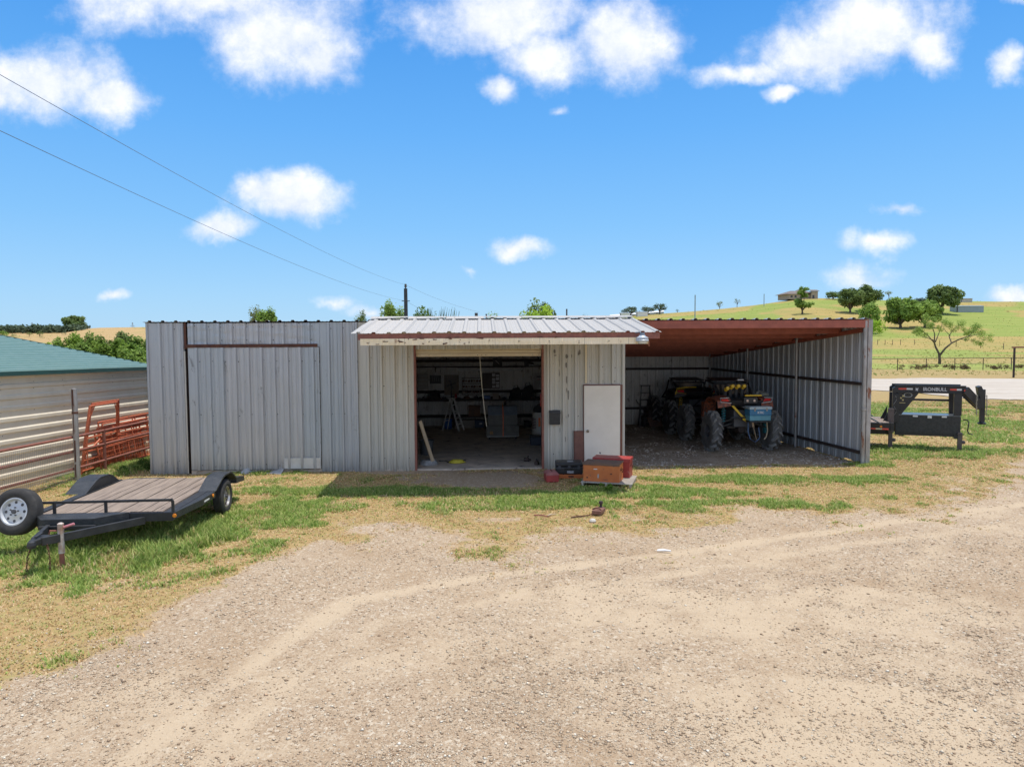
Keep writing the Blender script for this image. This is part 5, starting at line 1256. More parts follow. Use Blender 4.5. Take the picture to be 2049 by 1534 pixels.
def buggy(label, loc, yaw, accent, arch_col, springm, detail=True, H=1.98, tyremat=None):
    t = thing('mud_buggy', label, 'off-road buggy', (loc.x, loc.y, 0), yaw, 'mud buggies parked in the bay')
    Rr = .585; wx = .86; wb = 2.25
    for (x, y) in ((-wx, 0), (wx, 0), (-wx, wb), (wx, wb)): tractor_tyre(t, (x, y, Rr-.01), Rr, .29, -1 if x < 0 else 1, mat=tyremat)
    q = MB()   # tubular chassis
    for s in (-1, 1):
        q.path([(s*.42, -.35, .98), (s*.42, .6, .75), (s*.42, 2.2, .75), (s*.4, 2.75, .9)], .026, 8)
        q.path([(s*.44, -.1, 1.25), (s*.50, .55, 1.45), (s*.52, .75, H-.08), (s*.50, 1.5, H-.02), (s*.48, 1.9, 1.35), (s*.42, 2.7, 1.05)], .026, 8)
        q.tube((s*.5, .7, H-.1), (s*.45, .1, 1.3), .022, 8)
    for (y, z, w_) in ((.75, H-.08, .52), (1.5, H-.02, .5), (-.35, .98, .42), (.55, 1.45, .5), (2.7, 1.05, .42)): q.tube((-w_, y, z), (w_, y, z), .024, 8)
    q.build('roll_cage', black_m, t, True)
    q = MB(); q.prism([Vector(p) for p in [(-.5, .62, H-.02), (.5, .62, H-.02), (.48, 1.55, H+.03), (-.48, 1.55, H+.03)]], (0, 0, .035)); q.build('roof_panel', black_m, t, bevel=.01)
    q = MB(); q.bb((-.46, .72, 1.15), (.46, .75, H-.1)); q.build('rear_screen', M('dark_tinted_screen', (.012, .013, .016), None, 3, .15) if 'dark_tinted_screen' not in D.materials else D.materials['dark_tinted_screen'], t)
    q = MB(); q.prism([Vector(p) for p in [(-.5, -.30, 1.33), (-.5, -.36, 1.45), (-.5, .6, 1.55), (-.5, .6, 1.2), (-.5, .0, 1.18)]], (1.0, 0, 0)); q.build('cargo_bed', black_m, t, bevel=.02)
    q = MB(); q.bb((-.36, .1, .62), (.36, 2.5, .70)); q.bb((-.30, -.22, .70), (.30, .5, 1.18)); q.build('underbody', dkgrey, t, bevel=.02)
    q = MB(); q.lathe((0, .1, .62), (0, 1, 0), [(.001, -.18), (.1, -.16), (.14, 0), (.14, .2), (.001, .25)], 14); q.build('differential', darkiron, t, True)
    for s in (-1, 1):
        # fender: curved panel over the wheel
        q = MB(); sec = [(-.34, 1.34), (-.30, 1.50), (.05, 1.57), (.5, 1.56), (.72, 1.40), (.86, 1.05), (.9, .8)]
        vs = []
        for (y, z) in sec: vs += [(s*.44, y, z+.0), (s*.80, y+.03, z-.06), (s*.80, y+.03, z-.09), (s*.44, y, z-.03)]
        fs = []
        for i in range(len(sec)-1):
            b_ = i*4
            for k in range(4): fs.append((b_+k, b_+(k+1) % 4, b_+4+(k+1) % 4, b_+4+k))
        fs += [(3, 2, 1, 0), (len(vs)-4, len(vs)-3, len(vs)-2, len(vs)-1)]
        q.add(vs, fs); q.build('fender', arch_col, t)
        q = MB(); q.prism([Vector(p) for p in [(s*.46, .72, 1.42), (s*.50, .9, .72), (s*.50, 1.75, .72), (s*.48, 1.8, 1.25)]], (s*.05, 0, 0)); q.build('side_panel', arch_col, t, bevel=.01)
        q = MB(); q.prism([Vector(p) for p in [(s*.48, -.36, 1.43), (s*.70, -.33, 1.45), (s*.72, -.33, 1.50), (s*.54, -.36, 1.51)]], (0, .03, 0)); tl = q.build('tail_light', redlens, t, bevel=.01)
        q = MB(); q.path([(s*.44, -.375, 1.39), (s*.73, -.345, 1.42), (s*.75, -.34, 1.53), (s*.5, -.37, 1.54)], .008, 5); q.build('light_trim', white_p if detail else accent, tl)
        q = MB(); q.bar((s*.48, -.02, .62), (s*.28, .02, .92), .04, .05) if False else None
        q.bar((s*.30, -.1, .80), (s*.72, -.05, .66), .035, .035); q.bar((s*.30, -.1, .92), (s*.72, -.05, .78), .035, .035); q.bar((s*.30, .25, .80), (s*.72, .05, .66), .035, .035)
        q.bar((s*.34, 2.1, .78), (s*.72, 2.25, .62), .035, .035); q.build('suspension_arm', blacksteel, t)
        spring(t, (s*.56, -.06, .72), (s*.48, .02, 1.48), .055, springm)
        q = MB(); q.lathe((s*.74, 0, .585), (s, 0, 0), [(.001, -.06), (.09, -.06), (.10, .02), (.001, .03)], 12); q.bb((s*.70-.03, -.06, .5), (s*.70+.03, .06, .82)); q.build('hub_carrier', teal if detail else blacksteel, t)
    if detail:
        q = MB(); q.bar((-.44, -.2, 1.42), (-.02, -.33, .92), .05, .055); q.prism([Vector(p) for p in [(-.1, -.36, .92), (.0, -.36, .86), (.06, -.36, .94), (-.06, -.36, 1.02)]], (0, .04, 0)); q.build('yellow_brace', yellow, t)
        q = MB(); q.bar((-.05, -.37, 1.60), (.42, -.37, 1.60), .05, .035); q.build('yellow_rail', yellow, t)
        q = MB(); q.bb((-.10, -.42, 1.38), (.30, -.36, 1.55)); pl = q.build('light_panel', black_m, t, bevel=.008)
        for x in (.0, .2): q = MB(); q.bb((x-.028, -.43, 1.43), (x+.028, -.42, 1.49)); q.build('lamp', M('warm_lamp_lens', (.85, .62, .5), None, 4, .3) if 'warm_lamp_lens' not in D.materials else D.materials['warm_lamp_lens'], pl)
        q = MB(); q.prism([Vector(p) for p in [(-.15, -.4, 1.30), (.5, -.4, 1.30), (.42, -.4, 1.22), (-.05, -.4, 1.22)]], (0, .3, 0)); q.build('rear_bumper', dkgrey, t, bevel=.01)
        for i, (x, y, z) in enumerate([(-.42, .1, 1.72), (-.27, .1, 1.78), (-.10, .1, 1.78), (.07, .1, 1.78)]):
            q = MB(); q.path([(x+.05, .25, 1.5), (x, .15, 1.62), (x, .1, z)], .045, 10); q.build('snorkel_pipe', dkgrey, t, True)
            q = MB(); q.path([(x, .1, z), (x, .06, z+.05), (x+.01, -.03, z+.065)], .052, 10); q.build('snorkel_cap', yellow, t, True)
        q = MB(); q.bb((.1, .5, H+.02), (.27, .58, H+.055)); q.build('roof_lamp', white_p, t)
        q = MB(); q.path([(.32, -.2, 1.6), (.45, -.1, 1.68), (.6, .0, 1.66), (.7, -.15, 1.6), (.45, -.22, 1.62)], .04, 6); q.build('stowed_cloth', M('grey_green_cloth', (.2, .21, .18), None, 9, .9), t, True)
        q = MB(); q.path([(.05, -.38, .94), (.03, -.42, .6), (.1, -.42, .38), (.25, -.42, .3), (.38, -.4, .42), (.36, -.36, .7)], .016, 6); q.build('tow_strap', M('blue_rope', (.10, .17, .30), None, 6, .7), t, True)
        q = MB(); q.bar((.16, -.4, .95), (.18, -.42, .72), .05, .012); q.bar((.18, -.42, .72), (.27, -.42, .38), .04, .012); q.build('tan_strap', M('tan_webbing', (.5, .36, .22), None, 6, .7), t)
        q = MB(); q.path([(.62, -.3, .85), (.64, -.32, .6), (.6, -.32, .42), (.54, -.32, .36)], .018, 6); q.build('hook_strap', M('pale_webbing', (.55, .45, .3), None, 6, .7), t, True)
    else:
        q = MB(); q.path([(-.78, -.3, 1.36), (-.74, -.34, 1.56), (-.45, -.36, 1.60), (-.1, -.36, 1.60)], .018, 6); q.build('yellow_trim', yellow, t, True)
    return t
b1 = G(1482, 901)
bg1 = buggy('orange camouflage mud buggy with huge tractor tyres and a blue cooler on its tail', Vector((b1.x, b1.y, 0)), R(4.5), yellow, camo, teal, True, 1.95)
b2 = G(1385, 868)
bg2 = buggy('black mud buggy with yellow trim parked deeper in the bay behind the orange one', Vector((b2.x+.12, b2.y+.05, 0)), R(3), yellow, black_m, yellow, False, 1.78, rubber)
# cooler carried at the tail
cw_ = bg1.matrix_world if False else None
yaw = R(4.5); cl = Vector((b1.x, b1.y, 0))+Vector((math.cos(yaw)*.28+math.sin(yaw)*.48, math.sin(yaw)*.28-math.cos(yaw)*.48, .92))
CLR = thing('cooler', 'light blue ice cooler with a pale lid strapped behind the orange buggy', 'cooler', cl, yaw)
q = MB(); q.bb((-.30, -.17, 0), (.30, .17, .14)); q.build('base', M('pale_blue_plastic', (.12, .36, .46), None, 4, .4), CLR, bevel=.015)
q = MB(); q.bb((-.31, -.18, .142), (.31, .18, .31)); q.build('body', blue_light, CLR, bevel=.015)
q = MB(); q.bb((-.32, -.19, .312), (.32, .19, .39)); q.build('lid', cool_lid, CLR, bevel=.012)
for x in (-.17, .17): q = MB(); q.bb((x-.02, -.20, .27), (x+.02, -.182, .36)); q.build('latch', tan_p, CLR)
def text_part(s, parent, loc, size, mat, rot=(math.pi/2, 0, 0), name='lettering', ext=.002, sx=1.0, bold=0.0):
    cu = D.curves.new(name, 'FONT'); cu.body = s; cu.size = size; cu.extrude = ext; cu.align_x = 'CENTER'; cu.align_y = 'CENTER'; cu.offset = bold
    to = D.objects.new(name+'_curve', cu); COL.objects.link(to)
    dg = bpy.context.evaluated_depsgraph_get(); me = D.meshes.new_from_object(to.evaluated_get(dg)); D.objects.remove(to); D.curves.remove(cu)
    me.materials.clear(); me.materials.append(mat); o = D.objects.new(name, me); COL.objects.link(o); o.parent = parent; o.location = loc; o.rotation_euler = rot; o.scale = (sx, 1, 1)
    return o
text_part('RTIC', CLR, (0, -.183, .225), .085, white_p, bold=.002)
# support rack below the cooler so that it rests on the buggy
q = MB(); q.bb((-.02, -.66, .875), (.58, -.30, .915)); q.bar((.02, -.35, .89), (.02, .1, .95), .03, .03); q.bar((.54, -.35, .89), (.4, .1, .95), .03, .03); q.build('cooler_rack', blacksteel, bg1)
# drum and small machine in the bay
g_ = AT(1392, 795, 24.9); t = thing('plastic_drum', 'blue plastic drum standing between the two buggies', 'drum', (g_.x, 24.9, 0), 0)
q = MB(); q.lathe((0, 0, 0), (0, 0, 1), [(.001, .0), (.26, 0), (.28, .03), (.28, .25), (.29, .27), (.28, .29), (.29, .6), (.28, .62), (.28, .85), (.24, .9), (.001, .9)], 28); q.build('barrel', blue_drum, t, True); q = MB(); q.lathe((.1, 0, .9), (0, 0, 1), [(.04, 0), (.04, .02), (.001, .02)], 12); q.build('bung', black_m, t)
t['label'] = 'blue plastic drum on a crate standing between the two buggies'
t.location.z = .52
st_ = thing('steel_crate', 'dark steel crate under the blue drum at the back of the bay', 'crate', (g_.x, 24.9, 0), 0)
q = MB()
for x in (-.32, .28):
    for y in (-.32, .28): q.bb((x, y, 0), (x+.04, y+.04, .515))
q.bb((-.32, -.32, .49), (.32, .32, .518)); q.bb((-.32, -.32, .2), (.32, .32, .22)); q.build('frame', darkiron, st_)
g_ = G(1293, 850); TL = thing('garden_tiller', 'dark garden tiller on two lugged wheels below the black stepladder', 'tiller', (g_.x+.1, g_.y-.5, 0), R(10))
q = MB(); q.bb((-.2, -.25, .35), (.2, .3, .62)); q.lathe((0, 0, .62), (0, 0, 1), [(.14, 0), (.13, .12), (.001, .14)], 14); q.build('engine', darkiron, TL, bevel=.03)
for x in (-.32, .32):
    q = MB(); q.lathe((x, 0, .22), (1, 0, 0), [(.06, -.06), (.2, -.07), (.22, 0), (.2, .07), (.06, .06)], 18, 0, True); q.build('wheel', rubber, TL, True)
q = MB(); [q.path([(s*.12, .2, .5), (s*.3, .7, .85), (s*.3, .85, .95)], .018, 6) for s in (-1, 1)]; q.build('handlebar', dkgrey, TL, True)
q = MB(); q.tube((-.3, 0, .22), (.3, 0, .22), .03, 8); q.prism([Vector(p) for p in [(-.25, -.5, .05), (.25, -.5, .05), (.25, -.2, .38), (-.25, -.2, .38)]], (0, .05, 0)); q.build('tine_hood', boxtop_r, TL)

# ================================================================== GOOSENECK TRAILER (right)
g0 = G(1780, 898)
GN = thing('gooseneck_trailer', 'black gooseneck trailer with raised neck and toolbox, right of the open bay', 'trailer', (g0.x, g0.y, 0), R(-22))
s = 20.3/1400.0
def gx_(px): return (px-1780)*s*.87
def gz_(py): return 3.1-(py-681)*s
NW = .70
neckz = gz_(775)
xr = gx_(1912)                          # front upright
blk = M('glossy_black_steel', (.012, .013, .015), (.02, .021, .023), 6, .42, 0, .1, 60)
for y in (0, NW):
    q = MB(); q.bb((gx_(1783), y-.05, .78), (gx_(1795)+.02, y+.05, neckz-.14)); q.build('riser', blk, GN, bevel=.006)
    q = MB(); a = Vector((gx_(1783), y, neckz)); b = Vector((gx_(1925), y, neckz)); hb = .12
    for zz, hh, ww in ((.0, .19, .012), (.10, .02, .10), (-.10, .02, .10)): q.bb((a.x+.06, y-ww/2, neckz+zz-hh/2), (b.x, y+ww/2, neckz+zz+hh/2))
    q.prism([Vector(p) for p in [(a.x, y-.05, neckz-.13), (a.x+.14, y-.05, neckz-.112), (a.x+.14, y-.05, neckz+.112), (a.x, y-.05, neckz+.02)]], (0, .10, 0))
    q.build('neck_beam', blk, GN, bevel=.003)
    q = MB(); ye = NW/2+(y-NW/2)*.30; c1 = Vector((b.x-.02, y, neckz)); c2 = Vector((gx_(1958), ye, gz_(808)))
    q.bar(c1, c2, .10, .22); q.build('sloping_beam', blk, GN, bevel=.006)
    q = MB(); q.prism([Vector(p) for p in [(gx_(1795), y-.006, .98), (gx_(1795), y-.006, neckz-.1), (gx_(1832), y-.006, neckz-.1), (gx_(1797), y-.006, .98)]], (0, .012, 0)); q.bar((gx_(1796), y, .98), (gx_(1832), y, neckz-.1), .08, .03, up=(0, 1, 0)); gus = q.build('gusset_plate', blk, GN)
    q = MB(); q.prism([Vector(p) for p in [(gx_(1779), y-.01, .80), (gx_(1765), y-.01, .80), (gx_(1779), y-.01, 1.2)]], (0, .02, 0)); q.build('rear_gusset', blk, GN)
    if y == 0:
        gold = M('gold_decal', (.55, .45, .2), None, 5, .5); sil = M('silver_decal', (.55, .56, .58), None, 5, .5)
        for (px, py, ss_) in ((1800, 793, .03), (1805, 789, .04), (1804, 797, .03)):
            q = MB(); cxg, czg = gx_(px), gz_(py); q.prism([Vector((cxg+ss_*math.cos(k)*f_, -.007, czg+ss_*math.sin(k)*f_)) for k, f_ in [(i*.785, (1.2 if i % 2 else .5)) for i in range(8)]], (0, -.002, 0)); q.build('emblem', gold, gus)
        q = MB(); cxg, czg = gx_(1814), gz_(787); q.lathe((0, 0, 0), (0, 1, 0), [(.075, 0), (.085, 0), (.085, .003), (.075, .003)], 24, 0, True); q.v = [(cxg+x*1.5, -.012, czg+z*.8) if False else (cxg+x*1.25, -.010+y_, czg+z*.75) for x, y_, z in q.v]; q.build('oval_emblem', sil, gus)
        q = MB(); q.bb((gx_(1797), -.009, gz_(803)), (gx_(1809), -.0065, gz_(802.0))); q.build('decal_line', gold, gus)
LET = text_part('IRONBULL', GN, (gx_(1866), -.012, neckz-.003), .135, M('silver_letter', (.6, .6, .62), None, 5, .4), bold=.003, sx=.92)
q = MB(); cxg = gx_(1831); q.prism([Vector((cxg+x, -.008, neckz+z)) for x, z in [(-.03, .05), (-.01, .02), (.02, .02), (.03, .05), (.035, .0), (.02, -.03), (.03, -.055), (.0, -.05), (-.01, -.03), (-.025, -.055), (-.03, -.01)]], (0, -.003, 0)); q.build('bull_emblem', D.materials['silver_letter'], GN)
def tape(x0, x1, z0, y=-.0555, dz_=.045, slope=None):
    xm = x0+(x1-x0)*.58
    for (a_, b_, m_) in ((x0, xm, red_tape), (xm, x1, white_p)):
        q = MB(); q.bb((a_, -.0085, z0-dz_/2), (b_, -.0062, z0+dz_/2)); q.build('reflector_tape', m_, GN)
tape(gx_(1794), gx_(1823), neckz); tape(gx_(1895), gx_(1917), neckz)
c1 = Vector((gx_(1921), -.054, neckz-.01)); c2 = Vector((gx_(1946), -.054+.17, gz_(793)))
for (a_, b_, m_) in ((0, .62, red_tape), (.62, 1, white_p)):
    q = MB(); q.bar(c1.lerp(c2, a_), c1.lerp(c2, b_), .004, .055); q.build('reflector_tape', m_, GN)
# coupler
xc = gx_(1962); yc = NW/2
q = MB(); q.prism([Vector(p) for p in [(gx_(1950), yc-.17, gz_(770)), (gx_(1957), yc-.17, gz_(768)), (gx_(1965), yc-.17, gz_(785)), (gx_(1965), yc-.17, gz_(808)), (gx_(1957), yc-.17, gz_(812)), (gx_(1954), yc-.17, gz_(790))]], (0, .34, 0)); q.build('neck_head', blk, GN, bevel=.008)
q = MB(); q.bb((xc-.06, yc-.06, gz_(836)), (xc+.06, yc+.06, gz_(775))); q.lathe((xc, yc, gz_(842)), (0, 0, 1), [(.001, 0), (.10, 0), (.11, .03), (.07, .05), (.06, .10)], 18); q.build('coupler', blk, GN, bevel=.006)
q = MB(); q.path([(xc+.06, yc-.05, gz_(832)), (xc+.14, yc-.05, gz_(832)), (xc+.14, yc-.05, gz_(823)), (xc+.08, yc-.05, gz_(823))], .01, 6); q.build('latch_handle', blk, GN)
chain('safety_chain', [(gx_(1947), yc-.3, gz_(785)), (gx_(1946), yc-.31, gz_(800)), (gx_(1947), yc-.3, gz_(823))], GN, .009, .05, M('zinc_chain', (.4, .36, .28), None, 9, .5, .5))
chain('safety_chain', [(gx_(1966), yc-.22, gz_(785)), (gx_(1967), yc-.22, gz_(805)), (gx_(1966), yc-.2, gz_(822))], GN, .009, .05, D.materials['zinc_chain'])
# toolbox between the risers
zb0, zb1 = gz_(861), gz_(827)
q = MB(); q.bb((gx_(1790), -.02, zb0), (gx_(1917), NW*.9, zb1)); q.build('toolbox', M('textured_black_paint', (.016, .017, .018), (.035, .036, .037), 22, .55, 0, .3, 60), GN, bevel=.006)
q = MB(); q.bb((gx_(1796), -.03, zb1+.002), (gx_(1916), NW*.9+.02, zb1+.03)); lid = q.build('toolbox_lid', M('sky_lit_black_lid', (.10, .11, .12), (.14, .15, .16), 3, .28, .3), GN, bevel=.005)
for px in (1829, 1885): q = MB(); q.bb((gx_(px)-.06, -.045, zb1-.03), (gx_(px)+.06, -.03, zb1+.01)); q.build('hinge', alum, lid)
q = MB(); q.bb((gx_(1857)-.05, -.045, zb1-.06), (gx_(1857)+.05, -.028, zb1+.01)); q.lathe((gx_(1857), -.045, zb1-.03), (0, -1, 0), [(.03, 0), (.02, .01), (.001, .01)], 10); q.build('latch', alum, lid)
q = MB(); q.bb((gx_(1790), .0, zb0-.07), (gx_(1917), .08, zb0-.003)); q.bb((gx_(1905), -.03, zb0-.12), (gx_(1921), .12, zb0-.004)); q.build('lower_rail', blk, GN)
# front uprights
q = MB(); q.prism([Vector(p) for p in [(gx_(1903), NW-.1, zb1+.03), (gx_(1902), NW-.1, neckz-.11), (gx_(1922), NW-.1, neckz-.11), (gx_(1919), NW-.1, zb1+.03)]], (0, .1, 0)); q.build('front_upright', blk, GN, bevel=.006)
q = MB(); q.bb((gx_(1903), -.03, zb1+.031), (gx_(1918), .07, neckz-.11)); q.build('front_upright', blk, GN, bevel=.006)
q = MB(); q.bar((gx_(1795), NW-.03, gz_(799)), (gx_(1903), NW-.03, gz_(799)), .05, .06); q.build('cross_rail', blk, GN)
for px in (1780, 1916):
    yy_ = -.10 if px == 1780 else -.0
    q = MB(); w_ = .075; q.bb((gx_(px)-w_, yy_-.07, .50), (gx_(px)+w_, yy_+.07, 1.18 if px == 1780 else .52)); q.bb((gx_(px)-.052, yy_-.052, -.03), (gx_(px)+.052, yy_+.052, .55)); q.lathe((gx_(px)+.055, yy_, .28), (1, 0, 0), [(.05, 0), (.05, .05), (.03, .08), (.001, .08)], 12); q.bb((gx_(px)-.1, yy_-.1, -.03), (gx_(px)+.1, yy_+.1, -.0)); q.build('jack', M('dusty_brown_steel', (.13, .10, .09), (.09, .07, .065), 7, .6) if px == 1780 else D.materials['dusty_brown_steel'], GN, bevel=.006)
q = MB(); q.path([(gx_(1921), -.02, gz_(832)), (gx_(1928), -.08, gz_(832)), (gx_(1931), -.09, gz_(836)), (gx_(1929), -.09, gz_(853)), (gx_(1932), -.09, gz_(858)), (gx_(1938), -.14, gz_(859))], .016, 8); q.build('crank', blk, GN, True)
q = MB(); pts = [(gx_(1788)+.04*math.sin(k*.9), -.07, neckz-.2-.05*k) for k in range(12)]; q.path(pts, .008, 6); q.build('brake_cable', M('cable_grey', (.2, .2, .2), None, 5, .5), GN, True)
# deck
DXL = -2.0
q = MB(); q.bb((DXL, -.55, .60), (gx_(1776), -.47, .80)); q.bb((DXL, NW+.47, .60), (gx_(1776), NW+.55, .80)); q.bb((gx_(1774), -.55, .60), (gx_(1783), NW+.55, .80)); q.bb((DXL, .0, .42), (gx_(1783), .08, .60)); q.bb((DXL, NW-.08, .42), (gx_(1783), NW, .60)); q.build('deck_frame', blk, GN)
mbp = MB(); rgp = random.Random(3)
for i in range(10):
    a_ = -.46+i*(NW+.92)/10; mbp.bb((DXL, a_+.004, .765), (gx_(1774), a_+(NW+.92)/10-.004, .806+rgp.uniform(-.003, .003)))
mbp.build('plank_deck', wood_old, GN)
q = MB(); q.lathe((gx_(1757), -.55, .70), (0, -1, 0), [(.032, 0), (.03, .012), (.001, .016)], 14); q.build('marker_light', amber, GN, True)
for i in range(11):
    q = MB(); x1 = gx_(1772)-i*.16; q.bb((x1-.16, -.5535, .612), (x1, -.5505, .655)); q.build('reflector_tape', red_tape if i % 2 == 0 else M('pale_tape', (.7, .6, .4), None, 5, .5) if 'pale_tape' not in D.materials else (red_tape if i % 2 == 0 else D.materials['pale_tape']), GN)
for y in (-.52, NW+.52):
    q = MB(); sy = .28; xf = -1.05
    q.prism([Vector((xf+a_, y-sy/2, .80+b_)) for a_, b_ in [(1.1, 0), (.6, .26), (-1.2, .26), (-1.7, 0)]], (0, sy, 0)) if False else None
    prof = [(.75, .0), (.30, .27), (-.35, .27), (-.85, .0), (-.80, 0), (-.33, .24), (.28, .24), (.70, 0)]
    q.prism([Vector((xf+a_, y-(.30 if y < 0 else 0), .80+b_)) for a_, b_ in prof], (0, .30, 0)); q.build('fender', M('grey_fender_plate', (.10, .11, .115), None, 8, .4, .3) if 'grey_fender_plate' not in D.materials else D.materials['grey_fender_plate'], GN)
    for xx in (-1.10,):
        wheel(GN, (xx+.02, y+(-.15 if y < 0 else .15), .39), (0, -1 if y < 0 else 1, 0), .39, .22, .2, rim_c, spokes=8)
# ================================================================== GREEN-ROOFED SHED (left)
c0 = G(0, 991); w0 = Vector((-10.75, 11.0, 0)); w1 = Vector((-10.52, 20.2, 0))
wd = (w1-w0).normalized(); wl = (w1-w0).length; wang = math.atan2(wd.y, wd.x)
GS = thing('green_roofed_shed', 'low shed with ivory ribbed walls and pale green roof behind the pipe fence', 'shed', (w0.x, w0.y, 0), wang)
GS.rotation_euler = (0, R(.9), wang)
ez = 2.62; rw_ = 4.7; rz_ = .93
# local x runs back along the wall, +y away from the yard
mb = MB(); ribsheet(mb, (0, 0, -.1), Z3, X3, Vector((0, -1, 0)), ez+.1, wl, pitch=.235, rib=.028, phase=.05, minor=False, nt_=12, rw=.06, wob=.002)
screws(mb, (.4, 0, .0), X3, Z3, Vector((0, -1, 0)), wl, (.35, .82, 1.29, 1.76, 2.23, 2.40), .98, .1, 1, 5, .008)
mb.build('wall', [shed_w, scr], GS)
mb = MB(); ribsheet(mb, (wl, 0, 0), Vector((0, 1, 0)), Z3, Vector((1, 0, 0)), rw_*2, lambda s_: ez+rz_*(1-abs(s_-rw_)/rw_), pitch=.3, rib=.028, minor=False); mb.build('gable_wall', shed_w, GS)
mb = MB(); ribsheet(mb, (0, rw_*2, 0), Z3, X3, Vector((0, 1, 0)), ez, wl, pitch=.235, rib=.028, minor=False); mb.build('wall', shed_w, GS)
mb = MB(); ribsheet(mb, (0, 0, 0), Vector((0, 1, 0)), Z3, Vector((-1, 0, 0)), rw_*2, lambda s_: ez+rz_*(1-abs(s_-rw_)/rw_), pitch=.3, rib=.028, minor=False); mb.build('gable_wall', shed_w, GS)
ov = .17
for sgn in (1, -1):
    mb = MB(); y0 = -ov if sgn == 1 else rw_*2+ov; e = Vector((0, sgn*(rw_+ov), rz_*(rw_+ov)/rw_)); zz0 = ez-rz_*ov/rw_+.035
    ribsheet(mb, (-.15, y0, zz0), e, X3, Vector((0, -sgn*rz_, rw_)), e.length, wl+.3, pitch=.235, rib=.03, phase=.10, minor=False, nt_=10, rw=.055, wob=.002)
    mb.build('roof', green_roof, GS)
mb = MB(); mb.bb((-.15, -ov-.012, ez-.09), (wl+.15, -ov+.0, ez+.0)); mb.build('eave_trim', greentrim, GS)
mb = MB(); mb.bar((wl+.17, -ov, ez-.02), (wl+.17, rw_, ez+rz_+.03), .02, .09); mb.bar((wl+.17, rw_, ez+rz_+.03), (wl+.17, rw_*2+ov, ez-.02), .02, .09); mb.build('gable_trim', greentrim, GS)
mb = MB(); mb.bar((-.15, rw_, ez+rz_+.075), (wl+.15, rw_, ez+rz_+.075), .25, .02); mb.build('ridge_cap', green_roof, GS)
mb = MB(); mb.bb((wl-.03, -.055, -.1), (wl+.06, .06, ez-.02)); mb.build('corner_trim', greentrim, GS)

# ================================================================== PIPE FENCE WITH MESH
f0 = Vector((-10.13, 11.0, 0)); f1 = Vector((-9.96, 19.4, 0)); fp = G(155, 962)
PF = thing('pipe_fence', 'rust-red three-rail pipe fence with wire mesh in front of the ivory shed', 'fence', f0, 0)
fl = f1-f0
def fz(py_top): return py_top
for z in (1.03, .70, .30):
    q = MB(); q.path([Vector((0, 0, z)), fl*.3+Vector((0, 0, z+.005)), fl*.62+Vector((0, 0, z-.02)), fl+Vector((0, 0, z-.0))], .032, 10); q.build('rail', pipe_rust, PF, True)
for k in (.0, .72, .99):
    q = MB(); p = fl*k; q.tube(p+Vector((0, 0, -.2)), p+Vector((0, 0, 1.05)), .038, 10); q.build('post', pipe_rust, PF, True)
q = MB(); q.path([fl*.665+Vector((0, 0, .68)), fl*.70+Vector((.0, 0, .83))], .02, 8); q.path([fl*.64+Vector((0, 0, .2)), fl*.64+Vector((0, 0, 1.0))], .015, 8); q.build('brace', gate_red, PF)
q = MB(); L = fl.length*.59; n_ = int(L/.055)
for i in range(n_): p = fl*(.59*i/n_); q.bar(p+Vector((.03, 0, .05)), p+Vector((.03, 0, .98)), .0035, .0035)
for i in range(17): z = .05+i*.055; q.bar(Vector((.03, 0, z)), fl*.59+Vector((.03, 0, z)), .0035, .0035)
q.build('wire_mesh', M('galvanised_wire', (.42, .42, .40), None, 5, .5, .3), PF)
GP = thing('gate_post', 'tall rust-streaked galvanised post standing above the pipe fence', 'post', (fp.x+.02, fp.y-.02, 0), 0)
q = MB(); q.tube((0, 0, -.2), (0, 0, 2.12), .062, 18, 0, .062, False); q.lathe((0, 0, 2.12), (0, 0, 1), [(.062, 0), (.056, .004), (.05, 0), (.05, -.05), (.001, -.05)], 18); q.build('pipe', pipe_galv, GP, True)
q = MB(); q.lathe((-.0, 0, 1.55), (0, 0, 1), [(.062, 0), (.068, .01), (.068, .04), (.062, .05)], 16); q.build('weld_collar', rust, GP)
q = MB()
cyl_pts = []
for (z0, z1, a0, a1) in ((1.75, 2.10, 250, 285), (1.1, 1.75, 258, 275), (.45, .95, 262, 290), (.1, .40, 258, 282)):
    vs = []
    for i in range(5):
        an = R(a0+(a1-a0)*i/4)
        for z in (z0, z1): vs.append((.0635*math.cos(an), .0635*math.sin(an), z))
    q.add(vs, [(i*2, i*2+2, i*2+3, i*2+1) for i in range(4)])
q.build('rust_streak', rust, GP)
# gates and corral panels leaning between fence and shed
def bow_gate(loc, yaw, L, H, bow, label):
    t = thing('bow_gate', label, 'gate', loc, yaw, 'red bow gates stacked by the shed'); t.rotation_euler = (R(0), R(7), yaw)
    q = MB(); q.path([(0, 0, .03), (0, .04, H*.55), (0, .12, H), (0, L-.20, H), (0, L-.08, H*.55), (0, L, .03)], .026, 8); q.path([(0, .02, .10), (0, L-.02, .10)], .02, 8); q.build('frame', gate_red, t, True)
    for z in (.35, .55, .72, .88): q = MB(); q.path([(0, .03, z), (0, L-.03, z)], .017, 6); q.build('bar', gate_red, t)
    q = MB(); q.path([(0, .08, H*.8), (0, .28, H)], .014, 6); q.path([(0, L-.12, H*.8), (0, L-.32, H)], .014, 6); q.build('corner_brace', gate_red, t)
    q = MB()
    for i in range(16): y = .06+i*(L-.12)/15; q.bar((0, y, .1), (0, y, .35), .006, .006)
    for i in range(3): q.bar((0, .03, .15+i*.07), (0, L-.03, .15+i*.07), .006, .006)
    q.build('mesh', gate_red, t)
    return t
g1_ = G(232, 948)
bow_gate((-10.30, 16.55, 0), R(2), 1.55, 1.66, 0, 'tall red bow gate leaning on the ivory shed, nearest the tall post')
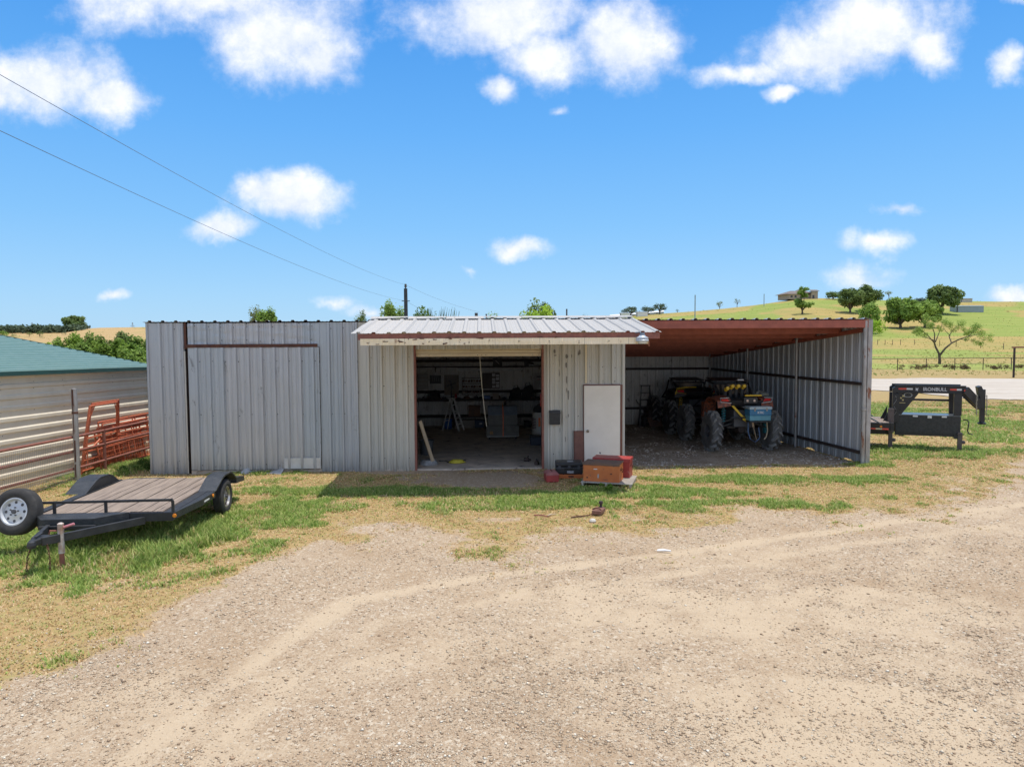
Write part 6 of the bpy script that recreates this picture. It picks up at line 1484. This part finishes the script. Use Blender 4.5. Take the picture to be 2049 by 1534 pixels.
bow_gate((-10.37, 16.75, 0), R(1), 1.50, 1.70, 0, 'tall red bow gate behind the nearest one, its top leaning on the shed')
def panel(loc, yaw, L, H, lean, label):
    t = thing('corral_panel', label, 'gate panel', loc, yaw, 'red corral panels stacked by the shed'); t.rotation_euler = (0, R(lean), yaw)
    q = MB(); q.path([(0, 0, .03), (0, 0, H), (0, L, H), (0, L, .03), (0, 0, .03)], .024, 8); q.build('frame', gate_red, t, True)
    for z in (.55, .66, .78, .90): q = MB(); q.path([(0, 0, z*H), (0, L, z*H)], .015, 6); q.build('bar', gate_red, t)
    for y in (L*.33, L*.66): q = MB(); q.path([(0, y, .03), (0, y, H)], .017, 6); q.build('upright', gate_red, t)
    q = MB(); n2_ = int(L/.11)
    for i in range(n2_): y = i*L/n2_; q.bar((0, y, .05), (0, y, .55*H), .007, .007)
    for i in range(5): q.bar((0, 0, .1+i*.11), (0, L, .1+i*.11), .007, .007)
    q.build('mesh', gate_red, t)
    return t
panel((-10.12, 17.1, 0), R(2), 2.2, 1.0, -9, 'low red corral panel with mesh, foremost of the leaning stack')
panel((-10.17, 17.3, 0), R(0), 2.3, 1.05, -8, 'low red corral panel second in the leaning stack')
panel((-10.23, 17.6, 0), R(1), 2.2, 1.12, -7, 'low red corral panel third in the leaning stack')
panel((-10.29, 17.5, 0), R(-1), 2.5, 1.17, -6, 'low red corral panel at the back of the leaning stack')
for k, (px, py, lab) in enumerate([(1, 1, '')]):
    pass

# ================================================================== FOLIAGE
leafmat = vcol_mat('leaf', .6, .42)
def leaf_mesh(name, cl, n, leaf, cols, parent, seed, light=1.0, flat=.9):
    """cl: list of (cx,cy,cz,rx,ry,rz,weight)"""
    rs = np.random.RandomState(seed); cl = np.array(cl, float)
    w = cl[:, 6]/cl[:, 6].sum(); k = rs.choice(len(cl), n, p=w)
    v = rs.normal(size=(n, 3)); v /= np.linalg.norm(v, axis=1)[:, None]
    rr = rs.rand(n)**.45
    c = cl[k, :3]+v*cl[k, 3:6]*rr[:, None]
    nrm = v*.7+rs.normal(size=(n, 3))*.55+np.array([0, 0, .35]); nrm /= np.linalg.norm(nrm, axis=1)[:, None]
    a = np.cross(nrm, rs.normal(size=(n, 3))); a /= np.linalg.norm(a, axis=1)[:, None]; b = np.cross(nrm, a)
    s = leaf*(.6+.8*rs.rand(n, 1))
    P = np.stack([c-a*s, c-b*s*.55, c+a*s, c+b*s*.55], 1).reshape(-1, 3)
    F = np.arange(n*4).reshape(n, 4)
    tone = rs.rand(len(cl))[k]*.6+rs.rand(n)*.4
    c0_, c1_ = np.array(cols[0]), np.array(cols[1])
    C = (c0_+(c1_-c0_)*tone[:, None])*(.75+.5*rs.rand(n, 1))*light
    o = attr_mesh(name, P, F, leafmat, np.repeat(C, 4, 0)); o.parent = parent
    return o
GRN = ((.14, .24, .045), (.33, .46, .10)); OAK = ((.095, .155, .05), (.24, .32, .10)); YEL = ((.26, .42, .04), (.50, .66, .09)); FARB = ((.08, .12, .075), (.14, .19, .11)); OLV = ((.15, .18, .06), (.30, .32, .12))
def tree(label, px, ytop, d, wpx, zfrac=.35, cols=OAK, n=1500, seed=1, group=None, cat='tree', name='tree', subs=22, leaf=None, clumps=None, trunk=True, base=None, sparse=1.0):
    """tree whose crown top shows at photo height ytop, standing d metres out"""
    if group in ('trees behind the roofs', 'hedge bushes behind the green roof'): ytop -= (7 if group.startswith('hedge') else 1); wpx *= 1.35; n = int(n*2.2)
    elif group == 'trees on the right hillside' and wpx > 20: ytop -= 2; wpx *= 1.12; n = int(n*1.7); zfrac *= .6
    p = AT(px, ytop, d); gz = tz(p.x, p.y); H = p.z-gz; wr = wpx/FPX*d/2*1.12
    t = thing(name, label, cat, (p.x, p.y, gz), 0, group)
    rg = random.Random(seed); z0 = H*zfrac
    cl = []
    lobes = clumps or [(0, 0, 1.0, 1.0)]
    if clumps is None:
        for i in range(subs):
            an = rg.uniform(0, 6.28); ph = rg.uniform(-.55, 1.0); q_ = math.sqrt(max(0, 1-ph*ph*.85))*rg.uniform(.35, .82)
            x, y = math.cos(an)*q_*wr, math.sin(an)*q_*wr; z = z0+(H-z0)*(.42+.40*ph)
            r = rg.uniform(.20, .36)
            cl.append((x, y, z, wr*r*sparse, wr*r*sparse, (H-z0)*r*.62*sparse, r*r))
        cl += [(math.cos(a_)*wr*.42, math.sin(a_)*wr*.42, z0+(H-z0)*(.40+.12*math.sin(a_*3)), wr*.42, wr*.42, (H-z0)*.27, .07) for a_ in (0, 1.57, 3.14, 4.71)]+[(0, 0, z0+(H-z0)*.62, wr*.5, wr*.5, (H-z0)*.3, .09)]
        zt_ = max(c[2]+c[5] for c in cl); k_ = (H-z0)/max(.1, zt_-z0)
        cl = [(x, y, z0+(z-z0)*k_, a_, b_, c_, w_) for x, y, z, a_, b_, c_, w_ in cl]
    else:
        for (fx, fz_, fr) in clumps:
            for j in range(7):
                an = rg.uniform(0, 6.28); q_ = rg.uniform(.2, .8)*fr*wr
                r = rg.uniform(.35, .6)*fr*wr
                cl.append((fx*wr+math.cos(an)*q_, rg.uniform(-.6, .6)*wr*fr, H*fz_+math.sin(an)*q_*.8, r, r, r*.7, r*r))
    leaf = leaf or wr*.075
    leaf_mesh('crown', cl, n, leaf, cols, t, seed)
    if trunk:
        q = MB(); tr = max(.12, wr*.07); fork = z0*.85+.1
        q.path([(0, 0, -.3), (tr*.2, 0, fork*.5), (0, 0, fork)], [tr*1.3, tr, tr*.8], 8)
        for i in range(7):
            c = cl[(i*3) % len(cl)]; q.path([(0, 0, fork*.9), (c[0]*.45, c[1]*.45, (fork+c[2])*.5+.1), (c[0], c[1], c[2])], [tr*.55, tr*.33, tr*.10], 6)
        q.build('trunk', bark, t, True)
    return t
# trees behind the shed roof
tree('round dark green tree showing above the left roof', 536, 613, 78, 44, .2, GRN, 2600, 3, 'trees behind the roofs')
tree('pale airy green tree crown just left of the round one above the roof', 509, 609, 82, 32, .3, OLV, 1200, 4, 'trees behind the roofs')
tree('small tree tip left of the porch roof', 723, 617, 95, 26, .2, OAK, 900, 5, 'trees behind the roofs')
tree('leafy green tree just left of the utility pole', 785, 595, 70, 44, .15, GRN, 2600, 6, 'trees behind the roofs', leaf=.12)
tree('bright green spiky shrub just right of the utility pole', 860, 611, 48, 88, .1, ((.08, .15, .02), (.18, .28, .04)), 2600, 7, 'trees behind the roofs', cat='shrub', name='shrub', leaf=.10)
tree('small grey-green treetop between pole and bright tree', 910, 628, 90, 22, .2, OAK, 600, 9, 'trees behind the roofs')
tree('low dark shrub top above the middle of the porch roof', 986, 620, 80, 30, .2, GRN, 700, 10, 'trees behind the roofs', cat='shrub', name='shrub')
tree('low feathery shrub top left of the bright tree', 1035, 621, 55, 46, .2, GRN, 900, 11, 'trees behind the roofs', cat='shrub', name='shrub')
tree('dark tree standing behind the bright yellow-green one', 1082, 596, 74, 58, .15, OAK, 2200, 12, 'trees behind the roofs')
tree('bright yellow-green tree above the porch roof', 1078, 605, 52, 62, .1, YEL, 2600, 13, 'trees behind the roofs', leaf=.10)
tree('tiny round tree behind the grey far barn', 1170, 622, 300, 16, .1, FARB, 300, 14, 'trees on the far ridge')
# spiky shoots of the shrub (own twigs)
p = AT(860, 640, 48); t = thing('tall_reeds', 'thin upright reed shoots above the porch roof beside the pole', 'reeds', (p.x, 48, tz(p.x, 48)), 0); rg = random.Random(3)
q = MB()
for i in range(46):
    x = rg.uniform(-1.0, 2.0); zt_ = EYE+(686-rg.uniform(613, 632))/FPX*48-tz(p.x, 48); y = rg.uniform(-.5, .5); q.path([(x-.3, y, 0), (x, y, zt_*.8), (x+rg.uniform(.02, .3), y, zt_)], [.03, .03, .005], 4)
q.build('stalks', M('reed_green', (.10, .17, .04), (.07, .12, .03), 5, .7), t)
# far right hill
R_ = 'trees on the right hillside'
def hilltree(label, px, ytop, ybase, w, cols, n, seed, **k):
    h = hit(px, ybase); return tree(label, px, ytop, h.y, w, k.pop('zf', .22), cols, n, seed, k.pop('group', R_), **k)
hilltree('rounded dark tree left of the white fence line on the ridge', 1262, 613, 632, 34, FARB, 700, 21, group='trees on the far ridge')
hilltree('dark ridge tree second from the left above the white fence line', 1296, 611, 630, 30, FARB, 600, 22, group='trees on the far ridge')
hilltree('tallest dark ridge tree at the right end of the white fence line', 1320, 606, 628, 30, FARB, 700, 23, group='trees on the far ridge')
hilltree('tiny bush on the ridge left of the mast', 1356, 618, 623, 9, FARB, 150, 24, group='trees on the far ridge')
hilltree('small ridge tree right of the mast, with a low spreading crown', 1440, 601, 614, 16, OLV, 350, 25, group='trees on the far ridge', zf=.3)
hilltree('small sparse ridge tree halfway between mast and far house', 1475, 596, 608, 14, OLV, 250, 26, group='trees on the far ridge', zf=.4)
hilltree('lone two-stemmed tree on the slope below the far house', 1606, 577, 628, 42, GRN, 1300, 27, clumps=[(-.1, .88, .42), (-.2, .38, .5), (.55, .35, .42), (.1, .68, .3)])
hilltree('dark low tree on the crest right of the far house', 1667, 584, 599, 30, OAK, 500, 28)
hilltree('dense dark tree at the left of the hillside clump', 1702, 576, 626, 46, OAK, 2200, 29)
hilltree('taller dark tree behind the left of the hillside clump', 1737, 569, 624, 44, OAK, 2000, 30)
hilltree('light green open tree in front at the left of the clump', 1742, 604, 668, 44, GRN, 1600, 31)
hilltree('broad light green tree in the middle of the clump', 1803, 595, 657, 64, GRN, 2600, 32)
hilltree('broad light green tree at the right of the clump', 1852, 601, 655, 60, GRN, 2400, 33)
hilltree('bright low bush at the foot of the hillside clump', 1756, 640, 672, 30, YEL, 800, 34, cat='shrub', name='shrub', trunk=False, zf=.02)
hilltree('dark tree with flat wide crown beside the long grey shed', 1885, 571, 628, 60, OAK, 2400, 35, zf=.3)
hilltree('small palm-like tree alone on the crest', 1779, 581, 601, 18, OLV, 260, 36, zf=.5)
hilltree('hazy treetop behind the middle of the clump', 1838, 597, 612, 26, FARB, 500, 37)
# left side
L_ = 'trees on the left fields'
hilltree('big spreading oak on the skyline left of the golden hill', 147, 631, 664, 50, OAK, 2600, 41, group=L_, zf=.25)
hilltree('dark tree rising above the far wood at the left edge', 22, 650, 664, 22, FARB, 500, 42, group=L_)
hilltree('bright green tree cut by the left edge of the photo', 2, 660, 679, 24, GRN, 700, 43, group=L_)
hilltree('low round bush in the left field next to the bright tree', 26, 667, 676, 13, OAK, 300, 44, group=L_, cat='shrub', name='shrub', zf=.02, trunk=False)
hilltree('small dark tree in the middle of the left field', 58, 664, 674, 13, OAK, 300, 45, group=L_, cat='shrub')
hilltree('pair-like dark bush right of the middle in the left field', 79, 661, 673, 15, OAK, 350, 46, group=L_)
hilltree('smaller dark bush just below the pair-like one', 84, 669, 679, 10, OAK, 200, 47, group=L_, cat='shrub', name='shrub', zf=.02, trunk=False)
hilltree('grey-green bush at the foot of the big oak', 128, 661, 671, 12, FARB, 250, 48, group=L_, cat='shrub', name='shrub', zf=.02, trunk=False)
# far wood (one mass)
p0 = AT(-60, 660, 395); cl = []
rg = random.Random(9)
for px in range(-200, 170, 3):
    p = AT(px, 657, 392+rg.uniform(-8, 8)); g_ = tz(p.x, p.y); h = (686+5-rg.uniform(652, 657))/FPX*392+EYE-g_+1; cl.append((p.x, p.y, g_+h*.5, rg.uniform(2, 4), 3, max(.8, h*.55), 1))
o = leaf_mesh('distant_wood', cl, 9000, .9, FARB, None, 50); tag(o, 'dark band of distant woodland along the left horizon', 'woodland', kind='stuff')
# hedge row behind the green roof
HB = [(88, 690, 46, 26, YEL), (112, 680, 50, 40, GRN), (142, 669, 46, 46, ((.12, .21, .03), (.27, .40, .06))), (168, 668, 50, 44, GRN), (190, 676, 44, 44, ((.11, .19, .03), (.25, .36, .06))), (214, 679, 47, 44, OLV), (240, 668, 52, 44, OAK), (246, 681, 43, 50, ((.12, .21, .03), (.27, .40, .06))), (272, 677, 48, 46, GRN), (296, 680, 42, 44, ((.11, .19, .03), (.26, .38, .06))), (150, 690, 40, 50, GRN), (205, 692, 39, 50, ((.11, .19, .03), (.26, .38, .06))), (262, 698, 38, 60, GRN), (330, 680, 44, 60, GRN)]
hl = ['yellowish low bush where the hedge meets the green roof', 'small green hedge bush, second from the left end', 'bright green round hedge bush below the big oak', 'mid green hedge bush just right of the big oak', 'bright green hedge bush left of the middle of the row', 'olive hedge bush in the middle of the row', 'dark bush sticking up behind the hedge row', 'large bright hedge bush in front of the dark one', 'mid green hedge bush near the corner of the metal building', 'bright hedge bush touching the corner of the metal building', 'low hedge bush in front below the big oak', 'low bright hedge bush in front of the row middle', 'low broad hedge bush in front near the metal building', 'hedge bush mostly hidden behind the metal building']
for i, ((px, yt, d, w, cl_), lb_) in enumerate(zip(HB, hl)):
    tree(lb_, px, yt, d, w, .0, cl_, 5200, 60+i, 'hedge bushes behind the green roof', cat='bush', name='bush', trunk=False, leaf=.085)
# the leafless-limbed tree by the right fence
b0 = G(1880, 730); T = thing('tree', 'open-branched tree with thin light foliage just behind the pipe fence', 'tree', (b0.x*(b0.y+3)/b0.y, b0.y+3, 0), 0, R_)
sc_ = (b0.y+3)/FPX
q = MB(); tips = []
def br(pts, r0, r1): r0 *= .72; r1 *= .72; q.path([(x*sc_, y_, z*sc_) for x, y_, z in pts], [r0+(r1-r0)*i/(len(pts)-1) for i in range(len(pts))], 7); tips.append(pts[-1])
br([(0, 0, -4), (0, 0, 8), (-1, 0, 20)], .26, .22)
br([(0, 0, 18), (-6, .3, 34), (-8, .4, 42), (-6, .6, 60), (-10, .8, 78)], .2, .05); br([(-7, .3, 38), (-18, -.5, 48), (-32, -.8, 52), (-48, -1, 56)], .12, .03); br([(-7, .3, 40), (-20, .6, 58), (-34, .8, 70), (-40, .9, 78)], .1, .03)
br([(-6, .4, 44), (2, .8, 56), (10, 1, 72), (14, 1.2, 84)], .1, .03)
br([(0, 0, 18), (8, -.3, 32), (18, -.5, 42), (34, -.6, 50), (50, -.7, 56), (74, -.8, 60)], .2, .04); br([(18, -.5, 42), (20, .3, 56), (28, .5, 66), (40, .6, 78)], .11, .03); br([(34, -.6, 50), (56, .2, 48), (78, .4, 44)], .08, .02); br([(50, -.7, 56), (66, -.2, 68), (82, 0, 76)], .07, .02); br([(20, 0, 56), (10, 0, 66), (6, .2, 76)], .06, .02)
q.build('trunk', bark, T, True); rg = random.Random(12); cl = []
for (x, z, r, k) in [(-44, 62, 11, 4), (-34, 74, 12, 5), (-14, 84, 15, 6), (-20, 92, 10, 3), (12, 84, 12, 4), (34, 78, 15, 5), (60, 66, 12, 4), (80, 68, 16, 6), (92, 56, 12, 4), (82, 46, 12, 3), (60, 50, 9, 2), (-2, 70, 9, 2), (48, 66, 9, 2), (-30, 56, 8, 1)]:
    for j in range(4): cl.append(((x+rg.uniform(-1, 1)*r*.7)*sc_, rg.uniform(-1, 1)*r*sc_, (z+rg.uniform(-1, 1)*r*.7)*sc_, r*.62*sc_, r*.6*sc_, r*.5*sc_, k))
leaf_mesh('crown', cl, 6500, .075, ((.20, .31, .06), (.42, .52, .14)), T, 70)
# weeds
def weed(label, px, py, h, w, n, seed, cols=((.06, .13, .02), (.13, .22, .04)), zoff=0):
    g_ = G(px, py); t = thing('weed', label, 'weed', (g_.x, g_.y, tz(g_.x, g_.y)), 0, 'weeds around the buildings'); rg = random.Random(seed)
    cl = [(rg.uniform(-w, w)*.6, rg.uniform(-w, w)*.6, h*rg.uniform(.15, .75), w*.3, w*.3, h*.22, 1) for _ in range(12)]
    leaf_mesh('leaves', cl, n, .022, cols, t, seed)
    q = MB()
    for c in cl[:8]: q.path([(c[0]*.3, c[1]*.3, 0), (c[0], c[1], c[2])], .004, 4)
    q.build('stem', M('weed_stem', (.12, .17, .05), None, 5, .8) if 'weed_stem' not in D.materials else D.materials['weed_stem'], t)
weed('leafy weed clump at the left foot of the metal building', 290, 938, .34, .30, 700, 1); weed('smaller weed clump below the red corral panels', 250, 946, .24, .26, 500, 2); weed('small weed growing at the right bay corner post', 1727, 922, .26, .10, 260, 3)
weed('small weed at the right foot of the workshop doorway', 1092, 926, .24, .12, 260, 4); weed('leafy weed under the gooseneck beside its left jack', 1800, 872, .35, .22, 500, 5); weed('tall grassy weed tuft in front of the pallet', 1215, 985, .22, .2, 300, 6, ((.12, .22, .03), (.2, .32, .05)))
weed('weed tuft beside the trailer wheel', 444, 1022, .22, .15, 300, 7, ((.1, .2, .03), (.2, .32, .05)))
# brush below the right pipe fence
rg = random.Random(15)
for k, (px, w) in enumerate([(1825, 1.3), (1868, 1.7), (1915, .9), (1935, .6), (1990, .8), (2035, 1.2)]):
    g_ = G(px, 739); t = thing('brush', ['dry brush clump at the fence foot left of the open-branched tree', 'widest dry brush clump, below the trunk of the open-branched tree', 'small dry brush clump just right of the trunk at the fence', 'smallest dry brush clump, third bay right of the trunk', 'dry brush clump at the fence foot left of the pipe gateway', 'dry brush clump at the fence behind the pipe gateway'][k], 'brush', (g_.x, g_.y+.4, tz(g_.x, g_.y)), 0, 'dry brush along the right fence')
    leaf_mesh('stems', [(rg.uniform(-w, w), rg.uniform(-.3, .3), rg.uniform(.1, .4), .3, .3, .18, 1) for _ in range(8)], 380, .07, ((.10, .07, .035), (.25, .18, .09)), t, 80+k)

# ================================================================== RIGHT FENCES, FAR BUILDINGS, POLES
fa0 = G(1738, 742); fa1 = G(2300, 737)
FB = thing('pipe_fence', 'thin dark two-rail pipe fence along the far side of the pale road', 'fence', (fa0.x, fa0.y, 0), 0)
dv_ = fa1-fa0; n_ = int(dv_.length/3.05)
for z in (1.25, .18):
    q = MB(); q.tube(Vector((-4, 0, z)) if False else Vector((0, 0, z)), dv_+Vector((0, 0, z)), .035 if z > 1 else .012, 6); q.build('rail', darkiron, FB)
for i in range(n_+1):
    q = MB(); p = dv_*(i/n_); q.tube(p+Vector((0, 0, -.1)), p+Vector((0, 0, 1.25)), .04, 8); q.build('post', darkiron, FB)
ga_ = G(2028, 755); GA = thing('gateway', 'tall rusty pipe gateway at the right edge of the photo', 'gateway', (ga_.x, ga_.y, 0), 0)
H = 3.1-(695-680)/FPX*ga_.y
for i, x in enumerate((0, 4.2)): q = MB(); q.tube((x, 0, -.1), (x, 0, H), .08, 12); q.build('post', darkiron, GA, True)
q = MB(); q.bar((-.2, 0, H+.02), (4.4, 0, H+.02), .14, .12); q.build('crossbar', pipe_rust, GA)
# old wire fence posts on the slope
for i, px in enumerate([1742, 1756, 1771, 1786, 1802, 1830, 1880, 1913, 1962, 2008]):
    h = hit(px, 690+(i > 5)*(i-5)*2.2, 100); q = MB(); q.tube((0, 0, -.3), (0, 0, 1.45), .07, 6); o = q.build('fence_post', bark, None, loc=h); tag(o, ORD[i]+' from the left of the old posts across the right hill foot', 'fence post', 'old posts across the hill foot')
# utility pole and wires
pp = AT(812.5, 640, 60); zt_ = AT(812.5, 577, 60).z
UP = thing('utility_pole', 'dark wooden utility pole rising behind the porch roof', 'pole', (pp.x, 60, 0), 0)
q = MB(); q.tube((0, 0, -.5), (0, 0, zt_), .19, 12, 0, .15); q.build('pole', M('dark_creosote', (.05, .06, .07), (.03, .035, .04), 5, .8), UP, True)
q = MB(); q.lathe((0, 0, zt_), (0, 0, 1), [(.05, 0), (.05, .1), (.12, .12), (.12, .2), (.06, .24), (.10, .28), (.1, .36), (.001, .4)], 12); q.build('insulator', dkgrey, UP, True)
z2 = AT(812, 602, 60).z; q = MB(); q.bar((-.35, 0, z2), (.35, 0, z2), .06, .06); q.build('bracket', dkgrey, UP)
def wire(label, a, b, sag, r=.0065):
    q = MB(); pts = []
    for i in range(41):
        k = i/40; p = Vector(a).lerp(Vector(b), k); p.z -= sag*4*k*(1-k); pts.append(p-Vector(a))
    q.path(pts, r, 5); o = q.build('power_line', M('wire_grey', (.16, .20, .25), None, 4, .6) if 'wire_grey' not in D.materials else D.materials['wire_grey'], None, loc=a); return tag(o, label, 'power line', 'power lines to the utility pole')
A1 = AT(0, 150, 12.5)+Vector((0, 0, .42)); A2 = AT(0, 262, 12.5)+Vector((0, 0, .42))
P1 = Vector((pp.x, 60, zt_+.3)); P2 = Vector((pp.x, 60, z2))
def ext(P_, A_, k): return P_+(A_-P_)*k
w1_ = wire('upper power line running from the pole out of the top left', P1, ext(P1, A1, 1.3)+Vector((0, 0, .15)), .75)
w2_ = wire('lower power line running from the pole out of the left side', P2, ext(P2, A2, 1.3)+Vector((0, 0, .15)), .75)
wire('thin service wire dropping from the pole top to the right', P1, (pp.x+6.0, 66, 6.0), .2, .008); wire('thin guy wire dropping from the pole bracket to the right', P2, (pp.x+4.0, 66, 4.6), .1, .008)
# masts
for i, (px, yt, yb, d, lab) in enumerate([(1391, 590, 622, 330, 'thin grey mast standing on the ridge right of the white fence line'), (1529, 588, 602, 385, 'short thin pole on the ridge left of the far house')]):
    p = AT(px, yt, d); g_ = tz(p.x, p.y); q = MB(); q.tube((0, 0, -.5), (0, 0, p.z-g_), .26 if i == 0 else .2, 6); o = q.build('mast', metal_far, None, loc=(p.x, p.y, g_)); tag(o, lab, 'mast')
for px, yt in ((64, 645), (265, 645)):
    p = AT(px, yt, 900); q = MB(); g_ = 10; H = p.z-g_
    for s1 in (-1, 1): q.bar((s1*2.0, 0, 0), (s1*.4, 0, H), .35, .35)
    for k in (.6, .8): q.bar((-3.2, 0, H*k), (3.2, 0, H*k), .3, .3)
    for k in range(5): q.bar((-1.6+.25*k, 0, H*k/5), (1.3-.25*k, 0, H*(k+1)/5), .2, .2)
    o = q.build('pylon', metal_far, None, loc=(p.x, p.y, g_)); tag(o, 'faint power pylon on the %s horizon' % ('far left' if px < 100 else 'golden hill'), 'pylon')
for i, (px, yt, w) in enumerate([(953, 626, .3), (973, 628, .14), (1134, 618, .14)]):
    p = AT(px, yt, 60); q = MB(); q.tube((0, 0, 0), (0, 0, p.z), w/2, 6); o = q.build('post', dkgrey, None, loc=(p.x, 60, 0)); tag(o, ['short thick dark post tip above the middle of the porch roof', 'thin dark post tip just right of the thick one above the porch roof', 'thin steel post beside the grey barn above the porch roof'][i], 'post')
# house on the ridge
hp = AT(1606, 597, 398); gz = tz(hp.x, hp.y); k = 398/FPX
HS = thing('ridge_house', 'large tan stone house with brown hipped roof on the ridge', 'house', (hp.x, hp.y, gz-.3), R(8))
HS.scale = (1, 1, .86)
def hx(px): return (px-1610)*k*.84
q = MB(); q.bb((hx(1575), 0, 0), (hx(1646), 12, 3.3)); q.bb((hx(1628), -1.5, 0), (hx(1645), 2, 5.0)); q.build('wall', brick_h, HS)
def hip(q, x0, x1, y0, y1, z0, h, ins): q.add([(x0, y0, z0), (x1, y0, z0), (x1, y1, z0), (x0, y1, z0), (x0+ins, (y0+y1)/2, z0+h), (x1-ins, (y0+y1)/2, z0+h)], [(0,1,5,4),(1,2,5),(2,3,4,5),(3,0,4),(3,2,1,0)])
q = MB(); hip(q, hx(1568), hx(1640), -1, 13, 3.3, 2.6, 6); q.build('roof', shingle, HS)
q = MB(); hip(q, hx(1600), hx(1630), -2, 14, 4.0, 3.0, 3.6); q.build('roof', shingle, HS)
q = MB(); q.prism([Vector(p) for p in [(hx(1626), -2.2, 5.0), (hx(1647), -2.2, 5.0), (hx(1647), .5, 6.0), (hx(1626), .5, 6.0)]], (0, 0, .25)); q.build('roof', shingle, HS)
for px in (1582, 1592, 1612, 1622):
    q = MB(); q.bb((hx(px)-.6, -.06, 1.0), (hx(px)+.6, .05, 2.4)); w_ = q.build('window', win_dark, HS); q2 = MB(); q2.bb((hx(px)-.7, -.05, .9), (hx(px)+.7, .0, 1.0)); q2.build('sill', stucco, w_)
q = MB(); q.bb((hx(1631), -1.56, .1), (hx(1636), -1.48, 2.5)); q.build('door', win_dark, HS)
# hillside sheds
def shed(label, x0, x1, yt, yb, dep, mat, openf=False, d=None):
    h = hit((x0+x1)/2, yb) if d is None else None; dd = h.y if h else d; kk = dd/FPX; w = (x1-x0)*kk; hh = (yb-yt)*kk
    p = AT((x0+x1)/2, yb, dd); gz = tz(p.x, p.y); t = thing('far_shed', label, 'shed', (p.x, p.y, gz), R(-4), None)
    q = MB(); q.bb((-w/2, 0, -.3), (w/2, dep, hh*.93)); q.build('wall', mat, t)
    q = MB(); q.prism([Vector(p_) for p_ in [(-w/2-.2, -.2, hh*.93), (-w/2-.2, dep/2, hh+.1), (-w/2-.2, dep+.2, hh*.93), (-w/2-.2, dep+.2, hh*.93+.12), (-w/2-.2, dep/2, hh+.25), (-w/2-.2, -.2, hh*.93+.12)]], (w+.4, 0, 0)); q.build('roof', metal_far, t)
    q = MB(); q.bb((-w/2-.02, -.08, 0), (-w/2+w*.05, -.02, hh*.85)); q.build('door', win_dark, t)
    return t
shed('long low blue-grey shed on the right hillside beside the flat-crowned tree', 1915, 1967, 612, 625, 6, metal_far)
shed('small pale shed on the crest at the right', 1924, 1945, 598, 606, 5, stucco, d=392)
shed('tiny dark hut on the crest right of the palm-like tree', 1791, 1803, 594, 600, 4, dkgrey, d=396)
shed('small grey cabin roof half hidden behind the hillside clump', 1855, 1864, 598, 604, 4, stucco, d=392)
shed('grey flat barn seen just above the right end of the porch roof', 1135, 1192, 629, 645, 12, metal_far, d=120)
# white pipe fence line / long low roof on the ridge
h0 = hit(1222, 634); h1 = hit(1328, 622)
WF = thing('long_white_barn', 'long low white-roofed barn lying along the ridge left of the mast', 'barn', h0, math.atan2(h1.y-h0.y, h1.x-h0.x)); L = (h1-h0).length; dzz = h1.z-h0.z
q = MB(); q.prism([Vector(p) for p in [(0, 0, -.5), (L, 0, dzz-.5), (L, 0, dzz+1.4), (0, 0, 1.2)]], (0, 5, 0)); q.build('wall', metal_far, WF)
q = MB(); q.prism([Vector(p) for p in [(-.3, -.4, 1.2), (-.3, 2.5, 2.1), (-.3, 5.4, 1.2)]], (L+.6, 0, dzz+.2)); q.build('roof', white_p, WF)
for i in range(6): q = MB(); x = L*(.1+.15*i); q.bb((x, -.05, .1+dzz*x/L), (x+1.2, -.01, 1.0+dzz*x/L)); q.build('opening', win_dark, WF)
for i, (px, yt, yb, w) in enumerate([(1250, 624, 632, 18), (1285, 622, 630, 22)]):
    shed('white caravan-like box behind the long white barn, %s' % ('the left one' if i == 0 else 'the right one'), px-w/2, px+w/2, yt+2, yb+3, 3, white_p)
